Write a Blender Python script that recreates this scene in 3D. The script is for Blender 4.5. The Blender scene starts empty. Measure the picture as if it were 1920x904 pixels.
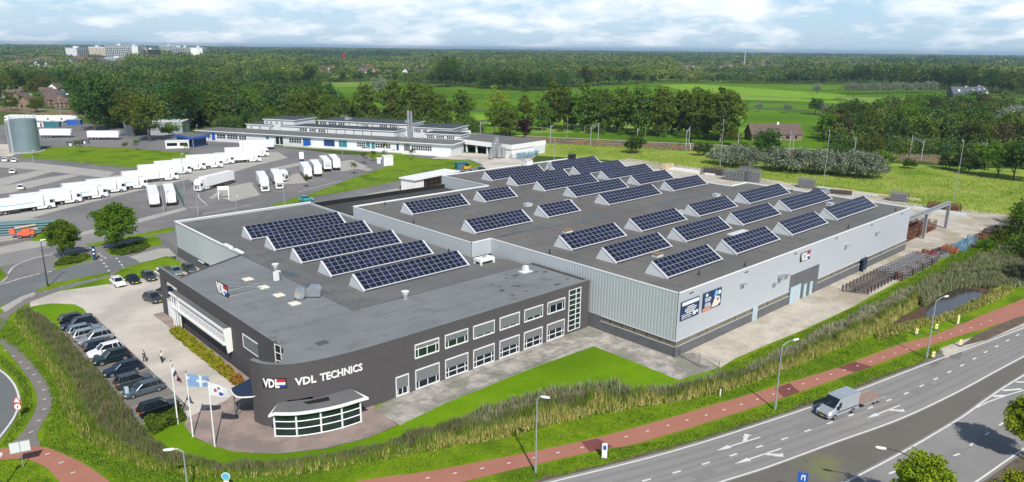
import bpy, math, random
import numpy as np
from mathutils import Vector, Matrix
R = math.radians
random.seed(7); rng = np.random.default_rng(7)
scene = bpy.context.scene
col = scene.collection

# ------------------------------------------------------------------ camera
HC = 42.0                                   # camera height above the ground, metres
FPX, PIT, ROL, YAW = 1362.76, 0.2589616, 0.0112509, 0.7527563
FW = Vector((math.sin(YAW)*math.cos(PIT), math.cos(YAW)*math.cos(PIT), -math.sin(PIT)))
_r = Vector((math.cos(YAW), -math.sin(YAW), 0)); _u = _r.cross(FW)
RT = math.cos(ROL)*_r + math.sin(ROL)*_u
UP = -math.sin(ROL)*_r + math.cos(ROL)*_u
cam_d = bpy.data.cameras.new('camera'); cam = bpy.data.objects.new('camera', cam_d); col.objects.link(cam)
cam_d.sensor_fit = 'HORIZONTAL'; cam_d.sensor_width = 36; cam_d.lens = 36*FPX/1920
cam_d.clip_start = 0.5; cam_d.clip_end = 40000
m = Matrix.Identity(4)
for i in range(3):
    m[i][0], m[i][1], m[i][2] = RT[i], UP[i], -FW[i]
m[0][3], m[1][3], m[2][3] = 0, 0, HC
cam.matrix_world = m
scene.camera = cam

# ------------------------------------------------------------------ light
SUN_AZ, SUN_EL = R(27.5), R(44.5)           # the light travels towards (sin az, cos az)
sd = bpy.data.lights.new('sun', 'SUN'); sun = bpy.data.objects.new('sun', sd); col.objects.link(sun)
sd.energy = 5.0; sd.angle = R(0.6); sd.color = (1.0, 0.955, 0.88)
ld = Vector((math.sin(SUN_AZ)*math.cos(SUN_EL), math.cos(SUN_AZ)*math.cos(SUN_EL), -math.sin(SUN_EL)))
sun.rotation_euler = ld.to_track_quat('-Z', 'Y').to_euler()
sun.location = (0, 0, 200)

w = bpy.data.worlds.new('World'); scene.world = w; w.use_nodes = True
nt = w.node_tree; nt.nodes.clear()
out = nt.nodes.new('ShaderNodeOutputWorld'); bg = nt.nodes.new('ShaderNodeBackground')
sky = nt.nodes.new('ShaderNodeTexSky'); sky.sky_type = 'NISHITA'; sky.sun_disc = False
sky.sun_elevation = SUN_EL; sky.sun_rotation = SUN_AZ + math.pi
sky.air_density = 1.0; sky.dust_density = 0.6; sky.ozone_density = 1.6
bg.inputs['Strength'].default_value = 0.10
tc = nt.nodes.new('ShaderNodeTexCoord')
sep = nt.nodes.new('ShaderNodeSeparateXYZ'); nt.links.new(tc.outputs['Generated'], sep.inputs[0])
def mth(op, a, b=None, clamp=False, tree=None):
    t = tree or nt
    n = t.nodes.new('ShaderNodeMath'); n.operation = op; n.use_clamp = clamp
    for i, x in enumerate((a, b)):
        if x is None: continue
        if isinstance(x, (int, float)): n.inputs[i].default_value = x
        else: t.links.new(x, n.inputs[i])
    return n.outputs[0]
# cloud layer in the view direction, flattened towards the horizon
cmb = nt.nodes.new('ShaderNodeCombineXYZ'); nt.links.new(mth('MULTIPLY', sep.outputs[0], 6.0), cmb.inputs[0]); nt.links.new(mth('MULTIPLY', sep.outputs[1], 6.0), cmb.inputs[1]); nt.links.new(mth('MULTIPLY', mth('POWER', mth('MAXIMUM', sep.outputs[2], 0.0), 0.85), 15.0), cmb.inputs[2])
def noise(scale, detail, rough, vec, tree=None):
    t = tree or nt
    n = t.nodes.new('ShaderNodeTexNoise'); n.inputs['Scale'].default_value = scale
    n.inputs['Detail'].default_value = detail; n.inputs['Roughness'].default_value = rough
    t.links.new(vec, n.inputs['Vector']); return n.outputs['Fac']
n1 = noise(1.9, 9, 0.58, cmb.outputs[0]); n2 = noise(4.5, 6, 0.6, cmb.outputs[0])
def ramp(fac, stops, tree=None):
    t = tree or nt
    n = t.nodes.new('ShaderNodeValToRGB'); e = n.color_ramp.elements
    while len(e) < len(stops): e.new(0.5)
    for k, (p, c) in enumerate(stops):
        e[k].position = p; e[k].color = c if len(c) == 4 else (*c, 1)
    t.links.new(fac, n.inputs[0]); return n.outputs[0]
# cloud height band: more cloud higher up, clear bluish strip above the horizon
cov = ramp(sep.outputs[2], [(0.0, (0, 0, 0)), (0.012, (.12, .12, .12)), (0.035, (.55, .55, .55)), (0.06, (1, 1, 1))])
cl = ramp(mth('ADD', n1, mth('MULTIPLY', mth('SUBTRACT', cov, 1.0), 0.10)), [(0.38, (0, 0, 0)), (0.47, (.50, .50, .50)), (0.58, (1, 1, 1))])
shade = ramp(n2, [(0.3, (9.0, 9.8, 10.8)), (0.65, (12.0, 12.1, 12.3))])
mx = nt.nodes.new('ShaderNodeMix'); mx.data_type = 'RGBA'
fall = ramp(sep.outputs[2], [(0.13, (1, 1, 1)), (0.40, (0, 0, 0))])   # the bright clouds are the low distant ones; overhead the sky is clear
nt.links.new(mth('MULTIPLY', mth('MULTIPLY', cl, 0.85), fall), mx.inputs['Factor'])
nt.links.new(shade, mx.inputs['B'])
hz = nt.nodes.new('ShaderNodeMix'); hz.data_type = 'RGBA'      # thin high veil of cirrus over the blue
nt.links.new(mth('MULTIPLY', fall, 0.60), hz.inputs['Factor']); nt.links.new(sky.outputs[0], hz.inputs['A']); hz.inputs['B'].default_value = (5.0, 7.9, 11.2, 1)
nt.links.new(hz.outputs['Result'], mx.inputs['A'])
nt.links.new(mx.outputs['Result'], bg.inputs['Color']); nt.links.new(bg.outputs[0], out.inputs[0])

vs = scene.view_settings; vs.view_transform = 'Standard'; vs.look = 'None'; vs.exposure = 0.0; vs.gamma = 1.0; vs.use_curve_mapping = False
scene.render.engine = 'CYCLES'
scene.render.resolution_x = 1024; scene.render.resolution_y = 482
scene.cycles.max_bounces = 5; scene.cycles.transparent_max_bounces = 6; scene.cycles.volume_bounces = 0

# ------------------------------------------------------------------ design helpers
def P(px, py, z=0.0):
    """where the sight line through design-sketch point (px, py) meets the level z"""
    d = RT*(px-960) + UP*(452-py) + FW*FPX
    t = (z-HC)/d.z
    return Vector((d.x*t, d.y*t, z))
def XY(px, py, z=0.0):
    p = P(px, py, z); return (p.x, p.y)
def proj(v):
    q = Vector(v)-Vector((0, 0, HC)); w_ = q.dot(FW)
    return 960+q.dot(RT)/w_*FPX, 452-q.dot(UP)/w_*FPX
def smooth(pts, n=6, closed=False):
    """Catmull-Rom through 2D points"""
    q = list(pts); o = []
    N = len(q)
    rngs = range(N if closed else N-1)
    for i in rngs:
        p0 = q[(i-1) % N] if closed or i > 0 else q[0]
        p1, p2 = q[i], q[(i+1) % N]
        p3 = q[(i+2) % N] if closed or i+2 < N else q[-1]
        for k in range(n):
            t = k/n
            o.append(tuple(0.5*((2*p1[a]) + (-p0[a]+p2[a])*t + (2*p0[a]-5*p1[a]+4*p2[a]-p3[a])*t*t + (-p0[a]+3*p1[a]-3*p2[a]+p3[a])*t**3) for a in (0, 1)))
    if not closed: o.append(tuple(q[-1][:2]))
    return o

class MB:
    """collects simple shapes and links them as one mesh object"""
    def __init__(s): s.v = []; s.f = []; s.m = []
    def add(s, vs_, fs, mi=0):
        k = len(s.v); s.v += [tuple(v) for v in vs_]; s.f += [tuple(i+k for i in f) for f in fs]; s.m += [mi]*len(fs); return s
    def bx(s, x0, y0, z0, x1, y1, z1, mi=0):
        v = [(x, y, z) for z in (z0, z1) for y in (y0, y1) for x in (x0, x1)]
        return s.add(v, [(0, 2, 3, 1), (4, 5, 7, 6), (0, 1, 5, 4), (2, 6, 7, 3), (0, 4, 6, 2), (1, 3, 7, 5)], mi)
    def box(s, c, size, rz=0, mi=0, rx=0, ry=0):
        M_ = Matrix.Rotation(rz, 3, 'Z') @ Matrix.Rotation(ry, 3, 'Y') @ Matrix.Rotation(rx, 3, 'X')
        hx, hy, hz_ = (a/2 for a in size)
        v = [Vector(c)+M_ @ Vector((x, y, z)) for z in (-hz_, hz_) for y in (-hy, hy) for x in (-hx, hx)]
        return s.add(v, [(0, 2, 3, 1), (4, 5, 7, 6), (0, 1, 5, 4), (2, 6, 7, 3), (0, 4, 6, 2), (1, 3, 7, 5)], mi)
    def prism(s, poly, z0, z1, mi=0, top=True, bottom=False, tmi=None):
        a = sum(poly[i][0]*poly[(i+1) % len(poly)][1]-poly[(i+1) % len(poly)][0]*poly[i][1] for i in range(len(poly)))
        if a < 0: poly = poly[::-1]
        n = len(poly)
        v = [(x, y, z0) for x, y in poly]+[(x, y, z1) for x, y in poly]
        f = [(i, (i+1) % n, n+(i+1) % n, n+i) for i in range(n)]
        s.add(v, f, mi)
        k = len(s.v)-2*n
        if top: s.f.append(tuple(range(k+n, k+2*n))); s.m.append(mi if tmi is None else tmi)
        if bottom: s.f.append(tuple(reversed(range(k, k+n)))); s.m.append(mi)
        return s
    def tube(s, a, b, r, n=6, mi=0, r2=None, cap=True):
        a, b = Vector(a), Vector(b); d = (b-a)
        if d.length < 1e-6: return s
        d.normalize(); e = Vector((0, 0, 1)) if abs(d.z) < .9 else Vector((1, 0, 0))
        p = d.cross(e).normalized(); q = p.cross(d); r2 = r if r2 is None else r2
        v = [a+(p*math.cos(t)+q*math.sin(t))*r for t in [2*math.pi*i/n for i in range(n)]]
        v += [b+(p*math.cos(t)+q*math.sin(t))*r2 for t in [2*math.pi*i/n for i in range(n)]]
        f = [(i, n+i, n+(i+1) % n, (i+1) % n) for i in range(n)]
        if cap: f += [tuple(range(n)), tuple(reversed(range(n, 2*n)))]
        return s.add(v, f, mi)
    def loft(s, rings, mi=0, cap=True):
        n = len(rings[0]); v = [p for r_ in rings for p in r_]
        f = [(j*n+i, j*n+(i+1) % n, (j+1)*n+(i+1) % n, (j+1)*n+i) for j in range(len(rings)-1) for i in range(n)]
        if cap: f += [tuple(reversed(range(n))), tuple(range((len(rings)-1)*n, len(rings)*n))]
        return s.add(v, f, mi)
    def extr(s, prof, axis, a, b, mi=0):
        """profile of (u, z) pairs extruded along x or y"""
        n = len(prof)
        mk = (lambda p, t: (t, p[0], p[1])) if axis == 'x' else (lambda p, t: (p[0], t, p[1]))
        v = [mk(p, a) for p in prof]+[mk(p, b) for p in prof]
        f = [(i, (i+1) % n, n+(i+1) % n, n+i) for i in range(n)]+[tuple(reversed(range(n))), tuple(range(n, 2*n))]
        return s.add(v, f, mi)
    def build(s, name, mats, parent=None, smooth_=False, recalc=True):
        me = bpy.data.meshes.new(name)
        off = parent.location if parent is not None and parent.get('_world') else Vector((0, 0, 0))
        g = parent
        while g is not None and g.parent is not None: g = g.parent; off = off + (g.location if g.get('_world') else Vector((0, 0, 0)))
        me.from_pydata([(a-off.x, b-off.y, c-off.z) for a, b, c in s.v], [], s.f)
        for mt in (mats if isinstance(mats, (list, tuple)) else [mats]): me.materials.append(mt)
        if max(s.m, default=0) > 0: me.polygons.foreach_set('material_index', s.m)
        if recalc:
            import bmesh
            bm = bmesh.new(); bm.from_mesh(me); bmesh.ops.recalc_face_normals(bm, faces=bm.faces); bm.to_mesh(me); bm.free()
        if smooth_: me.polygons.foreach_set('use_smooth', [True]*len(me.polygons))
        me.update()
        o = bpy.data.objects.new(name, me); col.objects.link(o)
        if parent is not None: o.parent = parent
        return o
def tag(o, label=None, cat=None, group=None, kind=None):
    if label: o['label'] = label
    if cat: o['category'] = cat
    if group: o['group'] = group
    if kind: o['kind'] = kind
    return o
def thing(name, label, cat, loc=(0, 0, 0), rz=0, group=None, world=False):
    o = bpy.data.objects.new(name, None); col.objects.link(o)
    o.location = Vector(loc); o.rotation_euler = (0, 0, rz); o.empty_display_size = 0.2
    if world: o['_world'] = 1
    return tag(o, label, cat, group)
def kids(o): return KIDS.get(o.name) or [c for c in bpy.data.objects if c.parent == o]
KIDS = {}
def freeze(o):
    """remember the children of a prototype so copying it stays fast"""
    KIDS[o.name] = [c for c in bpy.data.objects if c.parent == o]
    for c in KIDS[o.name]: freeze(c)
    return o
def dup(o, loc=None, rz=None, label=None, group=None, scale=None, parent=None, matmap=None):
    c = o.copy(); col.objects.link(c); c.parent = parent
    if matmap and c.data is not None:
        pass
    if loc is not None: c.location = Vector(loc)
    if rz is not None: c.rotation_euler = (0, 0, rz)
    if scale is not None: c.scale = (scale,)*3 if isinstance(scale, (int, float)) else scale
    if label: c['label'] = label
    if group: c['group'] = group
    for k in KIDS.get(o.name, ()):
        dup(k, parent=c)
    return c

# ------------------------------------------------------------------ materials
def mat(name, c, rough=0.8, metal=0.0, c2=None, scale=1.0, amt=(0.35, 0.65), bump=0.0, bscale=None, spec=0.4, c3=None, s3=0.05, a3=(0.45, 0.6), detail=5, rnd=0.0, trans=0.0, grain=0.0, gs=8.0, obj=False, emis=None, coat=0.0, alpha=None):
    mt = bpy.data.materials.new(name); mt.use_nodes = True; t = mt.node_tree
    b = t.nodes['Principled BSDF']; b.inputs['Roughness'].default_value = rough; b.inputs['Metallic'].default_value = metal
    b.inputs['Specular IOR Level'].default_value = spec; b.inputs['Coat Weight'].default_value = coat
    b.inputs['Base Color'].default_value = (*c, 1)
    if c2 is None and not rnd and not trans and not bump and not grain: return mt
    if obj: vec = t.nodes.new('ShaderNodeTexCoord').outputs['Object']
    else: vec = t.nodes.new('ShaderNodeNewGeometry').outputs['Position']
    colr = None
    def mix(f, a, b_, blend='MIX'):
        n = t.nodes.new('ShaderNodeMix'); n.data_type = 'RGBA'; n.blend_type = blend
        for s_, x in (('Factor', f), ('A', a), ('B', b_)):
            if isinstance(x, (int, float)): n.inputs[s_].default_value = x
            elif isinstance(x, tuple): n.inputs[s_].default_value = (*x[:3], 1)
            else: t.links.new(x, n.inputs[s_])
        return n.outputs['Result']
    colr = c
    if c2 is not None:
        f = ramp(noise(scale, detail, .62, vec, t), [(amt[0], (0, 0, 0)), (amt[1], (1, 1, 1))], t)
        colr = mix(f, c, c2)
    if c3 is not None:
        f = ramp(noise(s3, 4, .6, vec, t), [(a3[0], (0, 0, 0)), (a3[1], (1, 1, 1))], t)
        colr = mix(f, colr, c3)
    if grain:
        f = noise(gs, 3, .7, vec, t)
        g = mth('ADD', mth('MULTIPLY', f, 2*grain, tree=t), 1-grain, tree=t)
        cc = t.nodes.new('ShaderNodeCombineColor')
        for i in range(3): t.links.new(g, cc.inputs[i])
        colr = mix(1.0, colr, cc.outputs[0], 'MULTIPLY')
    if rnd:
        oi = t.nodes.new('ShaderNodeObjectInfo')
        g = mth('ADD', mth('MULTIPLY', oi.outputs['Random'], 2*rnd, tree=t), 1-rnd, tree=t)
        hs = t.nodes.new('ShaderNodeHueSaturation'); t.links.new(g, hs.inputs['Value'])
        t.links.new(mth('ADD', mth('MULTIPLY', oi.outputs['Random'], 0.05*min(1, rnd*4), tree=t), 0.475+0.0125, tree=t), hs.inputs['Hue'])
        if isinstance(colr, tuple): hs.inputs['Color'].default_value = (*colr, 1)
        else: t.links.new(colr, hs.inputs['Color'])
        colr = hs.outputs[0]
    if not isinstance(colr, tuple): t.links.new(colr, b.inputs['Base Color'])
    if bump:
        bp = t.nodes.new('ShaderNodeBump'); bp.inputs['Strength'].default_value = bump; bp.inputs['Distance'].default_value = 0.1
        t.links.new(noise(bscale or scale*3, 4, .6, vec, t), bp.inputs['Height']); t.links.new(bp.outputs[0], b.inputs['Normal'])
    if trans:
        tr = t.nodes.new('ShaderNodeBsdfTranslucent'); ms = t.nodes.new('ShaderNodeMixShader'); ms.inputs[0].default_value = trans
        if isinstance(colr, tuple): tr.inputs[0].default_value = (*colr, 1)
        else: t.links.new(colr, tr.inputs[0])
        t.links.new(b.outputs[0], ms.inputs[1]); t.links.new(tr.outputs[0], ms.inputs[2])
        t.links.new(ms.outputs[0], t.nodes['Material Output'].inputs[0])
    return mt
def leafmat(name, ca, cb, rnd=.18, trans=.25, scale=.35):
    """leaf colour: two tones by noise, random per tree, and per-face natural variation from the 'tint' attribute when there"""
    return mat(name, ca, .75, 0, cb, scale, (.35, .65), rnd=rnd, trans=trans, spec=.12, grain=.25, gs=1.2)

G = {}
G['asphalt'] = mat('asphalt', (.175, .168, .165), .9, 0, (.215, .206, .20), .18, (.3, .7), c3=(.15, .148, .15), s3=.04, grain=.12, gs=3)
G['road'] = mat('road_asphalt', (.240, .232, .222), .88, 0, (.285, .274, .260), .10, (.3, .7), c3=(.215, .210, .202), s3=.05, grain=.10, gs=4)
G['road_blue'] = mat('road_asphalt_blue_grey', (.135, .145, .150), .88, 0, (.16, .168, .17), .15, (.3, .7), grain=.07, gs=3)
G['median'] = mat('median_asphalt', (.125, .117, .10), .92, 0, (.15, .14, .118), .25, (.3, .7), c3=(.17, .19, .07), s3=.12, a3=(.60, .75), grain=.12, gs=3)
G['concrete'] = mat('yard_concrete', (.40, .36, .30), .9, 0, (.53, .48, .40), .30, (.36, .64), c3=(.34, .30, .22), s3=.09, a3=(.5, .62), grain=.24, gs=1.4)
G['concrete_path'] = mat('concrete_strip', (.33, .32, .29), .9, 0, (.40, .385, .35), .3, (.3, .7), grain=.10, gs=3)
G['paving'] = mat('weathered_paving', (.25, .235, .21), .92, 0, (.44, .41, .37), .55, (.38, .62), c3=(.22, .215, .175), s3=.18, a3=(.48, .60), grain=.34, gs=1.3)
G['carpark'] = mat('car_park_paving', (.50, .455, .395), .9, 0, (.58, .53, .47), .22, (.35, .65), c3=(.42, .39, .345), s3=.10, grain=.13, gs=1.6)
G['brick_pave'] = mat('red_brick_paving', (.27, .20, .175), .92, 0, (.36, .285, .25), .45, (.3, .7), c3=(.22, .18, .16), s3=.2, grain=.2, gs=2.5)
G['bay'] = mat('parking_bay_tiles', (.155, .15, .14), .9, 0, (.19, .18, .165), .6, grain=.1, gs=4)
G['bike'] = mat('red_bike_asphalt', (.345, .140, .095), .88, 0, (.385, .168, .118), .25, (.3, .7), grain=.06, gs=4)
G['bike_dark'] = mat('dark_red_bike_asphalt', (.16, .05, .045), .85, 0, (.19, .06, .055), .5, grain=.06)
G['path'] = mat('grey_path_asphalt', (.17, .155, .145), .9, 0, (.20, .185, .17), .4, grain=.1, gs=4)
G['white'] = mat('road_paint', (.72, .71, .68), .7, 0, (.62, .61, .58), 1.5, grain=.08)
G['kerb'] = mat('kerb_stone', (.42, .41, .38), .9, grain=.1)
G['lawn'] = mat('lawn_grass', (.118, .235, .003), .95, 0, (.155, .285, .006), .35, (.3, .7), c3=(.095, .195, .004), s3=.05, grain=.22, gs=3, spec=.1, bump=.4, bscale=6)
G['verge'] = mat('verge_grass', (.110, .205, .004), .95, 0, (.19, .27, .012), .5, (.35, .7), c3=(.085, .16, .006), s3=.12, a3=(.5, .62), grain=.32, gs=2.5, spec=.1, bump=.6, bscale=5)
G['rough'] = mat('rough_meadow', (.20, .29, .028), .95, 0, (.32, .37, .08), .10, (.32, .65), c3=(.13, .225, .020), s3=.05, a3=(.50, .64), grain=.35, gs=1.0, spec=.1, bump=.8, bscale=2)
G['field'] = mat('pasture_grass', (.085, .185, .006), .95, 0, (.120, .235, .010), .02, (.35, .65), c3=(.070, .150, .008), s3=.008, grain=.10, gs=.4, spec=.05)
G['field_light'] = mat('bright_pasture', (.165, .315, .020), .95, 0, (.20, .345, .03), .02, grain=.08, gs=.4, spec=.05)
G['field_hay'] = mat('mown_pale_pasture', (.21, .28, .06), .95, 0, (.15, .25, .04), .03, (.35, .65), grain=.12, gs=.4, spec=.05)
G['ground'] = mat('country_ground', (.050, .085, .018), .97, 0, (.080, .125, .022), .003, (.4, .6), c3=(.12, .21, .025), s3=.0012, a3=(.55, .62), grain=.2, gs=.05, spec=.05)
G['dirt'] = mat('bare_earth', (.085, .065, .05), .97, 0, (.15, .115, .085), .8, grain=.3, gs=2)
G['ballast'] = mat('rusty_railway_ballast', (.36, .18, .055), .95, 0, (.25, .20, .06), .10, (.4, .7), c3=(.13, .10, .075), s3=.15, grain=.2, gs=.8)
G['track_bed'] = mat('dark_track_ballast', (.15, .105, .085), .95, 0, (.19, .14, .115), .3, grain=.2, gs=1)
G['water'] = mat('pond_water', (.035, .030, .030), .06, 0, spec=.6, bump=.05, bscale=2)
G['mud'] = mat('pond_mud', (.11, .065, .035), .85, 0, (.07, .045, .03), 1.0, grain=.2)

# ------------------------------------------------------------------ ground sheets
_lift = [0]
def sheet(name, pts, z, mt, px=True, kind='structure', sm=False, parent=None):
    _lift[0] += 1; z += _lift[0]*.00007
    q = [XY(*p) for p in pts] if px else list(pts)
    if sm: q = smooth(q, 5, True)
    a = sum(q[i][0]*q[(i+1) % len(q)][1]-q[(i+1) % len(q)][0]*q[i][1] for i in range(len(q)))
    if a < 0: q = q[::-1]
    me = bpy.data.meshes.new(name); me.from_pydata([(x, y, z) for x, y in q], [], [tuple(range(len(q)))])
    me.materials.append(G[mt] if isinstance(mt, str) else mt); me.update()
    o = bpy.data.objects.new(name, me); col.objects.link(o)
    if kind: o['kind'] = kind
    if parent: o.parent = parent
    return o
def slab(name, pts, z1, mt, px=True, sm=False):
    """raised ground: a sheet with a real kerb step"""
    q = [XY(*p) for p in pts] if px else list(pts)
    if sm: q = smooth(q, 5, True)
    b = MB(); b.prism(q, 0.0, z1, 0)
    o = b.build(name, [G[mt]], recalc=False); o['kind'] = 'structure'; return o
def offset_line(pts, d):
    o = []
    for i, p in enumerate(pts):
        a = Vector(pts[max(0, i-1)]); b = Vector(pts[min(len(pts)-1, i+1)])
        t = (b-a).normalized(); n = Vector((-t.y, t.x)); o.append((p[0]+n.x*d, p[1]+n.y*d))
    return o
def ribbon_mb(mb, pts, wd, z, mi=0):
    L = offset_line(pts, wd/2); Rr = offset_line(pts, -wd/2); n = len(pts)
    v = [(x, y, z) for x, y in L]+[(x, y, z) for x, y in Rr]
    f = [(n+i, n+i+1, i+1, i) for i in range(n-1)]
    mb.add(v, f, mi); return mb
def ribbon(name, pts, wd, z, mt, kind='structure'):
    o = ribbon_mb(MB(), pts, wd, z).build(name, [G[mt]], recalc=False)
    if kind: o['kind'] = kind
    return o
# ================================================================== ground
sheet('ground', [(-9000, -3000), (16000, -3000), (16000, 16000), (-9000, 16000)], -0.05, 'ground', px=False)
sheet('pasture', [(330, 185), (430, 172), (560, 158), (700, 153), (830, 160), (900, 166), (1010, 170), (1180, 158), (1270, 156), (1400, 157), (1600, 160), (1760, 172), (1920, 185), (2100, 196), (2100, 330), (1800, 300), (1320, 268), (987, 256), (640, 240), (400, 225)], 0.0, 'field')
sheet('bright_pasture', [(1240, 159.5), (1300, 157.5), (1480, 170), (1590, 178), (1560, 186), (1470, 182), (1380, 178), (1280, 170)], 0.03, 'field_light')
sheet('bright_pasture', [(1375, 181), (1480, 184), (1570, 190), (1575, 194), (1500, 190), (1385, 187)], 0.035, 'field_light')
sheet('bright_pasture', [(1040, 222), (1150, 205), (1390, 214), (1400, 233), (1250, 232), (1060, 236)], 0.03, 'field_light')
sheet('mown_pasture', [(985, 240), (1060, 232), (1290, 234), (1400, 240), (1400, 247), (1250, 248), (1000, 250)], 0.035, 'field_hay')
sheet('mown_pasture', [(1300, 172), (1390, 177), (1500, 183), (1500, 186), (1380, 182)], 0.04, 'field_hay')
sheet('mown_pasture', [(1560, 180), (1850, 190), (1900, 200), (1760, 200), (1600, 190)], 0.04, 'field_hay')
sheet('mown_pasture', [(545, 155.5), (640, 154), (720, 156), (690, 162), (560, 165)], 0.04, 'field_hay')
sheet('bright_pasture', [(840, 220), (905, 214), (960, 222), (940, 236), (860, 232)], 0.03, 'field_light')
for q in ([(880, 226), (1000, 221), (1200, 219), (1400, 221), (1400, 224), (1200, 222), (1000, 225), (880, 231)], [(560, 197), (900, 205), (1050, 206), (1050, 210), (900, 210), (560, 203)], [(1360, 199), (1480, 204), (1560, 212), (1560, 215), (1480, 208), (1360, 202)], [(1260, 186), (1400, 189.5), (1580, 197), (1580, 198.5), (1400, 192), (1260, 188.5)]):
    sheet('ditch', q, 0.05, mat('dark_ditch_growth', (.045, .085, .012), .95, 0, (.08, .12, .02), .05, grain=.3, gs=.5) if 'dd' not in G else G['dd'])
# rough meadow between the hall and the railway, and everything close by
sheet('meadow', [(960, 290), (1000, 264), (1080, 272), (1320, 285), (1500, 296), (1700, 308), (1920, 318), (2400, 352), (2400, 470), (1930, 415), (1900, 412), (1800, 402), (1700, 388), (1500, 350), (1330, 322), (1200, 305), (1080, 296)], 0.02, 'rough')
sheet('verge', [(-300, 520), (60, 548), (110, 560), (330, 560), (900, 640), (1260, 660), (1700, 460), (1900, 400), (1960, 404), (2600, 460), (2400, 620), (1930, 620), (1700, 722), (1440, 820), (1040, 925), (900, 1400), (-900, 1400)], 0.01, 'verge')
# truck yard and streets on the left
sheet('asphalt_yard', [(-400, 238), (10, 234), (120, 226), (370, 262), (420, 262), (640, 290), (850, 292), (990, 292), (1000, 312), (800, 380), (600, 420), (330, 500), (330, 480), (200, 520), (60, 565), (-400, 620)], 0.015, 'asphalt')
slab('grass_island', [(66, 277), (150, 275), (250, 279), (403, 291), (362, 300), (275, 317), (190, 310), (100, 300), (37, 296), (40, 286)], 0.12, 'verge')
slab('grass_island', [(505, 386), (560, 370), (582, 364), (655, 337), (700, 322), (726, 312), (718, 303), (697, 297), (687, 290), (742, 287), (792, 297), (880, 301), (905, 310), (890, 314), (767, 335), (650, 359), (585, 370), (562, 377), (535, 388)], 0.12, 'verge')
for pts in ([(160, 459), (225, 447), (325, 426), (327, 434), (240, 449), (175, 464)],
            [(199, 470), (215, 463), (250, 455), (287, 442), (299, 447), (304, 459), (250, 471), (220, 480), (205, 477)],
            [(100, 502), (106, 490), (125, 479), (155, 475), (172, 480), (178, 485), (150, 494), (108, 506)],
            [(112, 546), (160, 533), (207, 520), (232, 503), (275, 492), (312, 481), (335, 491), (348, 502), (345, 506), (300, 516), (205, 533)],
            [(65, 549), (95, 533), (140, 524), (207, 511), (203, 517), (140, 530), (100, 541)],
            [(56, 452), (75, 437), (112, 428), (137, 436), (133, 447), (90, 453)],
            [(-40, 500), (0, 503), (8, 511), (11, 519), (0, 529), (-40, 540)]):
    slab('grass_island', pts, 0.12, 'verge')
# light concrete bands of the yard
for pts in ([(-60, 398), (60, 370), (200, 332), (275, 318), (400, 291), (520, 285), (540, 296), (500, 306), (440, 318), (360, 335), (250, 360), (120, 392), (55, 410), (-60, 422)],
            [(-60, 404), (55, 409), (85, 412), (130, 419), (146, 436), (112, 429), (75, 438), (30, 450), (-60, 462)],
            [(-30, 303), (60, 305), (130, 312), (215, 323), (200, 334), (120, 325), (60, 318), (-30, 312)],
            [(-30, 341), (70, 320), (100, 322), (0, 350), (-30, 352)], [(-30, 356), (90, 333), (132, 327), (150, 329), (20, 362), (-30, 366)],
            [(150, 436), (250, 413), (345, 389), (352, 393), (250, 421), (153, 441)],
            [(237, 484), (262, 476), (300, 466), (318, 466), (332, 480), (316, 481), (290, 487), (260, 493)],
            [(-60, 536), (0, 528), (12, 518), (16, 520), (0, 534), (-60, 545)],
            [(345, 330), (420, 321), (500, 300), (503, 303), (430, 326), (360, 341)],
            [(-40, 472), (60, 451), (90, 453), (135, 447), (145, 450), (60, 466), (-40, 484)],
            [(505, 316), (596, 298), (628, 297), (526, 318)], [(640, 303), (700, 318), (690, 321), (636, 310)],
            [(390, 372), (420, 352), (470, 342), (476, 345), (425, 356), (400, 373)],
            [(600, 385), (700, 362), (800, 342), (860, 330), (866, 333), (760, 360), (660, 380), (600, 394)]):
    sheet('concrete_strip', pts, 0.03, 'concrete_path')
sheet('concrete_pad', [(412, 370), (425, 352), (470, 343), (488, 366), (436, 378)], 0.028, 'concrete_path')
sheet('concrete_pad', [(532, 346), (548, 327), (560, 325), (578, 343)], 0.028, 'concrete_path')
sheet('concrete_pad', [(640, 322), (632, 303), (660, 300), (690, 313)], 0.028, 'concrete_path')
sheet('factory_apron', [(800, 300), (850, 285), (960, 292), (1000, 300), (985, 318), (905, 320), (905, 309), (880, 299)], 0.03, 'carpark')
sheet('silo_yard', [(-60, 268), (25, 271), (36, 285), (20, 294), (-60, 292)], 0.03, 'carpark')
sheet('concrete_pad', [(78, 410), (132, 418), (148, 437), (136, 446), (112, 427), (90, 432)], .036, 'carpark')
# street beside the car park and its side road
sheet('street', smooth([XY(*p) for p in [(-80, 556), (0, 531), (100, 507), (175, 493), (228, 480), (262, 492), (240, 503), (205, 511), (140, 524), (95, 534), (62, 548), (0, 566), (-80, 600)]], 3, True), 0.03, 'road_blue', px=False)
sheet('street', [(-60, 480), (60, 455), (150, 440), (210, 425), (250, 430), (175, 462), (100, 478), (60, 487), (0, 500), (-60, 512)], 0.027, 'road')
sheet('cycle_lane', [(100, 541), (140, 530), (203, 517), (232, 503), (236, 506), (207, 520), (160, 533), (112, 546), (57, 566), (20, 590), (-10, 640), (-30, 640), (0, 590), (40, 562)], 0.035, 'path')
sheet('concrete_strip', [(0, 578), (40, 556), (64, 548), (68, 552), (45, 562), (10, 586)], 0.04, 'concrete_path')
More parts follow.
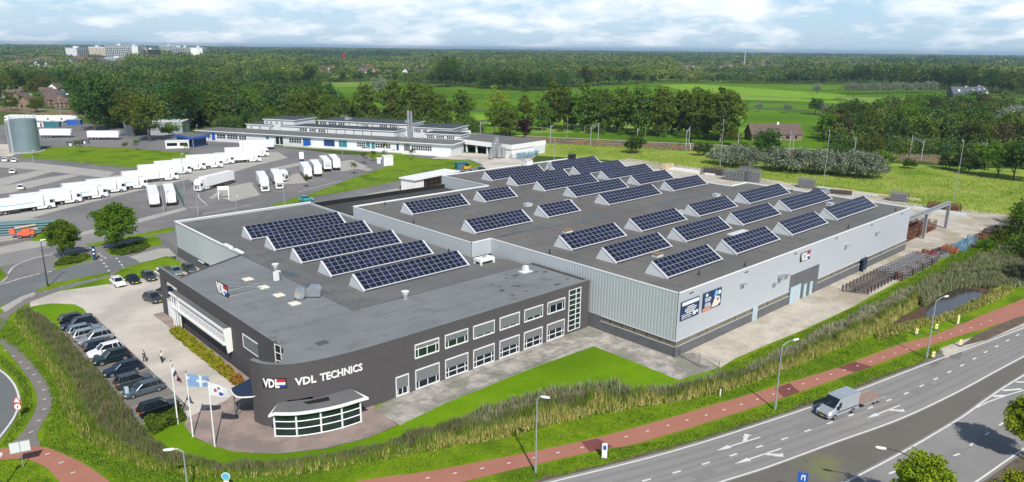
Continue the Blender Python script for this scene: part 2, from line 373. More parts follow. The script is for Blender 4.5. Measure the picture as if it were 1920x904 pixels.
# car park, terrace, paving
sheet('car_park', [(57, 566), (112, 546), (205, 533), (262, 522), (300, 515), (345, 503), (372, 497), (420, 520), (480, 600), (540, 700), (500, 790), (440, 790), (352, 790), (268, 786), (180, 662), (168, 600), (162, 586), (150, 577), (138, 571), (100, 569), (75, 572), (56, 576)], 0.03, 'carpark')
bays = [(20.2, 83.2), (20.2, 126.5), (25.9, 126.5), (25.9, 83.2)]
sheet('parking_bays', bays, 0.04, 'bay', px=False)
mk = MB()
for k in range(18):
    y = 83.3+k*2.54; mk.bx(20.4, y-.06, .044, 25.9, y+.06, .05)
tag(mk.build('parking_bay_lines', [G['concrete_path']]), kind='structure')
slab('kerb_strip', [(19.95, 82.6), (20.2, 82.6), (20.2, 127), (19.95, 127)], .14, 'kerb', px=False)
sheet('lawn', [(50, 588), (75, 572), (140, 571), (156, 579), (166, 592), (150, 600), (112, 606), (116, 640), (60, 640)], 0.05, 'lawn', sm=False)
sheet('lawn', [(268, 788), (330, 775), (352, 786), (345, 797), (362, 822), (403, 841), (440, 850), (520, 853), (610, 843), (690, 823), (750, 798), (835, 757), (1000, 690), (1113, 650), (1185, 678), (1272, 713), (1335, 694), (1350, 700), (1360, 712), (1250, 740), (1100, 745), (980, 770), (800, 820), (600, 860), (480, 885), (340, 870)], 0.05, 'lawn', sm=False)
sheet('paving', [(700, 768), (740, 745), (900, 680), (1063, 618), (1092, 600), (1262, 668), (1300, 660), (1345, 690), (1335, 694), (1272, 713), (1185, 678), (1113, 650), (1000, 690), (835, 757), (750, 798)], 0.04, 'paving')
terr = [XY(*p) for p in [(690, 735), (705, 768), (745, 798), (690, 822), (610, 842), (520, 852), (440, 848), (403, 838), (362, 820), (345, 797), (352, 784), (384, 769), (420, 754), (445, 735), (440, 700), (560, 700)]]
sheet('brick_terrace', terr, 0.06, 'brick_pave', px=False)
sheet('brick_border', [(33.0, 119.5), (33.0, 80), (35.5, 80), (35.5, 119.5)], 0.062, 'brick_pave', px=False)
# yard round the large hall
sheet('hall_yard', [(1262, 668), (1430, 590), (1697, 460), (1640, 432), (1380, 400), (1240, 360), (1100, 310), (1180, 297), (1330, 318), (1480, 343), (1620, 362), (1700, 380), (1760, 388), (1830, 396), (1905, 404), (1903, 414), (1880, 428), (1830, 448), (1800, 462), (1760, 486), (1700, 520), (1640, 552), (1600, 575), (1560, 594), (1500, 622), (1440, 646), (1380, 672), (1350, 690), (1300, 662)], 0.045, 'concrete')
sheet('hall_apron', [(960, 292), (1010, 270), (1030, 272), (1000, 296), (985, 305)], 0.03, 'concrete')
# bike path
up = [(560, 935), (672, 903), (800, 885), (960, 855), (1090, 828), (1210, 797), (1320, 765), (1440, 729.5), (1575, 688), (1680, 649), (1765, 624), (1852, 587), (1920, 560), (2100, 480)]
lo = [(2140, 505), (1920, 592), (1800, 630), (1700, 663), (1600, 700), (1440, 756), (1210, 828), (1120, 845.5), (960, 882), (870, 904), (700, 940)]
sheet('bike_path', smooth([XY(*p) for p in up], 4)+smooth([XY(*p) for p in lo], 4), 0.05, 'bike', px=False)
sheet('bike_path', smooth([XY(*p) for p in [(-90, 840), (0, 842), (75, 838), (120, 853), (160, 872), (205, 904), (260, 960), (170, 960), (112, 904), (90, 880), (60, 865), (30, 861), (0, 864), (-90, 870)]], 4, True), 0.052, 'bike', px=False)
for q in ([(1090, 829), (1120, 823), (1150, 839), (1105, 848)], [(1452, 729), (1480, 719), (1500, 736), (1470, 746)], [(1570, 690), (1602, 679), (1635, 688), (1602, 699)]):
    sheet('bike_path_patch', q, 0.056, 'bike_dark')
sheet('grey_path', smooth([XY(*p) for p in [(6, 649), (38, 689), (60, 720), (70, 750), (64, 775), (48, 803), (23, 840), (74, 838), (69, 818), (78, 798), (93, 773), (99.6, 746), (89, 720), (72, 695), (45, 664), (20, 642), (-30, 620), (-50, 625), (-20, 635)]], 3, True), 0.05, 'path', px=False)
sheet('roundabout_road', smooth([XY(*p) for p in [(-120, 640), (-40, 665), (0, 690), (23, 712), (36, 735), (38, 757), (28, 787), (0, 826), (-60, 900), (-300, 900), (-300, 700)]], 4, True), 0.03, 'road_blue', px=False)
ribbon('road_edge_line', smooth([XY(*p) for p in [(-60, 662), (0, 695), (22, 715), (33, 736), (35, 757), (25, 785), (-4, 824), (-60, 890)]], 6), 0.22, 0.045, 'white')
# main road: two carriageways with a dark median between them
A = [(820, 952), (940, 927), (1040, 903), (1250, 850), (1440, 791), (1600, 735.5), (1750, 678), (1920, 615), (2200, 505)]
Bl = [(1180, 960), (1352, 904), (1440, 876), (1560, 832), (1690, 785), (1800, 733), (1902, 678), (2100, 575)]
Cl = [(1480, 960), (1587, 904), (1690, 850), (1800, 785), (1850, 749), (1920, 704), (2100, 600)]
Dl = [(1740, 960), (1830, 904), (1920, 842), (2120, 710)]
wA, wB, wC, wD = (smooth([XY(*p) for p in q], 6) for q in (A, Bl, Cl, Dl))
sheet('main_road', offset_line(wA, 0.45)+offset_line(wB, -0.25)[::-1], 0.04, 'road', px=False)
sheet('median', offset_line(wB, -0.2)+offset_line(wC, 0.25)[::-1], 0.036, 'median', px=False)
sheet('main_road', offset_line(wC, 0.3)+offset_line(wD, -0.4)[::-1], 0.042, 'road', px=False)
sheet('roadside_earth', offset_line(wD, -0.35)+[(150, 2), (90, -30), (60, 0)], 0.03, 'dirt', px=False)
earth = []
oa = offset_line(wA, 0.45)
ob = [(p[0]+0, p[1]+.35+.55*abs(math.sin(i*1.7)*math.sin(i*.63))) for i, p in enumerate(oa)]
sheet('roadside_earth', ob+oa[::-1], 0.034, 'dirt', px=False)
sheet('works_patch', [(1750, 690), (1775, 672), (1760, 655), (1800, 640), (1860, 622), (1930, 588), (1960, 596), (1925, 610), (1840, 642), (1790, 662)], 0.048, 'concrete')
sheet('works_patch', [(1752, 688), (1780, 672), (1800, 675), (1806, 654), (1770, 653), (1745, 668), (1735, 683)], 0.045, 'bay')
sheet('works_patch', [(1800, 650), (1830, 628), (1900, 598), (1940, 588), (1925, 604), (1850, 638)], 0.052, 'dirt')
G['track'] = mat('worn_wheel_track', (.205, .198, .19), .8, 0, (.235, .226, .215), .6, grain=.06, gs=3)
G['tar'] = mat('tar_joint', (.10, .098, .095), .7)
def lerp_line(a, b, f, n_=40):
    A_ = [a[int(round(i*(len(a)-1)/n_))] for i in range(n_+1)]; o_ = []
    for p in A_:
        q = min(b, key=lambda r_: (r_[0]-p[0])**2+(r_[1]-p[1])**2); o_.append((p[0]+(q[0]-p[0])*f, p[1]+(q[1]-p[1])*f))
    return o_
for a_, b_ in ((wA, wB), (wC, wD)):
    for f_ in (.16, .36, .64, .84): ribbon('wheel_track', lerp_line(a_, b_, f_), .5, .0455, 'track')
    ribbon('tar_joint', lerp_line(a_, b_, .505), .05, .0465, 'tar')
for k, q in enumerate(([(1480, 800), (1530, 784), (1552, 792), (1500, 809)], [(1700, 735), (1740, 718), (1760, 725), (1722, 743)], [(1290, 893), (1330, 880), (1350, 886), (1312, 900)], [(1740, 868), (1790, 840), (1815, 846), (1765, 876)])):
    sheet('asphalt_patch', q, .0462, 'track')
for q in ([(70, 470), (110, 462), (128, 466), (84, 476)], [(300, 425), (420, 398), (440, 404), (318, 432)], [(60, 545), (110, 530), (128, 520), (60, 534)], [(560, 400), (640, 384), (650, 388), (566, 405)], [(240, 400), (330, 382), (325, 392), (250, 410)]):
    sheet('asphalt_patch', q, .034, 'asphalt')
for q in ([(1330, 668), (1470, 612), (1690, 500)], [(810, 735), (1060, 632), (1085, 626)], [(860, 760-15), (1110, 640)], [(900, 700), (960, 706)], [(960, 675), (1030, 685)], [(1030, 647), (1100, 655)]):
    ribbon('slab_joint', [XY(*p) for p in q], .10, .0475, 'tar')
lines = MB()
for q in (wA, wB, wC, wD): ribbon_mb(lines, q, 0.20, 0.05)
dash = [(1212, 901), (1268.7, 886), (1323.7, 869.5), (1375, 853.7), (1424, 838), (1471, 823), (1514.5, 808), (1556, 793.5), (1595.5, 779), (1632, 765), (1666.7, 751), (1699, 738), (1728, 724), (1754.5, 711), (1780, 698), (1804, 685.5), (1826.7, 673), (1848, 660.7), (1868.7, 650), (1889, 639), (1908, 628.7), (1926, 619)]
dash2 = [(1600, 931), (1673, 886.7), (1793.7, 853.5), (1822.5, 833.7), (1851, 814), (1877, 796), (1902, 779)]
for L, i0 in ((dash, 0), (dash2, 0)):
    W = [Vector(XY(*p)) for p in L]
    for i, p in enumerate(W):
        t = (W[min(i+1, len(W)-1)]-W[max(i-1, 0)]).normalized()
        lines.box((p.x, p.y, .05), (1.05, .22, .006), math.atan2(t.y, t.x))
# hatched wedge between the carriageway lines
h0 = XY(1830, 765.5); h1 = [XY(1850, 749), XY(1880, 730), XY(1925, 700)]; h2 = [XY(1853, 754), XY(1890, 741), XY(1935, 728)]
ribbon_mb(lines, [h0]+h2+[XY(2080, 655)], .18, .052)
for a, b in (((1862, 744), (1885, 742)), ((1880, 733), (1915, 730)), ((1905, 717), (1945, 717)), ((1930, 702), (1980, 700))):
    ribbon_mb(lines, [XY(*a), XY(*b)], .42, .051)
def arrow(tip, tail, side):
    """direction arrow: straight head, shaft, and a bent branch ending in a second head"""
    a = Vector(XY(*tip)); b = Vector(XY(*tail)); t = (b-a).normalized(); n = Vector((-t.y, t.x))*side; L = (b-a).length
    def q(u, v): c = a+t*u*L+n*v; return (c.x, c.y, .052)
    lines.add([q(0, 0), q(.30, -.32), q(.30, .32)], [(0, 1, 2)])
    lines.add([q(.30, -.09), q(1.0, -.14), q(1.0, .05), q(.30, .09)], [(0, 1, 2, 3)])
    lines.add([q(.60, .04), q(.66, .40), q(.76, .72), q(.86, .72), q(.76, .36), q(.70, .04)], [(0, 1, 2, 3, 4, 5)])
    lines.add([q(.70, .70), q(.92, .70), q(.84, 1.30)], [(0, 1, 2)])
arrow((1343, 846), (1425, 820), 1); arrow((1378, 870.5), (1465, 842), -1); arrow((1626, 784.5), (1688, 761), -1)
tag(lines.build('road_markings', [G['white']], recalc=False), kind='structure')
# white bike path dots and street dashes
dots = MB()
for a, b in zip([(1001, 859), (1046, 849.5), (1091, 840), (1174, 819.5), (1214, 809), (1252, 798.5), (1288, 788.5), (1324, 779), (1358, 769), (1390, 759), (1420, 749.5), (1450, 739.5), (1479, 730), (1506, 720.5), (1532, 711.5), (1558, 702.7), (1583, 694.5), (1608, 686.5), (1632, 678.5), (1656, 670.5), (1678, 663), (1700, 655), (1722, 648), (1743, 641), (1763, 634), (1783, 627.5), (1802, 621), (1821, 615), (1839, 609), (1857, 602)] + [(954, 869), (904, 879), (853, 888), (802, 897), (89, 852), (115, 868), (137, 887), (58, 811), (41, 834), (73, 789), (83, 768), (84, 749), (82, 732), (74, 717), (64, 703), (52, 691), (39, 679.6), (25, 668.6), (10, 658), (38, 566.6), (60, 557), (86, 546.7), (115, 538.6), (146, 530.6), (177, 523.5)], [0]*80):
    x, y = XY(*a); t = Vector(XY(a[0]+6, a[1]-2))-Vector((x, y)); dots.box((x, y, .058), (.42, .14, .006), math.atan2(t.y, t.x))
for pts in ([(0, 533.5), (8, 531.5), (17, 529.3), (27, 526), (36.5, 523), (47.5, 520), (58, 517.6), (70, 514.5), (93, 510)], [(190, 488.5), (195, 494), (199.5, 500), (204, 508), (219, 485), (224, 491), (228.5, 497), (232.5, 502.5), (186, 476.5), (191, 480.5), (197, 484)]):
    for i, a in enumerate(pts):
        x, y = XY(*a); b = pts[min(i+1, len(pts)-1)]; t = Vector(XY(*b))-Vector((x, y))
        if t.length < .1: t = Vector((x, y))-Vector(XY(*pts[i-1]))
        dots.box((x, y, .046), (.9, .3, .006), math.atan2(t.y, t.x))
for pts in ([(15, 514), (24, 502), (40, 493), (70, 483), (105, 477), (130, 471), (180, 464)], [(392, 385), (355, 390)], [(372, 364), (374, 372), (388, 384)], [(560, 360), (640, 339)], [(380, 402), (470, 385)]):
    ribbon_mb(dots, smooth([XY(*p) for p in pts], 4), .22, .047)
tag(dots.build('path_markings', [G['white']], recalc=False), kind='structure')
# railway
railc = smooth([(62, 620), (100, 540), (143, 447), (190, 350), (240, 254), (262, 215), (283, 178), (305, 140), (330, 98), (356, 55), (420, -60)], 6)
o = ribbon('railway_embankment', railc, 19, 0.06, 'ballast')
for d in (-7.0, -2.6, 3.4): ribbon('track_bed', offset_line(railc, d), 2.5, 0.12, 'track_bed')
G['rail'] = mat('rusty_rail', (.30, .25, .23), .5, .3)
for d in (-7.0, -2.6, 3.4):
    for s in (-.72, .72):
        b = MB(); L = offset_line(railc, d+s); ribbon_mb(b, L, .16, .30)
        tag(b.build('rail', [G['rail']], recalc=False), kind='structure')
sheet('railway_path', offset_line(railc, 12.2)+offset_line(railc, 15.0)[::-1], .07, 'concrete_path', px=False)
# pond
pond = smooth([XY(*p) for p in [(1736, 594), (1742, 572), (1768, 552), (1800, 541), (1836, 546), (1838, 556), (1812, 572), (1780, 590), (1752, 600)]], 4, True)
sheet('pond_mud', smooth([XY(*p) for p in [(1655, 606), (1700, 590), (1738, 566), (1775, 540), (1830, 530), (1862, 548), (1840, 572), (1780, 600), (1740, 610), (1680, 616)]], 4, True), .055, 'mud', px=False)
sheet('pond', pond, .075, 'water', px=False)
# ================================================================== materials for buildings
B = {}
B['brick'] = mat('dark_grey_brick', (.072, .067, .071), .85, 0, (.088, .081, .085), 3.0, (.3, .7), grain=.10, gs=6)
B['roof'] = mat('grey_bitumen_roof', (.118, .120, .120), .92, 0, (.150, .152, .150), .09, (.35, .65), c3=(.100, .103, .104), s3=.35, a3=(.55, .72), grain=.07, gs=5)
B['roof2'] = mat('grey_brown_bitumen_roof', (.122, .119, .113), .92, 0, (.155, .150, .141), .07, (.35, .65), c3=(.105, .103, .100), s3=.3, a3=(.55, .72), grain=.07, gs=5)
B['roof_o'] = mat('blue_grey_bitumen_roof', (.165, .178, .184), .9, 0, (.205, .218, .225), .12, (.35, .65), c3=(.140, .150, .155), s3=.3, a3=(.56, .72), grain=.05, gs=5)
B['seam'] = mat('roof_seam', (.085, .088, .09), .9)
B['dark_roof'] = mat('dark_gravel_roof', (.045, .044, .045), .95, 0, (.065, .063, .062), .4, grain=.15)
B['black'] = mat('black_membrane', (.012, .012, .013), .8)
B['wet'] = mat('wet_roof_patch', (.055, .075, .085), .35, 0, (.08, .10, .11), .6)
B['clad'] = mat('light_grey_panel', (.43, .455, .495), .55, 0, (.455, .48, .52), .05, grain=.015)
B['rib'] = mat('silver_ribbed_cladding', (.46, .50, .515), .5, .1, (.49, .53, .545), .08, grain=.02)
B['trim'] = mat('white_trim', (.78, .79, .80), .5)
B['white'] = mat('white_paint', (.78, .78, .77), .5)
B['frame'] = mat('white_window_frame', (.74, .75, .76), .45)
B['plinth'] = mat('dark_grey_plinth', (.105, .11, .118), .85, 0, (.13, .135, .143), .7, grain=.06)
B['glass'] = mat('dark_window_glass', (.008, .014, .022), .10, spec=.35)
B['glass_g'] = mat('green_window_glass', (.006, .018, .016), .06, spec=.5, c2=(.018, .040, .032), scale=.8)
B['glass_b'] = mat('brown_window_band', (.13, .105, .075), .15, 0, (.17, .155, .11), .35, spec=.7, grain=.2, gs=1.5)
B['blind'] = mat('grey_roller_blind', (.16, .17, .175), .8)
B['steel'] = mat('brushed_steel', (.55, .56, .58), .35, .8)
B['galv'] = mat('galvanised_steel', (.42, .45, .47), .5, .5)
B['pv'] = mat('solar_cell_glass', (.009, .014, .030), .18, 0, (.014, .019, .042), .6, rnd=.35, spec=.5)
B['pvline'] = mat('solar_module_frame', (.30, .32, .37), .4)
B['pvback'] = mat('rooflight_dark_gutter', (.05, .05, .055), .8)
B['rl'] = mat('rooflight_white_end', (.62, .64, .66), .55, grain=.04, gs=3)
B['navy'] = mat('navy_board', (.012, .045, .13), .4)
B['red'] = mat('signal_red', (.55, .03, .04), .45)
B['blue'] = mat('signal_blue', (.02, .07, .34), .45)
B['orange'] = mat('orange_print', (.75, .30, .17), .5)
B['skyblue'] = mat('light_blue_print', (.20, .50, .80), .5)
B['skin'] = mat('pale_print', (.75, .66, .55), .5)
B['dblack'] = mat('black_paint', (.015, .015, .018), .4)
B['tile'] = mat('brown_roof_tiles', (.105, .075, .065), .85, 0, (.14, .10, .085), 1.0)
B['tile_r'] = mat('red_roof_tiles', (.20, .095, .065), .85, 0, (.14, .09, .07), .3)
B['tile_b'] = mat('slate_roof', (.09, .10, .13), .7)
B['hbrick'] = mat('house_brick', (.26, .17, .12), .85, 0, (.22, .15, .11), 1.0)
B['bluep'] = mat('blue_fascia', (.02, .10, .42), .5)
B['teal'] = mat('teal_door', (.02, .16, .20), .5)
B['doorlb'] = mat('light_blue_grey_door', (.40, .54, .60), .45)
B['factory'] = mat('white_factory_render', (.58, .61, .64), .7, 0, (.62, .65, .68), .06, grain=.05, gs=.6)
B['slate'] = mat('dark_flat_roof', (.045, .055, .068), .85, 0, (.06, .07, .08), .1)
B['slate_l'] = mat('grey_flat_roof', (.13, .13, .128), .9, 0, (.16, .158, .15), .08)
B['tan'] = mat('tan_timber', (.24, .16, .09), .8)

def text_mesh(name, txt, size, mt, bold=.0, ext=.05, parent=None):
    cu = bpy.data.curves.new(name, 'FONT'); cu.body = txt; cu.size = size; cu.extrude = ext; cu.offset = bold; cu.align_x = 'LEFT'; cu.resolution_u = 2
    tmp = bpy.data.objects.new('tmp', cu); col.objects.link(tmp)
    dg = bpy.context.evaluated_depsgraph_get(); me = bpy.data.meshes.new_from_object(tmp.evaluated_get(dg))
    bpy.data.objects.remove(tmp); bpy.data.curves.remove(cu)
    me.name = name; me.materials.clear(); me.materials.append(mt)
    o = bpy.data.objects.new(name, me); col.objects.link(o); o.parent = parent
    return o
def merge_glyph(mb, txt, size, fn, bold=.0, ext=.04, mi=0):
    """adds lettering to mb; fn maps local (x, y, z) of the text to the world"""
    cu = bpy.data.curves.new('t', 'FONT'); cu.body = txt; cu.size = size; cu.extrude = ext; cu.offset = bold; cu.resolution_u = 2
    tmp = bpy.data.objects.new('tmp', cu); col.objects.link(tmp)
    dg = bpy.context.evaluated_depsgraph_get(); me = bpy.data.meshes.new_from_object(tmp.evaluated_get(dg))
    bpy.data.objects.remove(tmp); bpy.data.curves.remove(cu)
    mb.add([fn(v.co) for v in me.vertices], [tuple(p.vertices) for p in me.polygons], mi)
    wd = max(v.co.x for v in me.vertices); bpy.data.meshes.remove(me); return wd

# ------------------------------------------------------------------ office building
ZO, ZL, ZH = 7.5, 7.0, 9.4
off = thing('office_building', 'low dark brick office wing with a curved front wall and white framed windows', 'building', (55, 75, 0), world=True)
curve = smooth([(30.25, 75.4), (30.7, 73.7), (31.5, 72.5), (32.6, 71.6), (33.9, 70.9), (36.2, 70.25), (38.9, 69.85), (42.5, 69.6), (46.6, 69.55)], 5)
inner = offset_line(curve, .55)
wall = MB()
# curved screen wall with an opening towards the entrance lobby
tops = curve+inner[::-1]
k = next(i for i, p in enumerate(curve) if p[0] > 32.4); k2 = next(i for i, p in enumerate(curve) if p[0] > 35.2)
wall.prism(curve[:k+1]+inner[:k+1][::-1], 0, ZO+.25, 0)
wall.prism(curve[k:k2+1]+inner[k:k2+1][::-1], 3.4, ZO+.25, 0, bottom=True)
wall.prism(curve[k2:]+inner[k2:][::-1], 0, ZO+.25, 0)
# straight front, right end, left facade as a frame, back walls
wall.bx(46.6, 69.55, 0, 76.9, 69.95, ZO+.25); wall.bx(76.9, 69.55, 7.1, 79.7, 69.95, ZO+.25); wall.bx(76.9, 69.55, 0, 79.7, 69.95, .5); wall.bx(79.7, 69.55, 0, 81.6, 69.95, ZO+.25)
wall.bx(81.2, 69.95, 0, 81.6, 82, ZO+.2)
wall.bx(34.6, 78.6, 0, 35.0, 111.6, ZO+.25); wall.bx(34.6, 111.6, 6.1, 35.0, 117.3, ZO+.25); wall.bx(34.6, 117.3, 0, 35.0, 119.2, ZO+.25)
wall.prism([(35.0, 111.6), (47.6, 118.0), (47.6, 118.4), (35.0, 112.0)], 0, ZO+.12); wall.bx(35.0, 118.8, 6.1, 36.2, 119.2, ZO+.2)
wall.build('wall', [B['brick']], off)
cap = MB(); ribbon_mb(cap, offset_line(curve, .27), .62, ZO+.262)
cap.bx(46.6, 69.52, ZO+.25, 81.6, 69.98, ZO+.30); cap.bx(34.57, 78.6, ZO+.25, 35.03, 119.2, ZO+.30)
cap.build('coping', [B['roof_o']], off)
rf = MB(); rp = [p for p in inner]+[(81.2, 69.95), (81.2, 82), (47.6, 82), (47.6, 118.0), (35.0, 111.6), (35.0, 78.6), (34.9, 76.4), (32.2, 73.6)]
rp = [(32.6, 72.6)]+[p for p in inner if p[0] > 33.0]+rp[len(inner):-1]
rf.prism(rp, ZO-.3, ZO, 0); rf.build('roof', [B['roof_o']], off)
sm = MB()
for y in (74.2, 78.2): sm.bx(48, y, ZO, 81, y+.05, ZO+.012)
sm.bx(36, 82, ZO, 47, 82.05, ZO+.012)
for y in (86, 91.5, 97, 102.5, 108): sm.bx(35.5, y, ZO, 47.4, y+.04, ZO+.012)
for i in range(26):
    x = random.uniform(40, 80); y = random.uniform(70.5, 81); sm.bx(x, y, ZO, x+random.uniform(.5, 1.6), y+.04, ZO+.013)
for i in range(14):
    x = random.uniform(68, 80); y = random.uniform(71, 80); sm.bx(x, y, ZO+.001, x+random.uniform(.5, 1.3), y+random.uniform(.3, .7), ZO+.014)
x, y = 38.3, 74.3; sm.bx(x, y, ZO, x+1.5, y+1.2, ZO+.014)
sm.build('roof_seams', [B['seam']], off)
def window(parent, x0, x1, z0, z1, y, blind, transom=None, glass='glass', side=True):
    """a front window: frame > panes, blind.  outside is -y"""
    fr = MB(); t = .11
    fr.bx(x0, y-.10, z0, x0+t, y+.02, z1); fr.bx(x1-t, y-.10, z0, x1, y+.02, z1)
    fr.bx(x0+t, y-.10, z0, x1-t, y+.02, z0+t*1.6); fr.bx(x0, y-.16, z1, x1, y+.02, z1+.12)
    zb = z1-(z1-z0)*blind
    zm = z0+t*1.6
    xs = [x0+t, x1-t]
    W = x1-x0
    if side:
        xs = [x0+t, x0+.14*W, x0+.5*W, x1-.14*W, x1-t]
        for q in xs[1:-1]: fr.bx(q-.05, y-.08, zm, q+.05, y+.02, zb)
    if transom:
        zt = transom; fr.bx(x0+t, y-.085, zt-.05, x1-t, y+.021, zt+.05)
    f = fr.build('window', [B['frame']], parent)
    g = MB(); g.bx(x0+t, y-.03, z0+t, x1-t, y-.01, zb); g.build('pane', [B[glass]], f)
    b = MB(); b.bx(x0+t+.01, y-.075, zb, x1-t-.01, y-.045, z1-.01); b.build('blind', [B['blind']], f)
    return f
YW = 69.55
tops_ = [(48.7, 52.5, .22, 5.55), (53.45, 57.3, .45, None), (58.2, 62.0, .80, None), (62.95, 66.75, .80, None), (67.65, 71.4, .70, None), (72.35, 76.1, .30, None)]
for x0, x1, bl, tr in tops_: window(off, x0, x1, 4.3, 6.1, YW, bl, tr, 'glass_g' if x0 < 56 else 'glass')
gr = [(48.7, 52.5, .60, None), (53.45, 57.3, .46, .95), (58.2, 62.0, .42, 1.0), (62.95, 66.75, .44, 1.0), (67.65, 71.4, .42, 1.0), (72.35, 76.1, .40, 1.0)]
window(off, 45.75, 47.7, .1, 2.62, YW, .60)
for x0, x1, bl, tr in gr: window(off, x0, x1, .1, 2.68, YW, bl, tr)
tw = MB()
for x in (77.0, 78.55, 79.6): tw.bx(x-.06, YW-.08, .5, x+.06, YW+.03, 7.1)
for i in range(9):
    z = .5+i*6.5/8; tw.bx(76.94, YW-.07, z-.05, 79.66, YW+.03, z+.05)
tw_ = tw.build('stair_window', [B['frame']], off)
g = MB(); g.bx(76.95, YW-.01, .5, 79.65, YW+.02, 7.08); g.build('pane', [B['glass_g']], tw_)
# left facade: glazed bay box in a white frame, fin, opening, side windows
bay = MB(); bay.bx(33.55, 91.6, 5.45, 34.6, 112.0, 5.62); bay.bx(33.5, 91.55, 5.35, 33.75, 112.1, 5.66)
bay.bx(33.5, 91.6, 3.35, 34.6, 112.0, 3.62); bay.extr([(33.5, 5.66), (34.6, 5.66), (34.6, 2.4), (33.9, 2.2)], 'y', 91.4, 91.62)
bay.extr([(33.5, 5.66), (34.6, 5.66), (34.6, 3.2), (33.7, 3.2)], 'y', 108.6, 108.8)
for y in (109.5, 110.5, 111.4): bay.bx(33.6, y, 0.3, 33.72, y+.1, 5.4)
bo = bay.build('bay_frame', [B['white']], off)
r_ = MB(); r_.bx(33.72, 91.8, 5.62, 34.58, 111.9, 5.68); r_.build('bay_roof', [B['roof']], bo)
g = MB(); g.bx(33.8, 91.65, 3.6, 34.55, 108.6, 5.44); g.build('pane', [B['glass']], bo)
bl = MB()
for i in range(34): bl.bx(33.72, 91.8+i*.5, 3.65, 33.78, 92.02+i*.5, 5.4)
for i in range(6): bl.bx(33.9, 109.0+i*.5, .2, 33.98, 109.3+i*.5, 3.4)
bl.bx(33.70, 91.7, 4.5, 33.8, 108.5, 4.56)
bl.build('louvre', [B['frame']], bo)
fn = MB()
for i in range(22): fn.bx(34.68, 111.7+i*.25, .1, 34.74, 111.82+i*.25, 3.0)
fn.bx(34.66, 111.7, 2.9, 34.76, 117.2, 3.0); fn.build('slat_screen', [B['frame']], off)
for (y0, y1, z0, z1) in ((83.2, 87.6, 4.2, 5.95),):
    f = MB(); f.bx(34.5, y0, z0, 34.6, y1, z0+.12); f.bx(34.5, y0, z1, 34.6, y1, z1+.12); f.bx(34.5, y1-.12, z0, 34.6, y1, z1)
    f = f.build('window', [B['frame']], off); b = MB(); b.bx(34.55, y0, z0, 34.59, y1, z1); b.build('blind', [B['blind']], f)
f = MB()
for y in (79.4, 81.0, 82.6, 84.2, 85.8): f.bx(34.48, y-.06, .3, 34.6, y+.06, 2.3)
for z in (.3, 1.3, 2.3): f.bx(34.48, 79.4, z-.05, 34.6, 85.8, z+.05)
f = f.build('window', [B['frame']], off); b = MB(); b.bx(34.52, 79.4, .3, 34.58, 85.8, 2.3); b.build('pane', [B['glass_g']], f)
# corner glazing between left facade and curved screen
f = MB(); a0, a1 = Vector((34.75, 78.6)), Vector((35.8, 73.0)); dd = (a1-a0); 
for i in range(6):
    p = a0+dd*(i/5); f.tube((p.x, p.y, .2), (p.x, p.y, ZO-.1), .06, 4)
for i in range(8):
    z = .2+i*(ZO-.3)/7; f.tube((a0.x, a0.y, z), (a1.x, a1.y, z), .05, 4)
f = f.build('corner_glazing', [B['frame']], off); b = MB(); b.add([(a0.x+.06, a0.y, .2), (a1.x+.06, a1.y, .2), (a1.x+.06, a1.y, ZO-.05), (a0.x+.06, a0.y, ZO-.05)], [(0, 1, 2, 3)]); b.build('pane', [B['glass_g']], f)
# projecting show window with its own white roof
gl = smooth([(30.5, 70.6), (32.3, 69.0), (34.7, 67.9), (37.0, 67.3), (39.3, 67.1)], 6)
back = [(39.6, 69.6), (35.0, 70.3), (31.7, 72.0)]
o1 = offset_line(gl, -.55)
o1[0] = (29.6, 70.0); o1[-1] = (40.0, 66.4)
rr = MB(); rr.prism(o1+back, 2.95, 3.22, 0); bo = rr.build('show_window_roof', [B['white']], off)
q = offset_line(gl, -.3); q[0] = (30.1, 70.2); q[-1] = (39.6, 66.75)
r2 = MB(); r2.prism(q+back, 3.2, 3.26, 0); r2.build('roof_felt', [B['roof']], bo)
r3 = MB(); r3.prism([(33.8, 70.2), (36.6, 69.5), (36.3, 68.6), (35.2, 68.9), (34.0, 69.4)], 3.26, 3.275, 0); r3.build('wet_patch', [B['black']], bo)
fr = MB(); vert = [0, .25, .5, .75, 1.0]; n = len(gl)-1
for t in vert:
    p = gl[int(round(t*n))]; fr.tube((p[0], p[1], 0), (p[0], p[1], 2.95), .12, 4)
for z in (.12, 1.05, 1.9, 2.86): 
    for i in range(n): fr.tube((*gl[i], z), (*gl[i+1], z), .075, 4, cap=False)
fr.tube((39.3, 67.1, .1), (39.4, 69.3, .1), .07, 4); fr.tube((30.5, 70.6, .1), (31.4, 71.8, .1), .07, 4)
fo = fr.build('show_window', [B['frame']], off)
g = MB(); gi = offset_line(gl, .05); m_ = len(gi)
g.add([(x, y, .1) for x, y in gi]+[(x, y, 2.93) for x, y in gi], [(i, i+1, m_+i+1, m_+i) for i in range(m_-1)])
g.add([(39.3, 67.1, .1), (39.4, 69.4, .1), (39.4, 69.4, 2.93), (39.3, 67.1, 2.93)], [(0, 1, 2, 3)])
g.build('pane', [B['glass_g']], fo)
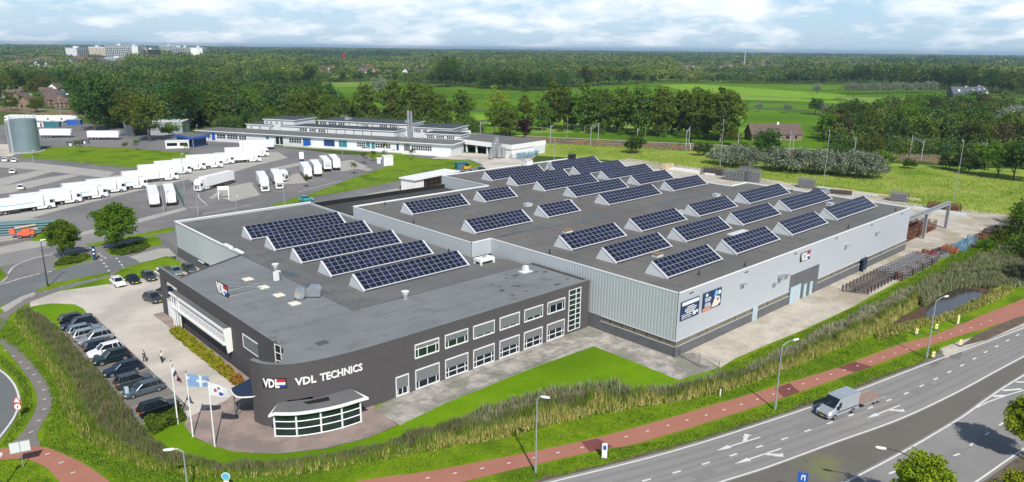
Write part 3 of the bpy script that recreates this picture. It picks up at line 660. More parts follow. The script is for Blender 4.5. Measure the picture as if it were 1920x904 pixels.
# entrance canopy
c = MB(); cp = smooth([(28.9, 78.4), (28.6, 77.0), (28.8, 75.8), (30.0, 74.9)], 4)+[(31.2, 75.0), (34.4, 79.0), (34.5, 80.5)]
c.prism(cp, 3.35, 3.5, 0, bottom=True); ca = c.build('entrance_canopy', [B['trim']], off)
c = MB(); cq = [(x+.12*(32-x)/3, y-.0) for x, y in cp]; c.prism(cq, 3.5, 3.53, 0); c.build('canopy_top', [mat('dark_blue_canopy', (.02, .035, .07), .5)], ca)
c = MB(); c.tube((29.2, 78.2, 0), (29.1, 77.9, 3.35), .06, 6); c.tube((29.2, 78.2, 0), (29.6, 76.4, 3.35), .05, 6); c.build('canopy_post', [B['plinth']], ca)
# lettering on the curved wall
def on_curve(s_):
    L = 0
    for i in range(len(curve)-1):
        a = Vector(curve[i]); b = Vector(curve[i+1]); l = (b-a).length
        if L+l >= s_ or i == len(curve)-2:
            t = (b-a)/l; return a+t*(s_-L), t
        L += l
def at_x(x):
    L = 0
    for i in range(len(curve)-1):
        a = Vector(curve[i]); b = Vector(curve[i+1])
        if a.x <= x <= b.x: return L+(b-a).length*(x-a.x)/(b.x-a.x)
        L += (b-a).length
    return L
def curvemap(s0, z0, sx=1.0, out=.12):
    def f(c):
        p, t = on_curve(s0+c.x*sx); nrm = Vector((t.y, -t.x))
        return (p.x+nrm.x*(out+c.z), p.y+nrm.y*(out+c.z), z0+c.y)
    return f
ls = thing('wall_lettering', 'large white capital letters of the company name on the curved dark brick wall', 'lettering', (37, 70, 5.3), world=True)
s0, s1 = at_x(33.5), at_x(41.2)
for word, f0, f1, in (('VDL', 0.0, .285), ('TECHNICS', .345, 1.0)):
    tmp = MB(); wd = merge_glyph(tmp, word, 1.25, lambda c: tuple(c))
    k_ = (s1-s0)*(f1-f0)/wd
    b = MB(); merge_glyph(b, word, 1.25, curvemap(s0+(s1-s0)*f0, 5.15, k_), bold=.035); b.build('word', [B['white']], ls)
def logo(name, label, fmap, loc, w_=2.5, h_=1.25, group=None):
    """flat emblem: white letters on a black shape, red and blue bars to the right"""
    t = thing(name, label, 'logo sign', loc, world=True)
    def rect(x0, y0, x1, y1, z, mt, nm):
        b = MB(); N = 6
        pts = [Vector((x0+(x1-x0)*i/N, y, z)) for y in (y0, y1) for i in range(N+1)]
        b.add([fmap(p) for p in pts], [(i, i+1, N+2+i, N+1+i) for i in range(N)]); b.build(nm, [mt], t, recalc=False)
    rect(-.06*w_, -.05*h_, w_*1.02, .88*h_, 0, B['dblack'], 'backing')
    rect(.55*w_, .52*h_, w_*.97, .80*h_, .03, B['red'], 'red_bar'); rect(.55*w_, .27*h_, w_*.97, .50*h_, .03, B['white'], 'white_bar'); rect(.55*w_, .02*h_, w_*.97, .26*h_, .03, B['blue'], 'blue_bar')
    tmp = MB(); wd = merge_glyph(tmp, 'VDL', h_*1.12, lambda c: tuple(c))
    k_ = .70*w_/wd
    b = MB(); merge_glyph(b, 'VDL', h_*1.12, lambda c: fmap(Vector((c.x*k_, c.y+.03*h_, c.z+.06))), bold=.05); b.build('letters', [B['white']], t)
    return t
sl = at_x(30.9)
logo('wall_logo', 'white, red and blue company emblem on the left end of the curved brick wall', lambda c: curvemap(sl, 5.05)(c), (31.5, 72.5, 5))
# ------------------------------------------------------------------ low hall behind the office
lo_ = thing('workshop_hall', 'lower grey hall with five long roof lights left of the tall hall', 'building', (62, 116, 0), world=True)
def ribbed(mb, a, b, z0, z1, out, pitch=.55, dep=.028, mi=0):
    a, b = Vector(a), Vector(b); t = (b-a); L = t.length; t /= L; n = Vector(out)
    N = int(L/pitch); pts = []
    for i in range(N+1):
        s_ = i*L/N
        pts += [(s_, 0)] + ([(s_+.18*pitch, dep), (s_+.62*pitch, dep), (s_+.8*pitch, 0)] if i < N else [])
    v = []
    for z in (z0, z1): v += [((a+t*s_+n*d).x, (a+t*s_+n*d).y, z) for s_, d in pts]
    k_ = len(pts); mb.add(v, [(i, i+1, k_+i+1, k_+i) for i in range(k_-1)], mi)
b = MB(); ribbed(b, (48.0, 119.0), (48.0, 151.2), 2.05, 7.35, (-1, 0)); b.bx(48.02, 119, 0, 48.2, 151.2, 7.35)
b.bx(48.2, 151.0, 2.0, 78.0, 151.2, 7.3); b.bx(77.4, 131.8, 0, 77.8, 151, 7.35)
b.build('cladding', [B['rib']], lo_, recalc=False)
b = MB(); b.bx(47.9, 119.2, 0, 48.02, 151.3, 1.45); b.bx(47.9, 119.2, 1.45, 48.02, 122.0, 2.04); b.bx(47.9, 138.0, 1.45, 48.02, 151.3, 2.04); b.bx(48.2, 151.2, 0, 78, 151.3, 2.0); b.build('plinth', [B['plinth']], lo_)
b = MB(); b.bx(47.93, 122, 1.45, 48.01, 138, 2.04); f = b.build('window', [B['glass']], lo_)
b = MB()
for y in (122, 126, 130, 134, 138): b.bx(47.88, y-.06, 1.45, 47.93, y+.06, 2.04)
b.bx(47.7, 137, 1.75, 47.93, 139.6, 1.85); b.build('frame', [B['frame']], f)
b = MB(); b.prism([(48.2, 82), (81.4, 82), (81.4, 88), (77.9, 93), (77.4, 93), (77.4, 131.8), (77.4, 151), (48.2, 151)], ZL-.3, ZL, 0); b.build('roof', [B['roof']], lo_)
b = MB(); b.bx(47.85, 119, 7.35, 48.25, 151.35, 7.50); b.bx(48.25, 150.95, 7.35, 78, 151.35, 7.50); b.build('parapet_trim', [B['trim']], lo_)
b = MB(); b.bx(47.8, 119.1, 7.50, 48.5, 122.3, 7.75); b.bx(47.8, 123.6, 7.50, 48.5, 126.6, 7.75); b.build('trim_box', [B['trim']], lo_)
b = MB(); b.bx(47.6, 82, ZL, 48.0, 119, ZO+.06); b.bx(48.0, 82.0, ZL, 81.2, 82.35, ZO+.06); b.build('upstand', [B['plinth']], lo_)
sm = MB()
for x in (52.3, 63.5, 74.6): sm.bx(x, 84, ZL, x+.05, 150, ZL+.012)
for y in (86.5, 96.8, 106.6, 116.4, 126.4, 134, 142): sm.bx(49, y, ZL, 77, y+.04, ZL+.012)
sm.build('roof_seams', [B['seam']], lo_)
wp = MB()
for c_, r_ in (((55.2, 99.5), (3.0, .8)), ((49.6, 104.5), (.9, 2.4)), ((49.2, 95), (.7, 3.2)), ((58, 101.5), (1.2, .5)), ((55, 136), (4, .4)), ((66, 137), (5, .3))):
    q = [(c_[0]+r_[0]*math.cos(a)*random.uniform(.7, 1.15), c_[1]+r_[1]*math.sin(a)*random.uniform(.7, 1.15)) for a in [i*math.pi/7 for i in range(14)]]
    wp.prism(q, ZL, ZL+.016, 0)
wp.build('wet_patch', [B['wet']], lo_)
# sunken dark roof beside it
b = MB(); b.bx(77.9, 132.0, 6.2, 115.2, 149.2, 6.5, 0); b.bx(77.9, 149.2, 0, 115.4, 149.6, 7.45, 1); b.bx(77.8, 132.0, 6.5, 78.1, 149.6, 7.35, 1)
b.build('sunken_roof', [B['dark_roof'], B['black']], lo_)
# ------------------------------------------------------------------ large hall
h = thing('factory_hall', 'long tall light grey hall with white roof edge covered in tilted solar roof lights', 'building', (125, 100, 0), world=True)
fp = [(82, 53.7), (169, 53.7), (169, 93), (161.5, 93), (161.5, 114), (167, 114), (167, 150.5), (115.4, 150.5), (115.4, 131.8), (77.6, 131.8), (77.6, 93), (82, 93)]
b = MB(); b.prism([(82.1, 53.85), (168.9, 53.85), (168.9, 92.9), (161.4, 92.9), (161.4, 114.1), (166.9, 114.1), (166.9, 150.4), (115.5, 150.4), (115.5, 131.7), (77.7, 131.7), (77.7, 93.1), (82.1, 93.1)], ZH-.4, ZH, 0); b.build('roof', [B['roof2']], h)
b = MB()
b.bx(82.0, 53.7, 2.37, 169, 53.9, 9.5, 0)
b.build('front_cladding', [B['clad']], h)
b = MB(); ribbed(b, (82.0, 93.0), (82.0, 53.7), 2.37, 9.5, (-1, 0)); b.bx(82.02, 53.9, 2.37, 82.2, 93, 9.5)
ribbed(b, (77.6, 131.8), (77.6, 93.0), 6.9, 9.5, (-1, 0)); b.bx(77.62, 93.2, 6.9, 77.8, 131.7, 9.5)
b.bx(77.6, 93.0, 6.9, 82.0, 93.15, 9.5); b.bx(77.6, 131.6, 6.9, 115.4, 131.8, 9.5); b.bx(115.4, 131.8, 6.5, 115.6, 150.5, 9.5); b.bx(115.6, 150.3, 0, 167, 150.5, 9.5)
for (x0, y0, x1, y1) in ((168.8, 53.9, 169, 93), (161.3, 93, 161.5, 114), (166.8, 114, 167, 150.3), (161.5, 92.8, 168.8, 93), (161.5, 114, 166.8, 114.2)): b.bx(x0, y0, 0, x1, y1, 9.5)
b.build('side_cladding', [B['rib']], h, recalc=False)
b = MB(); T = .12
for i in range(len(fp)):
    (x0, y0), (x1, y1) = fp[i], fp[(i+1) % len(fp)]
    b.box(((x0+x1)/2, (y0+y1)/2, 9.58), (abs(x1-x0)+T, abs(y1-y0)+T, .20 if i % 2 else .196))
b.build('parapet_trim', [B['trim']], h)
b = MB(); b.bx(82.05, 53.62, 0, 115.2, 53.9, 1.55); b.bx(125.9, 53.62, 0, 144.6, 53.9, 1.55); b.bx(147.4, 53.62, 0, 169, 53.9, 1.55); b.bx(81.92, 53.8, 0, 82.2, 71.5, 1.55); b.bx(81.92, 67.3, 1.55, 82.2, 71.5, 2.36); b.bx(115.2, 53.6, 0, 125.9, 53.9, 5.2)
b.build('plinth', [B['plinth']], h)
b = MB(); b.bx(82.15, 53.72, 1.55, 115.2, 53.86, 2.37); b.bx(125.9, 53.72, 1.55, 169, 53.86, 2.37); b.bx(82.04, 53.9, 1.55, 82.16, 67.3, 2.37)
f = b.build('window', [B['glass_b']], h)
b = MB(); b.bx(82.0, 53.58, 2.33, 115.2, 53.72, 2.42); b.bx(125.9, 53.58, 2.33, 169, 53.72, 2.42); b.bx(81.88, 53.7, 2.33, 82.0, 67.3, 2.42)
b.bx(82.0, 53.6, 1.52, 115.2, 53.7, 1.60); b.bx(125.9, 53.6, 1.52, 169, 53.7, 1.60); b.bx(81.9, 53.7, 1.52, 82.03, 67.3, 1.60)
b.build('frame', [B['rib']], f)
b = MB()
for i in range(5): b.bx(82.0, 56.3+i*2.3, 1.58, 82.06, 56.4+i*2.3, 2.35)
for x in (90, 98, 108, 132, 140, 155, 162): b.bx(x, 53.68, 1.58, x+.08, 53.74, 2.35)
b.build('mullion', [B['dblack']], f)
for (x0, x1, z1, mt) in ((103.1, 104.6, 2.5, 'doorlb'), (115.6, 119.3, 3.0, 'doorlb')):
    b = MB(); b.bx(x0, 53.52, 0, x1, 53.6, z1); d = b.build('door', [B[mt]], h)
    b = MB(); b.bx(x0+.3*(x1-x0), 53.49, .1, x1-.3*(x1-x0), 53.52, z1*.72); b.build('door_leaf', [B['clad']], d)
for x0 in (120.6, 122.9):
    b = MB(); b.bx(x0, 53.52, .1, x0+1.0, 53.6, 2.5); b.build('door', [B['doorlb']], h)
b = MB(); b.bx(144.6, 53.3, 0, 147.4, 54.0, 2.5); b.bx(144.6, 52.9, 0, 144.8, 53.9, 2.4); b.build('side_porch', [mat('dark_blue_porch', (.012, .03, .055), .4)], h)
# wall lamps and vents
for x, z in ((98.5, 7.3), (108.9, 5.2), (112.9, 5.8), (136.0, 6.8), (150.5, 7.0)):
    b = MB(); b.bx(x, 52.9, z, x+.9, 53.6, z+.12); b.bx(x, 53.4, z-.6, x+.12, 53.7, z); b.build('wall_lamp', [B['galv']], h)
b = MB(); b.bx(110.6, 53.1, 5.7, 112.2, 53.7, 6.3); b.bx(110.9, 53.2, 5.3, 111.5, 53.7, 5.7); b.build('wall_unit', [B['galv']], h)
for x in (84.6, 99.6, 115.6, 131.5, 147.5, 163.5):
    b = MB(); b.bx(x, 53.64, 8.85, x+1.0, 53.7, 9.05); b.build('overflow', [B['plinth']], h)
sm = MB()
for x in (84.9, 91.2, 97.6, 104.2, 110.6, 117, 123.4, 129.8, 136.2, 142.6, 149, 155.4, 162): sm.bx(x, 55, ZH, x+.05, 131 if x < 115 else 150, ZH+.012)
for y in (56.5, 66.6, 76.4, 86.2, 95.7, 105.5, 115.6, 125, 134, 143): sm.bx(83 if y < 93 else 78.5, y, ZH, 160, y+.04, ZH+.012)
sm.build('roof_seams', [B['seam']], h)
sm = MB(); sm.bx(83.5, 90.6, ZH, 160, 90.68, ZH+.03); sm.bx(120, 56, ZH, 120.08, 132, ZH+.03); sm.bx(98, 88.6, ZH, 120, 88.68, ZH+.03); sm.build('cable', [mat('reddish_roof_cable', (.18, .07, .06), .8)], h)
wp = MB()
for c_, r_ in (((88, 93.5), (5.5, .45)), ((96, 92.5), (6, .3)), ((107, 92.2), (4.5, .8)), ((126, 91.6), (6, .35)), ((135, 92.2), (6, .8)), ((150, 92), (8, .3)), ((150.5, 55.8), (4, .4)), ((158, 55.6), (5, .3)), ((112, 113), (3, .5)), ((90, 131), (4, .35)), ((130, 55.6), (3, .3))):
    q = [(c_[0]+r_[0]*math.cos(a)*random.uniform(.7, 1.15), c_[1]+r_[1]*math.sin(a)*random.uniform(.7, 1.2)) for a in [i*math.pi/9 for i in range(18)]]
    wp.prism(q, ZH, ZH+.016, 0)
wp.build('wet_patch', [B['wet']], h)
logo('wall_logo', 'white, red and blue company emblem high on the long light grey hall wall', lambda c: (118.2+c.x, 53.62-c.z, 7.1+c.y), (118, 53.6, 7), 3.4, 1.75)
# ------------------------------------------------------------------ two banners
def banner(name, label, x0, x1, z0, z1, draw):
    t = thing(name, label, 'banner', ((x0+x1)/2, 53.6, z0), world=True)
    b = MB(); b.bx(x0, 53.50, z0, x1, 53.62, z1); b.build('board', [B['navy']], t)
    draw(t, x0, x1, z0, z1); return t
def strokes(t, items, nm='print'):
    for mt in sorted(set(i[4] for i in items)):
        b = MB()
        for (x0, z0, x1, z1, m_) in items:
            if m_ == mt: b.bx(x0, 53.475, z0, x1, 53.50, z1)
        b.build(nm, [B[mt]], t)
def d1(t, x0, x1, z0, z1):
    W = x1-x0; it = [(x0+.15, z1-.62, x1-.15, z1-.12, 'white')]
    for k_, (a, b_) in enumerate(((.32, .70), (.22, .84), (.20, .82), (.30, .74))):
        n = 9; z = z1-.95-k_*.27; xx = x0+a*W
        while xx < x0+b_*W: 
            l = random.uniform(.10, .34); it.append((xx, z-.12, min(xx+l, x0+b_*W), z+.03, 'white')); xx += l+.07
    it.append((x0+.1, z0+.78, x1-.1, z0+.81, 'white'))
    xx = x0+.2
    while xx < x0+.56*W: l = random.uniform(.1, .3); it.append((xx, z0+.48, xx+l, z0+.62, 'white')); it.append((xx, z0+.18, xx+l*.9, z0+.30, 'white')); xx += l+.09
    it += [(x0+.66*W, z0+.25, x0+.82*W, z0+.72, 'white'), (x0+.84*W, z0+.45, x0+.95*W, z0+.75, 'white')]
    strokes(t, it)
def d2(t, x0, x1, z0, z1):
    W = x1-x0; H_ = z1-z0; it = [(x0+.12*W, z1-.60, x0+.24*W, z1-.22, 'white')]
    for k_ in range(9):
        z = z1-.85-k_*.17
        if k_ == 4: continue
        xx = x0+.10*W
        while xx < x0+.40*W: l = random.uniform(.1, .3); it.append((xx, z-.05, min(xx+l, x0+.43*W), z+.04, 'white')); xx += l+.08
    it.append((x0, z0, x0+.42*W, z0+.38, 'orange'))
    strokes(t, it)
    b = MB(); b.add([(x0+.46*W, 53.48, z0+.12), (x0+.80*W, 53.48, z0+.12), (x0+.97*W, 53.48, z0+.5), (x0+.9*W, 53.48, z0+1.5), (x0+.66*W, 53.48, z0+1.75)], [(0, 1, 2, 3, 4)]); b.build('picture', [B['skin']], t)
    for cx_, cz_, r_, mt in ((.70, .80, .42, 'skyblue'), (.88, .78, .36, 'white'), (.62, .66, .2, 'skyblue'), (.80, .42, .22, 'navy')):
        b = MB(); b.add([(x0+cx_*W+r_*math.cos(a), 53.468 if mt != 'navy' else 53.465, z0+cz_*H_+r_*math.sin(a)) for a in [i*math.pi/10 for i in range(20)]], [tuple(range(20))]); b.build('picture', [B[mt]], t)
banner('wall_banner', 'dark blue banner with white top band and centred white lines, nearest the hall corner', 82.6, 87.1, 5.35, 8.1, d1)
banner('wall_banner', 'dark blue banner with pale picture and orange corner on the hall wall', 88.1, 92.9, 5.4, 8.15, d2)
# ------------------------------------------------------------------ roof lights with solar modules
mod = MB(); mw, mh = 1.06, 1.72
mod.bx(-mw/2, -mh/2, 0, mw/2, mh/2, .03, 1)
for sx in (-1, 1):
    for sy in (-1, 1):
        cx_, cy_ = sx*mw*.2475-0, sy*mh*.2475
        mod.bx(cx_-mw*.235, cy_-mh*.235, .03, cx_+mw*.235, cy_+mh*.235, .036, 0)
mod = MB(); mod.bx(-mw/2, -mh/2, 0, mw/2, mh/2, .03, 1)
for sy in (-1, 1): mod.bx(-mw/2+.035, sy*mh*.25-mh*.235+(.0), .03, mw/2-.035, sy*mh*.25+mh*.235, .036, 0)
pv0 = mod.build('solar_panel', [B['pv'], B['pvline']]); pvmesh = pv0.data; bpy.data.objects.remove(pv0)
SL = [(53.7, 20, 128.2, 7.0, 18), (53.7, 20, 118.4, 7.0, 18), (53.5, 20, 108.2, 7.0, 18), (53.5, 20, 98.5, 7.0, 18), (53.6, 20.2, 89.1, 7.0, 18),
 (82.5, 15, 117.4, 9.4, 13), (101.8, 9.6, 117.3, 9.4, 8), (82.3, 14.5, 97.6, 9.4, 13), (101.5, 9.6, 97.9, 9.4, 8),
 (120.4, 19.4, 136.2, 9.4, 17), (120.4, 19.4, 126.8, 9.4, 17), (120.9, 19.4, 117.9, 9.4, 17), (120.9, 19.0, 108.0, 9.4, 17), (120.2, 19.2, 97.9, 9.4, 17),
 (144.2, 19.8, 136.8, 9.4, 17), (144.3, 19.6, 127.6, 9.4, 17), (144.8, 19.4, 118.2, 9.4, 17), (144.8, 14.8, 108.4, 9.4, 13), (144.6, 14.6, 98.2, 9.4, 13),
 (87.2, 14.6, 78.5, 9.4, 12), (106.5, 14.6, 78.7, 9.4, 12), (125.7, 14.6, 78.8, 9.4, 12), (145.2, 18.6, 78.7, 9.4, 15),
 (86.9, 15, 68.8, 9.4, 13), (106.5, 14.9, 69.0, 9.4, 13), (125.6, 14.9, 69.0, 9.4, 13), (145.0, 19.6, 69.0, 9.4, 17),
 (86.5, 15, 58.8, 9.4, 13), (106.0, 14.6, 58.9, 9.4, 12), (125.3, 14.6, 58.9, 9.4, 12), (144.4, 19.7, 59.0, 9.4, 17)]
ordn = ['nearest', 'second', 'third', 'fourth', 'rearmost']
low = {128.2: 'rearmost', 118.4: 'second from the rear', 108.2: 'middle', 98.5: 'second from the front', 89.1: 'frontmost'}
for i, (x0, L, y0, z0, n) in enumerate(SL):
    if i < 5: lab = f'{low[y0]} of the five long solar roof lights on the lower hall roof'
    elif i < 9: lab = ['left solar roof light in the rear pair beside the white roof edge', 'short solar roof light right of the rear pair near the dark sunken roof', 'left solar roof light just behind the white roof step', 'short solar roof light right of the one behind the roof step'][i-5]
    elif i < 14: lab = f'{["rearmost", "second", "third", "fourth", "nearest"][i-9]} solar roof light of the left rear block of five, counted from the back'
    elif i < 19: lab = f'{["rearmost", "second", "third", "fourth", "nearest"][i-14]} solar roof light of the right rear block of five, counted from the back'
    else:
        k_ = i-19; lab = f'solar roof light in the {["rear", "middle", "front"][k_//4]} row of the front twelve, {["leftmost", "second from left", "third from left", "rightmost"][k_ % 4]}'
    t = thing('roof_light', lab, 'roof light', (x0, y0, z0), group='tilted solar roof lights on the hall roofs', world=False)
    D, RY, RZ = (4.15, 2.95, 1.95)
    b = MB(); prof = [(0, 0), (0, .22), (RY-.1, RZ), (RY+.1, RZ), (D, .1), (D, 0)]
    b.extr(prof, 'x', 0, L, 0); b.extr([(0, .0), (-.08, .05), (-.08, .3), (RY, RZ+.14), (RY+.1, RZ+.14), (RY+.1, RZ)], 'x', -.06, .12, 0); b.extr([(0, .0), (-.08, .05), (-.08, .3), (RY, RZ+.14), (RY+.1, RZ+.14), (RY+.1, RZ)], 'x', L-.12, L+.06, 0)
    b.bx(.1, -.12, 0, L-.1, 0.02, .2, 1)
    b.build('rooflight_body', [B['rl'], B['pvback']], t)
    sl_ = math.atan2(RZ-.22, RY-.1); n_ = n; step = (L-.5)/n_
    for r in range(2):
        for c_ in range(n_):
            o = bpy.data.objects.new('solar_panel', pvmesh); col.objects.link(o); o.parent = t
            s_ = .10+mh/2+r*(mh+.045)
            o.location = (.25+step*(c_+.5), s_*math.cos(sl_)-.05*math.sin(sl_), .22+s_*math.sin(sl_)+.05*math.cos(sl_))
            o.rotation_euler = (sl_, 0, 0); o.scale = (step/mw*.975, 1, 1)
# ------------------------------------------------------------------ roof equipment
def roofthing(name, label, cat, loc, parts, rz=0, group=None):
    t = thing(name, label, cat, loc, rz, group)
    for nm, mb, mt in parts: mb.build(nm, [B[mt]], t)
    return t
def pot(r=.28, h_=.8): return [('pipe', MB().tube((0, 0, 0), (0, 0, h_*.6), r, 10), 'galv'), ('cowl', MB().tube((0, 0, h_*.6), (0, 0, h_), r*1.0, 10, r2=r*1.7), 'white')]
roofthing('roof_vent', 'white funnel vent beside the square fan unit on the office roof edge', 'roof vent', (47.9, 105.8, 7.5), pot(.34, 1.2), group='funnel roof vents')
roofthing('roof_vent', 'white funnel vent on the step between office roof and lower hall roof', 'roof vent', (55.6, 81.3, 7.5), pot(.34, 1.2), group='funnel roof vents')
fan = MB(); fan.bx(-.55, -.25, .1, .55, .25, 1.5)
t = roofthing('air_conditioner', 'upright white fan unit on the office roof behind the rooftop sign', 'air conditioner', (45.9, 101.0, 7.5), [('housing', fan, 'white')], rz=R(20))
for z in (.5, 1.1): MB().tube((.15, -.27, z), (.25, -.25, z), .3, 12).build('fan_grille', [B['plinth']], t)
for (x, y, l) in ((42.7, 104.3, 'rearmost'), (42.8, 99.1, 'second from the rear'), (42.9, 94.3, 'third from the rear'), (42.9, 89.6, 'frontmost')):
    roofthing('roof_dome', f'pale flat skylight dome on the left office roof, {l} of four', 'skylight', (x, y, 7.5), [('kerb', MB().bx(-.75, -.75, 0, .75, .75, .15), 'galv'), ('dome', MB().loft([[(-s, -s, z), (s, -s, z), (s, s, z), (-s, s, z)] for s, z in ((.66, .15), (.6, .25), (.35, .33))]), 'skin')], group='skylight domes on the office roof')
duct = MB(); duct.loft([[(x, .75*math.cos(a), .85+.75*math.sin(a)) for a in [i*math.pi/5 for i in range(10)]] for x in (-.8, .5)]); 
roofthing('duct_elbow', 'round silver ventilation elbow, left one of the pair on the office roof', 'ventilation duct', (44.6, 91.2, 7.5), [('elbow', duct, 'steel'), ('foot', MB().bx(-.5, -.5, 0, .5, .5, .3), 'galv')], rz=R(60))
roofthing('duct_box', 'rounded silver ventilation hood right of the round elbow on the office roof', 'ventilation duct', (46.6, 90.9, 7.5), [('hood', MB().loft([[(x, y, z) for y, z in ((-1, .2), (1, .2), (1, 1.1), (.5, 1.6), (-.5, 1.6), (-1, 1.1))] for x in (-.8, .8)]), 'steel'), ('foot', MB().bx(-.4, -.4, 0, .4, .4, .2), 'galv')], rz=R(50))
wu = MB(); wu.bx(-1.6, -.9, .5, 1.6, .9, .95)
wl = MB()
for x in (-1.4, 1.4):
    for y in (-.8, .8): wl.bx(x-.15, y-.15, 0, x+.15, y+.15, .5)
roofthing('roof_unit', 'low white unit on four legs below the inner corner of the tall hall wall', 'roof unit', (77.0, 89.0, 7.0), [('casing', wu, 'white'), ('legs', wl, 'white'), ('top_pipe', MB().tube((0, 0, .95), (0, 0, 1.3), .3, 8), 'galv')])
roofthing('roof_unit', 'small white square unit on a pale pad at the right end of the office roof', 'roof unit', (77.6, 79.6, 7.5), [('pad', MB().bx(-1, -.7, 0, 1, .7, .12), 'concrete_m' if 'concrete_m' in B else 'rl'), ('casing', MB().bx(-.4, -.3, .12, .4, .3, 1.0), 'white')])
for k_, (x, y, lb) in enumerate(((106.8, 109.2, 'near the middle of the rear left roof'), (96.2, 87.8, 'beside the reddish roof cable'), (95.6, 67.2, 'between the two nearest solar roof lights'), (158.4, 66.8, 'in front of the far right solar roof light'), (126.1, 83.6, 'behind the middle row of solar roof lights'), (116, 106.0, 'behind the short solar roof light'), (148, 88.8, 'near the rear right of the roof'))):
    roofthing('roof_hatch', f'small pale hatch box {lb}', 'roof hatch', (x, y, 9.4), [('curb', MB().bx(-.8, -.6, 0, .8, .6, .45), 'rl'), ('lid', MB().bx(-.9, -.7, .45, .9, .7, .55), 'tan' if k_ in (2, 1) else 'clad')], group='hatches on the hall roof')
fr = MB(); fr.bx(-2.7, -.6, .9, 2.7, .6, 1.1)
roofthing('ventilator_bank', 'long white-topped row of fans behind the nearest solar roof light', 'ventilator', (116.5, 64.9, 9.4), [('top', fr, 'rl'), ('fans', MB().bx(-2.4, -.1, .2, -1.8, .3, .9).bx(-1, -.1, .2, -.4, .3, .9).bx(.4, -.1, .2, 1, .3, .9).bx(1.8, -.1, .2, 2.4, .3, .9), 'white'), ('base', MB().bx(-2.5, -.5, 0, 2.5, .5, .2), 'pvback')])
roofthing('roof_box', 'plain white box at the far roof edge near the left rear block', 'roof box', (145.5, 149.0, 9.4), [('casing', MB().bx(-1.2, -.8, 0, 1.2, .8, 1.5), 'white'), ('cap', MB().bx(-1.3, -.9, 1.5, 1.3, .9, 1.6), 'rl')])
roofthing('roof_box', 'black box at the far roof edge behind the right rear block', 'roof box', (164.5, 149.2, 9.4), [('casing', MB().bx(-1, -.7, .2, 1, .7, 1.6), 'dblack'), ('leg', MB().bx(-.9, -.6, 0, -.6, .6, .2), 'galv')])
roofthing('flue', 'silver twin flue at the left end of the rearmost right roof light', 'flue', (142.6, 137.4, 9.4), [('pipe', MB().tube((0, 0, 0), (0, 0, 2.6), .28, 8).tube((.8, .3, 0), (.8, .3, 2.2), .28, 8), 'galv'), ('cap', MB().tube((0, 0, 2.6), (0, 0, 2.8), .4, 8), 'white')])
for i, (x, y, z) in enumerate(((92, 57, 9.4), (101.5, 54.8, 9.4), (139.5, 54.8, 9.4), (163.5, 54.9, 9.4), (83.5, 80, 9.4), (79, 112, 9.4), (76.5, 98, 7.0), (62, 135, 7.0), (84, 129.5, 9.4), (167.2, 80, 9.4))):
    roofthing('roof_stub', 'short dark pipe stub standing on the flat roof', 'pipe', (x, y, z), [('pipe', MB().tube((0, 0, 0), (0, 0, .7), .09, 6), 'dblack'), ('collar', MB().tube((0, 0, 0), (0, 0, .1), .2, 6), 'dblack')], group='dark pipe stubs on the roofs')
# standing sign with braces on the office roof
o = Vector((36.9, 101.2, 7.5))
ax = Vector((.05, -1, 0)).normalized()
rs = logo('roof_sign', 'upright company emblem sign with long back braces standing on the office roof', lambda c: (o.x+ax.x*c.x-c.z*1.0, o.y+ax.y*c.x, o.z+.25+c.y*1.05), tuple(o), 3.3, 1.8)
b = MB()
for d in (.3, 2.9):
    p = o+ax*d; b.tube((p.x+.1, p.y, 9.2), (p.x+6.2, p.y+.4, 7.55), .05, 4); b.tube((p.x+.1, p.y, 7.55), (p.x+6.2, p.y+.4, 7.55), .05, 4); b.tube((p.x+.08, p.y, 7.5), (p.x+.08, p.y, 9.3), .05, 4)
b.build('brace', [B['galv']], rs)
bk = MB(); bk.add([(o.x+.06, o.y, o.z+.2), (o.x+.06+ax.x*3.3, o.y+ax.y*3.3, o.z+.2), (o.x+.06+ax.x*3.3, o.y+ax.y*3.3, o.z+1.9), (o.x+.06, o.y, o.z+1.9)], [(0, 1, 2, 3)]); bk.build('back_plate', [B['plinth']], rs)
# ================================================================== vehicles
V = {}
V['tyre'] = mat('tyre_rubber', (.018, .018, .018), .85); V['rim'] = mat('alloy_rim', (.45, .46, .48), .35, .8)
V['glass'] = mat('car_glass', (.012, .018, .024), .05, spec=.8); V['lamp'] = mat('headlight', (.75, .77, .80), .15, spec=.8); V['tail'] = mat('tail_light', (.45, .01, .01), .25)
V['trim'] = mat('black_trim', (.02, .02, .022), .6); V['plate'] = mat('number_plate', (.75, .55, .04), .5)
def paint(name, c, metal=.35): return mat(name, c, .32, metal, coat=.6, spec=.5)
V['grey'] = paint('dark_grey_paint', (.06, .07, .075)); V['navy'] = paint('navy_paint', (.012, .022, .045)); V['green'] = paint('dark_green_paint', (.012, .030, .032))
V['black'] = paint('black_car_paint', (.008, .010, .014)); V['silver'] = paint('silver_paint', (.48, .49, .51), .6); V['white'] = paint('white_car_paint', (.76, .77, .78), 0)
V['slate'] = paint('slate_blue_paint', (.10, .13, .155)); V['ltblue'] = paint('light_blue_silver_paint', (.25, .33, .38), .5); V['teal'] = paint('turquoise_paint', (.05, .33, .36), .1)
V['vansilver'] = paint('silver_van_paint', (.46, .50, .54), .4); V['box'] = mat('white_trailer_panel', (.80, .80, .80), .45); V['boxg'] = mat('grey_trailer_panel', (.60, .61, .62), .5)
V['chassis'] = mat('truck_chassis', (.04, .042, .045), .7); V['blue'] = mat('light_blue_stripe', (.15, .45, .60), .5)
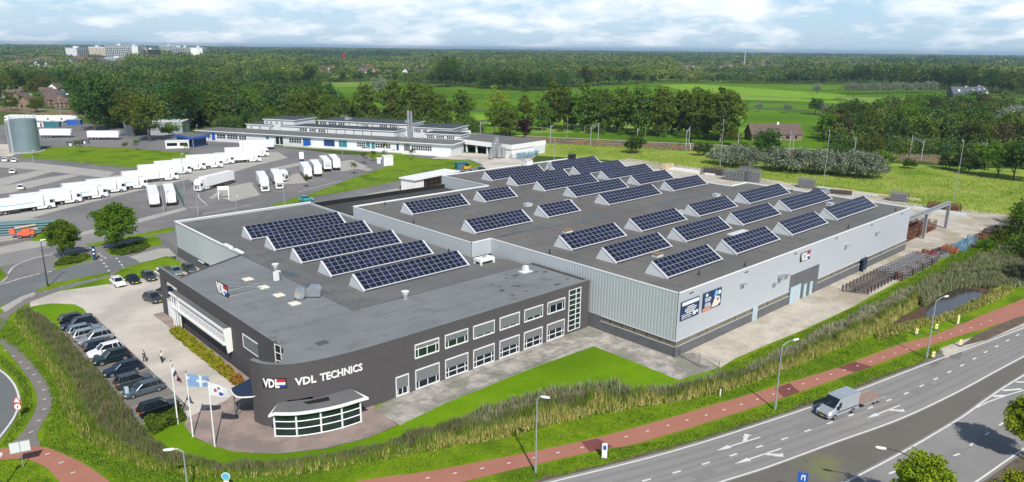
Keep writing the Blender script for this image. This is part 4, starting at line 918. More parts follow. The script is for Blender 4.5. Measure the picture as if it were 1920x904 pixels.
def wheel(parent, x, y, r, w_, name='wheel'):
    b = MB(); s = 1 if y > 0 else -1
    b.tube((x, y-s*w_, r), (x, y, r), r, 14, 0); o = b.build(name, [V['tyre']], parent, smooth_=False)
    b = MB(); b.tube((x, y, r), (x, y+s*.02, r), r*.62, 12, 0); b.build('rim', [V['rim']], o)
def ring(x, w1, zb, zs, w2, zt):
    """cross-section: sill, shoulder, upper edge"""
    return [(x, -w1*.96, zb), (x, -w1, (zb+zs)/2), (x, -w1*.985, zs), (x, -w2, zt), (x, w2, zt), (x, w1*.985, zs), (x, w1, (zb+zs)/2), (x, w1*.96, zb)]
def make_car(name, label, style, pm, L=4.6, W=1.82, group=None):
    t = thing(name, label, 'car', group=group)
    h = L/2; hw = W/2
    suv = style in ('suv',)
    H_ = {'estate': 1.47, 'suv': 1.68, 'hatch': 1.50, 'sedan': 1.44}[style]; zb = .30 if suv else .22; bl = H_*.62; r = .36 if suv else .325
    hood = bl*.93
    # front at +x
    st = [(-h, hw*.86, zb+.18, bl*.72, hw*.78, bl*.80), (-h+.08, hw*.94, zb+.06, bl*.86, hw*.86, bl*.96), (-h+.45, hw, zb, bl*.92, hw*.90, bl),
          (-.4, hw, zb, bl*.92, hw*.90, bl+.01), (h*.36, hw, zb, bl*.90, hw*.90, bl*.985), (h*.52, hw, zb, bl*.82, hw*.86, hood*.97), (h-.42, hw*.97, zb, bl*.70, hw*.80, hood*.86), (h-.08, hw*.88, zb+.02, bl*.55, hw*.72, hood*.72), (h, hw*.72, zb+.12, bl*.42, hw*.62, hood*.58)]
    b = MB(); b.loft([ring(*s) for s in st]); b.build('body', [pm], t, smooth_=False)
    # greenhouse
    back = {'estate': -h+.16, 'suv': -h+.18, 'hatch': -h+.25, 'sedan': -h+.85}[style]; rb = {'estate': -h+.62, 'suv': -h+.55, 'hatch': -h+.75, 'sedan': -h+1.55}[style]
    fr_, rf_ = h*.42, h*.10
    gw, rw = hw*.885, hw*.70
    b = MB(); zt = H_-.03
    low = [(back, gw), (fr_, gw)]; top_ = [(rb, rw), (rf_, rw)]
    v = [(back, -gw*.92, bl-.02), (fr_, -gw*.92, bl-.04), (fr_, gw*.92, bl-.04), (back, gw*.92, bl-.02), (rb, -rw, zt), (rf_, -rw, zt), (rf_, rw, zt), (rb, rw, zt)]
    b.add(v, [(0, 1, 5, 4), (1, 2, 6, 5), (2, 3, 7, 6), (3, 0, 4, 7), (4, 5, 6, 7)]); b.build('window', [V['glass']], t)
    b = MB(); 
    b.loft([[(x, -w_, z), (x, -w_*.8, z+.05), (x, w_*.8, z+.05), (x, w_, z)] for x, w_, z in ((rb-.03, rw*.97, zt-.02), (rb+.15, rw+.02, zt+.0), (rf_-.15, rw+.02, zt+.0), (rf_+.05, rw*.96, zt-.03))])
    b.build('roof', [pm], t)
    b = MB()
    for s in (-1, 1):
        for (xa, xb) in ((back, rb), (fr_, rf_)): b.tube((xa, s*gw*.93, bl-.02), (xb, s*rw, zt+.01), .045, 4)
        xm = (rb+rf_)/2-.05; b.tube((xm, s*gw*.94, bl), (xm, s*(rw+.01), zt), .035, 4)
        xm = rb+.35; b.tube((xm-.2, s*gw*.94, bl), (xm, s*(rw+.01), zt), .05, 4)
    b.build('pillar', [pm], t)
    for s in (-1, 1):
        b = MB(); b.box((h-.16, s*hw*.66, bl*.60), (.22, .34, .13), rz=-s*.3); b.build('headlight', [V['lamp']], t)
        b = MB(); b.box((-h+.06, s*hw*.74, bl*.82), (.12, .26, .22), rz=s*.25); b.build('tail_light', [V['tail']], t)
        b = MB(); b.box((fr_-.25, s*(hw+.07), bl+.05), (.16, .2, .14)); b.build('mirror', [pm], t)
        for x in (h-.88, -h+.86): wheel(t, x, s*(hw-.0+.01), r, .2)
    b = MB(); b.box((h-.0, 0, bl*.36), (.05, W*.5, .16)); b.build('grille', [V['trim']], t)
    b = MB(); b.box((h+.012, 0, .42), (.03, .5, .11)); b.box((-h-.012, 0, .62), (.03, .5, .11)); b.build('number_plate', [V['plate']], t)
    return t
def park(t, x, y, rz): t.location = (x, y, .045); t.rotation_euler = (0, 0, rz); return t
gp = 'cars in the long row of parking bays'
dn = R(180)
bay = [(109, 124.0, 'estate', 'black', 0, 'black car at the far end of the long bay row, red tail light showing'),
 (0, 121.4, 'estate', 'navy', 1, 'dark blue estate car, second from the far end of the long bay row'),
 (0, 118.0, 'estate', 'ltblue', 0, 'light blue grey estate in the far group of the long bay row'),
 (0, 115.6, 'estate', 'silver', 0, 'silver white estate between light blue and silver cars in the bays'),
 (0, 113.1, 'suv', 'silver', 1, 'tall silver car with its nose to the hedge, before the dark blue estate'),
 (0, 109.9, 'estate', 'navy', 0, 'dark blue estate between the tall silver car and the white one'),
 (0, 107.2, 'suv', 'white', 1, 'white off-road car between the dark blue estate and dark green car'),
 (0, 104.2, 'suv', 'green', 1, 'dark green tall car right of the white one in the bays'),
 (0, 99.5, 'estate', 'navy', 1, 'navy estate beside the two people at the middle of the bays'),
 (0, 94.6, 'suv', 'grey', 0, 'dark grey car with pale flank, left of the pair below the empty bay'),
 (0, 91.4, 'estate', 'slate', 1, 'slate grey estate, right of the pair before the last empty bay'),
 (0, 85.0, 'suv', 'black', 0, 'large black car in the nearest bay beside the clipped hedge')]
for _, y, st, pc, nose, lab in bay:
    c = make_car('parked_car', lab, st, V[pc], L=4.75 if st == 'estate' else 4.6, group=gp)
    park(c, 23.0+random.uniform(-.15, .15), y, R(180) if nose else 0)
gp = 'cars in the row by the grass strip'
for (px_, py_), st, pc, lab in (((217, 531), 'hatch', 'white', 'white hatchback at the left end of the row by the grass strip'), ((245, 526), 'sedan', 'green', 'dark green saloon between white hatchback and dark grey car'), ((276, 521), 'hatch', 'grey', 'dark grey small car, third from left by the grass strip'), ((301, 516), 'hatch', 'white', 'white car half hidden behind the brick frame corner'), ((325, 511), 'sedan', 'ltblue', 'silver blue saloon beyond the brick frame'), ((352, 507), 'estate', 'grey', 'grey estate beside the ribbed wall of the lower hall')):
    x, y = XY(px_, py_); c = make_car('parked_car', lab, st, V[pc], L=4.2, W=1.75, group=gp); park(c, x, 139.2, R(-88))
c = make_car('parked_car', 'dark car seen through the opening of the brick frame', 'sedan', V['green'], L=4.5); park(c, 38.0, 128.5, R(100))
c = make_car('parked_car', 'dark grey car nosing out behind the left brick column', 'hatch', V['grey'], L=4.2); park(c, 35.2, 127.6-1.5, R(-78))
c = make_car('parked_car', 'turquoise small car on the grass verge behind the lower hall', 'hatch', V['teal'], L=4.0); park(c, *XY(575, 377), R(-25))
for (px_, py_), lab in (((10, 301), 'white car left of two side by side near the silo'), ((27, 302), 'white car right of two side by side near the silo'), ((24, 323), 'lone white car in the bay rows below the silo'), ((40, 353), 'white car closest to the trailers in the bay rows')):
    c = make_car('parked_car', lab, 'hatch', V['white'], L=4.2, group='white cars parked near the silo'); x, y = XY(px_, py_+2); park(c, x, y, R(75))
c = make_car('parked_car', 'dark car driving on the track behind the white factory', 'sedan', V['slate']); park(c, *XY(905, 252), R(-40))
for (px_, py_), lab, pc in (((868, 328), 'dark car, left of those behind the flat roofed shed', 'slate'), ((886, 325), 'silver car behind the flat roofed shed', 'silver'), ((903, 321), 'dark car, right of those behind the flat roofed shed', 'grey'), ((762, 352), 'dark car parked left of the white shed wall', 'navy'), ((742, 285), 'dark car in front of the white factory ramp', 'black')):
    c = make_car('parked_car', lab, 'sedan', V[pc]); park(c, *XY(px_, py_), R(20))
c = make_car('parked_car', 'white van-like car on the ramp of the white factory', 'suv', V['white'], L=5.0); park(c, *XY(682, 283), R(140))
# ---- silver van with flat trailer on the main road
def make_van():
    t = thing('delivery_van', 'silver panel van driving on the main road with a flat trailer behind it', 'van')
    L, hw = 5.6, .98; h = L/2
    st = [(-h, hw*.97, .45, 1.2, hw*.93, 2.38), (-h+.06, hw, .38, 1.3, hw*.94, 2.48), (-.5, hw, .36, 1.3, hw*.94, 2.50), (h-2.15, hw, .36, 1.3, hw*.92, 2.46), (h-1.95, hw, .36, 1.25, hw*.88, 2.36), (h-1.05, hw, .36, 1.12, hw*.86, 1.36), (h-.35, hw*.97, .36, .95, hw*.80, 1.12), (h-.05, hw*.90, .38, .75, hw*.72, .92), (h, hw*.84, .45, .62, hw*.66, .74)]
    b = MB(); b.loft([ring(*s) for s in st]); b.build('body', [V['vansilver']], t)
    b = MB(); b.add([(h-1.02, -hw*.80, 1.40), (h-1.02, hw*.80, 1.40), (h-1.90, hw*.84, 2.36), (h-1.90, -hw*.84, 2.36)], [(0, 1, 2, 3)])
    v = [Vector(p)+Vector((.05, 0, .03)) for p in b.v]; b.v = [tuple(p) for p in v]; b.build('windscreen', [V['glass']], t)
    for s in (-1, 1):
        b = MB(); b.add([(h-1.28, s*(hw*.99), 1.32), (h-2.05, s*(hw*1.0), 1.32), (h-2.15, s*(hw*.975), 1.98), (h-1.78, s*(hw*.96), 2.0)], [(0, 1, 2, 3)]); b.build('side_window', [V['glass']], t)
        b = MB(); b.box((h-1.25, s*(hw+.16), 1.50), (.14, .26, .38)); b.build('mirror', [V['trim']], t)
        b = MB(); b.box((h-.20, s*hw*.70, .86), (.28, .34, .24), rz=-s*.25); b.build('headlight', [V['lamp']], t)
        b = MB(); b.bx(-h-.02, s*hw*.95-.08, 1.1, -h+.04, s*hw*.95+.08, 1.8); b.build('tail_light', [V['tail']], t)
        for x in (h-1.0, -h+1.15): wheel(t, x, s*(hw+.01), .36, .24)
        b = MB(); b.bx(-h+.2, s*(hw+.005)-.01, .80, h-1.4, s*(hw+.005)+.01, .90); b.build('rub_strip', [V['trim']], t)
    b = MB(); b.bx(h-.04, -.62, .52, h+.03, .62, .70); b.build('grille', [V['trim']], t)
    b = MB(); b.bx(h+.03, -.26, .40, h+.05, .26, .50); b.build('number_plate', [V['plate']], t)
    b = MB()
    for x in (-2.2, -1.4, -.6, .2): b.bx(x, -hw*.85, 2.50, x+.05, hw*.85, 2.515)
    b.build('roof_rib', [V['boxg']], t)
    return t
v_ = make_van(); va = Vector(XY(1553, 779)); vb = Vector(XY(1608, 758)); vd = (vb-va).normalized(); ang = math.atan2(-vd.y, -vd.x)
vp = Vector(XY(1571, 776.0)); v_.location = (vp.x, vp.y+.15, .055); v_.rotation_euler = (0, 0, ang)
ct = thing('flatbed_trailer', 'empty low flat trailer towed behind the silver van on the main road', 'trailer')
b = MB(); b.bx(-2.2, -1.0, .52, 2.2, 1.0, .60, 0); b.build('deck', [mat('worn_plywood_deck', (.24, .17, .14), .8, 0, (.33, .25, .21), 1.5)], ct)
b = MB(); b.bx(-2.25, -1.06, .45, 2.25, -1.0, .66).bx(-2.25, 1.0, .45, 2.25, 1.06, .66).bx(-2.25, -1.06, .45, -2.2, 1.06, .62).bx(2.2, -1.06, .45, 2.25, 1.06, .62).box((2.85, 0, .45), (1.5, .1, .1)); b.build('frame', [B['galv']], ct)
for s in (-1, 1):
    for x in (-.9, -.15): wheel(ct, x, s*.95, .27, .2)
q = vp-Vector((vd.x, vd.y))*-5.95; ct.location = (q.x, q.y+.15, .055); ct.rotation_euler = (0, 0, ang)
# ---- articulated lorries
def make_trailer(t, x0, L=13.4, top=3.95, rear=True, body='box'):
    """box body from x0 backwards"""
    b = MB(); b.bx(x0-L, -1.27, 1.15, x0, 1.27, top); b.build('trailer_box', [V[body]], t)
    b = MB(); b.bx(x0-L, -1.0, .95, x0-.2, 1.0, 1.15).bx(x0-L+.3, -1.22, .45, x0-L+.5, 1.22, .65).bx(x0-8.8, -1.2, .5, x0-5.5, -1.12, 1.15).bx(x0-8.8, 1.12, .5, x0-5.5, 1.2, 1.15); b.build('chassis', [V['chassis']], t)
    for i in range(3):
        for s in (-1, 1): wheel(t, x0-L+2.0+i*1.3, s*1.24, .5, .32)
    if rear:
        b = MB()
        for y in (-1.26, -.03, 1.20): b.bx(x0-L-.03, y, 1.15, x0-L, y+.06, top)
        b.bx(x0-L-.03, -1.26, top-.12, x0-L, 1.26, top); b.bx(x0-L-.04, -1.26, .95, x0-L, 1.26, 1.2); b.build('rear_door_frame', [V['boxg']], t)
        for s in (-1, 1): b = MB(); b.bx(x0-L-.06, s*1.0-.2, .98, x0-L-.03, s*1.0+.2, 1.12); b.build('tail_light', [V['tail']], t)
        b = MB(); b.bx(x0, -.9, 2.3, x0+.35, .9, 3.7); b.build('cooling_unit', [V['boxg']], t)
def make_tractor(t, x, pm):
    """cab: front at x"""
    b = MB(); b.loft([ring(a, w_, zb, 1.9, w2, zt) for a, w_, zb, w2, zt in ((x-2.3, 1.2, .95, 1.12, 3.55), (x-1.9, 1.23, .6, 1.15, 3.65), (x-1.0, 1.24, .5, 1.15, 3.55), (x-.35, 1.24, .45, 1.1, 3.1), (x-.08, 1.22, .40, 1.1, 2.6), (x, 1.18, .35, 1.08, 2.2))]); b.build('cab', [pm], t)
    b = MB(); b.add([(x+.03, -1.06, 1.75), (x+.03, 1.06, 1.75), (x-.15, 1.05, 2.72), (x-.15, -1.05, 2.72)], [(0, 1, 2, 3)]); b.build('windscreen', [V['glass']], t)
    for s in (-1, 1):
        b = MB(); b.add([(x-.25, s*1.245, 1.7), (x-1.15, s*1.25, 1.7), (x-1.15, s*1.20, 2.5), (x-.4, s*1.19, 2.5)], [(0, 1, 2, 3)]); b.build('side_window', [V['glass']], t)
        b = MB(); b.box((x-.15, s*1.42, 2.2), (.14, .26, .75)); b.build('mirror', [V['trim']], t)
        b = MB(); b.box((x-.02, s*.88, .85), (.12, .42, .2)); b.build('headlight', [V['lamp']], t)
        wheel(t, x-1.4, s*1.24, .5, .32); wheel(t, x-5.0, s*1.24, .5, .5)
    b = MB(); b.bx(x-.0, -.75, .9, x+.06, .75, 1.6).bx(x-6.0, -.45, .6, x-1.5, .45, 1.0); b.build('grille', [V['chassis']], t)
    b = MB(); b.bx(x-4.2, -1.22, .45, x-2.0, -.75, 1.05).bx(x-4.2, .75, .45, x-2.0, 1.22, 1.05); b.build('side_skirt', [pm], t)
lor0 = thing('articulated_lorry', 'x', 'lorry'); make_tractor(lor0, 8.2, V['white']); make_trailer(lor0, 5.6); freeze(lor0)
tra0 = thing('box_trailer', 'x', 'trailer'); make_trailer(tra0, 6.7); freeze(tra0)
first = {}
def put(p0, x, y, rz, lab, group=None):
    key = p0.name
    if key not in first: first[key] = 1; o = p0
    else: o = dup(p0)
    o.location = (x, y, .04); o.rotation_euler = (0, 0, rz); o['label'] = lab
    if group: o['group'] = group
    return o
rowang = math.atan2(-.10, 1)
# long row of white lorries seen from the side; (px, py) = foot of the near right end of each
row = [((28, 401), 'l'), ((105, 391), 'l'), ((155, 380), 'l'), ((204, 371), 'l'), ((238, 360), 'l'), ((279, 353), 'l'), ((336, 338), 'l'), ((360, 326), 'l'), ((387, 319), 'l'), ((419, 315), 'l'), ((440, 308), 'l'), ((490, 304), 'l'), ((505, 294), 'l')]
side = Vector((math.cos(R(6)), math.sin(R(6)))) 
stripe_ = {1: 'blue', 3: 'blue', 5: 'blue', 8: 'tail', 10: 'blue'}
names = ['first (nearest the left picture edge)', 'second', 'third', 'fourth', 'fifth', 'sixth', 'seventh', 'eighth', 'ninth', 'tenth', 'eleventh', 'twelfth', 'last, by the blue canopy']
for i, ((px_, py_), k_) in enumerate(row):
    if i == 0: dirv = Vector(XY(279, 351))-Vector(XY(231, 355))
    p = Vector(XY(px_, py_)); an_ = R(9-2.3*i); d = Vector((math.cos(an_), math.sin(an_))); n = Vector((-d.y, d.x))
    c = p-d*8.2+n*1.3
    put(lor0 if i % 3 != 2 else lor0, c.x, c.y, math.atan2(d.y, d.x), f'white lorry in the long slanting row, {names[i]} from the left' if i not in (0, 12) else f'white lorry in the long slanting row, {names[i]}', 'white lorries in the slanting row')
for o_ in [o for o in bpy.data.objects if o.get('group') == 'white lorries in the slanting row']:
    k_ = [n_ for n_ in range(13) if names[n_]+' from' in o_['label'] or o_['label'].endswith(names[n_])]
    if k_ and k_[0] in stripe_:
        b = MB(); b.bx(-6.5, -1.285, 2.2, 3.5 if stripe_[k_[0]] == 'blue' else -3.5, -1.272, 2.38 if stripe_[k_[0]] == 'blue' else 3.0); b.build('livery_stripe', [V[stripe_[k_[0]]]], o_)
mv = put(lor0, *(Vector(XY(404, 351))), math.atan2(-9.3, -15.2), 'white lorry driving alone on the yard road towards the small white sign frame')
gp = 'lorries and trailers standing between the roads'
for (bx_, by_), (tx, ty), p0, lab, flip in (((291, 390), (281, 355), tra0, 'left one of two white trailers standing rear to the camera', 1), ((322, 387), (312, 352), tra0, 'right one of two white trailers standing rear to the camera beside the fence', 1),
    ((498, 361), (482, 330), lor0, 'white lorry facing the camera, left one of the pair of cabs', 0), ((525, 356), (509, 326), lor0, 'white lorry facing the camera, right one of the pair of cabs', 0),
    ((578, 337), (562, 312), tra0, 'white trailer, first from left of four parked rear to the camera', 1), ((597, 332), (581, 308), tra0, 'white trailer, second from left of four parked rear to the camera', 1), ((615, 323), (598, 302), tra0, 'white trailer, third of four, with a dark cooling unit', 0), ((632, 320), (614, 298), tra0, 'white trailer, rightmost of four parked rear to the camera', 1)):
    p = Vector(XY(bx_, by_)); q = Vector(XY(tx, ty)); d = (q-p).normalized()
    ln = 8.2 if p0 is lor0 else 6.7
    c = p+d*ln; put(p0, c.x, c.y, math.atan2(d.y, d.x)+(0 if flip else math.pi), lab, gp)
cabo = thing('tractor_unit', 'lone white tractor unit parked right of the two facing lorries', 'lorry'); make_tractor(cabo, 0, V['white']); x, y = XY(538, 340); cabo.location = (x, y, .04); cabo.rotation_euler = (0, 0, R(-60))
for (px_, py_), rz, lab in (((107, 258), R(-38), 'white trailer with a small dark emblem beyond the grass island'), ((196, 262), R(-38), 'white trailer alone right of the green fenced verge')):
    x, y = XY(px_, py_); put(tra0, x, y, rz, lab)
for i, (px_, py_) in enumerate(((40, 229), (66, 230), (92, 230), (118, 230))):
    x, y = XY(px_, py_); put(lor0, x, y, R(140) if i == 0 else R(-40), f'white lorry in the far row by the railway, {["leftmost", "second from left", "third from left", "rightmost"][i]}', 'white lorries in the far row by the railway')
put(tra0, *XY(482, 281), R(-20), 'white tank-like trailer under the factory ramp right of the blue canopy')
# ================================================================== white factory across the yard
fa, fb = Vector(XY(372, 263)), Vector(XY(848, 292.5))
U_ = (fb-fa).normalized(); N_ = Vector((-U_.y, U_.x))
if N_.x*fa.x+N_.y*fa.y < 0: N_ = -N_       # away from the camera
def ulen(px):
    """distance along the factory front seen at px"""
    y_ = 263+(px-372)*(29.5/476.0); return (Vector(XY(px, y_))-fa).dot(U_)
def W2(u, v): p = fa+U_*u+N_*v; return (p.x, p.y)
wf = thing('white_factory', 'sprawling low white factory with dark flat roofs and a tall steel chimney', 'factory', (*W2(60, 10), 0), world=True)
def block(px0, px1, v0, v1, z, name='wing', z0=0, over=.5, roofm='slate', ucoord=False, mt='factory'):
    u0, u1 = (px0, px1) if ucoord else (ulen(px0), ulen(px1))
    b = MB(); b.prism([W2(u0, v0), W2(u1, v0), W2(u1, v1), W2(u0, v1)], z0, z); o = b.build(name, [B[mt]], wf)
    b = MB(); b.prism([W2(u0-over, v0-over), W2(u1+over, v0-over), W2(u1+over, v1+over), W2(u0-over, v1+over)], z, z+.25, 0, bottom=True); r_ = b.build('eaves', [B['white']], o)
    b = MB(); b.prism([W2(u0-over*.6, v0-over*.6), W2(u1+over*.6, v0-over*.6), W2(u1+over*.6, v1+over*.6), W2(u0-over*.6, v1+over*.6)], z+.25, z+.33, 0); b.build('roof', [B[roofm]], o)
    return o
def opening(px0, px1, z0, z1, v=0, mt='glass', name='window', n=0, ucoord=False):
    u0, u1 = (px0, px1) if ucoord else (ulen(px0), ulen(px1))
    b = MB(); b.prism([W2(u0, v-.06), W2(u1, v-.06), W2(u1, v+.05), W2(u0, v+.05)], z0, z1, 0, bottom=True); o = b.build(name, [B[mt]], wf)
    if n:
        b = MB()
        for i in range(n+1):
            u = u0+(u1-u0)*i/n; b.prism([W2(u-.07, v-.14), W2(u+.07, v-.14), W2(u+.07, v-.06), W2(u-.07, v-.06)], z0-.05, z1+.05)
        zm = (z0+z1)/2
        for z in (z0, zm, z1): b.prism([W2(u0, v-.13), W2(u1, v-.13), W2(u1, v-.062), W2(u0, v-.062)], z-.05, z+.05)
        b.build('frame', [B['white']], o)
    return o
block(374, 846, 0, 13, 4.4, 'front_wing', over=1.2, roofm='slate_l')
for a, b_, n in ((378, 392, 3), (408, 424, 3), (427, 447, 4), (449, 463, 3), (543, 566, 5), (670, 686, 4), (704, 722, 4), (724, 733, 2), (772, 810, 9), (392, 396, 1)): opening(a, b_, 1.5, 3.3, 0, 'glass', 'window', n)
for a, b_, mt in ((398, 404, 'bluep'), (500, 505, 'teal'), (518, 524, 'dblack'), (526, 531, 'dblack'), (569, 583, 'bluep'), (608, 628, 'navy'), (636, 651, 'teal'), (687, 694, 'teal'), (697, 703, 'teal'), (744, 748, 'navy'), (758, 769, 'plinth')): opening(a, b_, .5, 3.6, -.03, mt, 'door')
b = MB(); b.prism([W2(ulen(585), -3.2), W2(ulen(846), -3.2), W2(ulen(846), 0), W2(ulen(585), 0)], 0, .9); b.build('loading_platform', [B['white']], wf)
b = MB(); b.prism([W2(ulen(540), -3.6), W2(ulen(760), -3.6), W2(ulen(760), -3.2), W2(ulen(540), -3.2)], 0, .5); b.build('ramp_wall', [G['concrete_path']], wf)
block(528, 712, 13, 24, 6.9, 'second_wing'); 
for a, b_, n in ((530, 545, 3), (549, 562, 3), (566, 580, 3)): opening(a, b_, 5.0, 6.4, 13, 'glass', 'window', n)
for a in (583, 600, 617, 634, 651, 668): opening(a, a+1.0, 4.8, 6.85, 12.95, 'plinth', 'joint')
block(540, 716, 24, 40, 8.8, 'third_wing')
for a, b_, n in ((543, 556, 3), (560, 576, 3), (579, 592, 3), (660, 676, 4), (680, 695, 4)): opening(a, b_, 7.2, 8.4, 24, 'glass', 'window', n)
for a in (600, 616, 632, 646): opening(a, a+1.0, 7.1, 8.75, 23.95, 'plinth', 'joint')
block(423, 470, 15, 27, 6.5, 'house_wing'); block(452, 510, 17, 34, 9.0, 'tall_house_wing')
for a in (430, 446, 466): opening(a, a+5, 4.9, 6.0, 15, 'glass', 'window', 2)
for a in (455, 463, 474, 484): opening(a, a+5, 7.2, 8.3, 17, 'glass', 'window', 2)
block(488, 528, 15, 26, 6.6, 'link_wing')
block(722, 800, 26, 44, 7.6, 'rear_wing')
for a, b_, n in ((724, 738, 4), (742, 750, 2)): opening(a, b_, 5.6, 7.0, 26, 'glass', 'window', n)
block(768, 838, 14.5, 24, 6.6, 'right_wing')
for a, b_, n in ((772, 787, 4), (790, 806, 4), (810, 826, 4)): opening(a, b_, 4.7, 6.1, 14.5, 'glass', 'window', n)
# long white upper band running to the right with the open store below it
def pblock(pts, z0, z1, name, mt='factory', roofm=None):
    q = [XY(*p) for p in pts]; b = MB(); b.prism(q, z0, z1, 0, bottom=True); o = b.build(name, [B[mt]], wf)
    if roofm: 
        b = MB(); c = Vector((sum(p[0] for p in q)/len(q), sum(p[1] for p in q)/len(q))); b.prism([tuple(c+(Vector(p)-c)*.96) for p in q], z1, z1+.1); b.build('roof', [B[roofm]], o)
    return o
e0 = Vector(XY(958, 303)); e1 = Vector(XY(985, 287)); e2 = Vector(XY(846, 262)); 
def wb(pts, z0, z1, name, mt='factory', roofm=None):
    b = MB(); b.prism(pts, z0, z1, 0, bottom=True); o = b.build(name, [B[mt]], wf)
    if roofm:
        c = Vector((sum(p[0] for p in pts)/len(pts), sum(p[1] for p in pts)/len(pts))); b = MB(); b.prism([tuple(c+(Vector(p)-c)*.96) for p in pts], z1, z1+.1); b.build('roof', [B[roofm]], o)
    return o
k0 = Vector(XY(854, 283)); k1 = Vector(XY(960, 297)); kd = (k1-k0).normalized(); kn = Vector((-kd.y, kd.x)); kn = kn if kn.dot(k0) > 0 else -kn
kl = (k1-k0).length
def K(u, v): p = k0+kd*u+kn*v; return (p.x, p.y)
wb([K(-6, 0), K(kl, 0), K(kl, 22), K(-6, 22)], 3.4, 5.2, 'store_fascia', 'white', 'slate_l')
wb([K(-6, 14), K(kl, 14), K(kl, 21.5), K(-6, 21.5)], 0, 3.4, 'store_wall', 'factory')
wb([K(kl-7, 0.4), K(kl-.3, .4), K(kl-.3, 21), K(kl-7, 21)], 0, 3.4, 'store_end', 'white')
for f_ in (.0, .18, .36, .55, .72): p = K(kl*f_, 1); wb([(p[0]-.3, p[1]-.3), (p[0]+.3, p[1]-.3), (p[0]+.3, p[1]+.3), (p[0]-.3, p[1]+.3)], 0, 3.4, 'pillar', 'factory')
for f_ in (.12, .4, .6): p = K(kl*f_, 13.9); q = K(kl*f_+6, 13.9); r_ = K(kl*f_+6, 14.1); s_ = K(kl*f_, 14.1); wb([p, q, r_, s_], .2, 2.8, 'door', 'bluep' if f_ < .2 else 'glass')
wb([K(-50, 10), K(-6, 10), K(-6, 16), K(-50, 16)], 5.4, 6.8, 'upper_band', 'white', 'slate_l')
b = MB(); cb = W2(ulen(742), 12); b.tube((*cb, 4), (*cb, 16.2), .55, 12); cb2 = W2(ulen(744.5), 13.5); b.tube((*cb2, 4), (*cb2, 15.8), .5, 12); b.build('chimney', [B['steel']], wf)
b = MB(); cb = W2(ulen(729), 9); b.tube((*cb, 4), (*cb, 9.8), .28, 8); b.build('flue', [B['steel']], wf)
for a, v in ((585, 30), (705, 30), (640, 20), (776, 8), (798, 8), (745, 6), (752, 7)):
    c = W2(ulen(a), v); z = 9.0 if v > 25 else (7.6 if v > 15 else 4.7)
    b = MB(); b.box((c[0], c[1], z+.6), (2.6, 2.0, 1.2) if v > 15 else (.8, .8, .8), .5); b.build('roof_unit', [B['galv']], wf)
# blue canopy of the fuel bay
cp_ = [XY(378, 269, 3.6), XY(428, 268.5, 3.6), XY(446, 264, 3.6), XY(385, 261, 3.6)]
fc = thing('fuel_canopy', 'flat canopy with a bright blue edge in front of the white factory', 'canopy', (*XY(412, 278), 0), world=True)
u0, u1 = ulen(376), ulen(430); 
def Cn(u, v): return W2(u, v)
cpl = [Cn(u0, -16), Cn(u1, -22), Cn(u1, -12), Cn(u0, -7)]
b = MB(); b.prism(cpl, 3.6, 4.5, 0, bottom=True); b.build('roof_edge', [B['bluep']], fc)
c_ = Vector((sum(p[0] for p in cpl)/4, sum(p[1] for p in cpl)/4)); ins = lambda f_: [tuple(c_+(Vector(p)-c_)*f_) for p in cpl]
b = MB(); b.prism(ins(.95), 4.5, 4.56); b.build('roof', [B['slate_l']], fc)
b = MB(); b.prism(ins(.8), 0, 3.6); b.build('kiosk', [B['navy']], fc)
b = MB(); 
for p in cpl: q = c_+(Vector(p)-c_)*.93; b.tube((q.x, q.y, 0), (q.x, q.y, 3.6), .15, 6)
b.build('post', [B['galv']], fc)
# shed with white flat roof behind the notch of the hall
sh = thing('open_shed', 'small white flat roofed shed with brown racks behind the sunken dark roof', 'shed', (*XY(800, 356), 0), world=True)
s0 = Vector(XY(778, 362)); s1 = Vector(XY(842, 348)); sdv = (s1-s0).normalized(); snv = Vector((-sdv.y, sdv.x)); snv = snv if snv.dot(s0) > 0 else -snv
def S_(u, v): p = s0+sdv*u+snv*v; return (p.x, p.y)
SLn = (s1-s0).length+2
b = MB(); b.prism([S_(-.5, -.6), S_(SLn+3, -.6), S_(SLn+3, 6), S_(-.5, 6)], 3.8, 4.15, 0, bottom=True); b.build('roof', [B['white']], sh)
b = MB(); b.prism([S_(0, 0), S_(4, 0), S_(4, 5.6), S_(0, 5.6)], 0, 3.8); b.prism([S_(4, 5.2), S_(SLn, 5.2), S_(SLn, 5.5), S_(4, 5.5)], 0, 3.8); b.build('wall', [B['white']], sh)
b = MB()
for i in range(6):
    for j in range(3): b.prism([S_(4.4+i*2.2, 2), S_(6.1+i*2.2, 2), S_(6.1+i*2.2, 4), S_(4.4+i*2.2, 4)], .2+j*1.2, 1.1+j*1.2)
b.build('rack', [B['tan']], sh)
# silo, small yard buildings
si = thing('storage_silo', 'tall cylindrical steel silo on a pale base at the left of the yard', 'silo', (56.2, 343.5, 0))
MB().tube((0, 0, .4), (0, 0, 13.0), 4.6, 28).build('tank', [mat('grey_blue_steel_tank', (.26, .34, .37), .45, .5, (.22, .30, .33), .4)], si)
MB().tube((-4.6, 1.2, .4), (-4.6, 1.2, 12.4), 1.3, 14).build('side_tank', [B['galv']], si)
MB().tube((0, 0, 0), (0, 0, .4), 6.2, 20).build('base', [G['concrete_path']], si)
b = MB()
for i in range(16):
    a = i*math.pi/8; b.tube((4.5*math.cos(a), 4.5*math.sin(a), 13), (4.5*math.cos(a), 4.5*math.sin(a), 14.1), .05, 4)
for z in (13.5, 14.1):
    for i in range(16): a = i*math.pi/8; a2 = a+math.pi/8; b.tube((4.5*math.cos(a), 4.5*math.sin(a), z), (4.5*math.cos(a2), 4.5*math.sin(a2), z), .04, 4)
b.build('railing', [B['galv']], si)
for z in range(26): pass
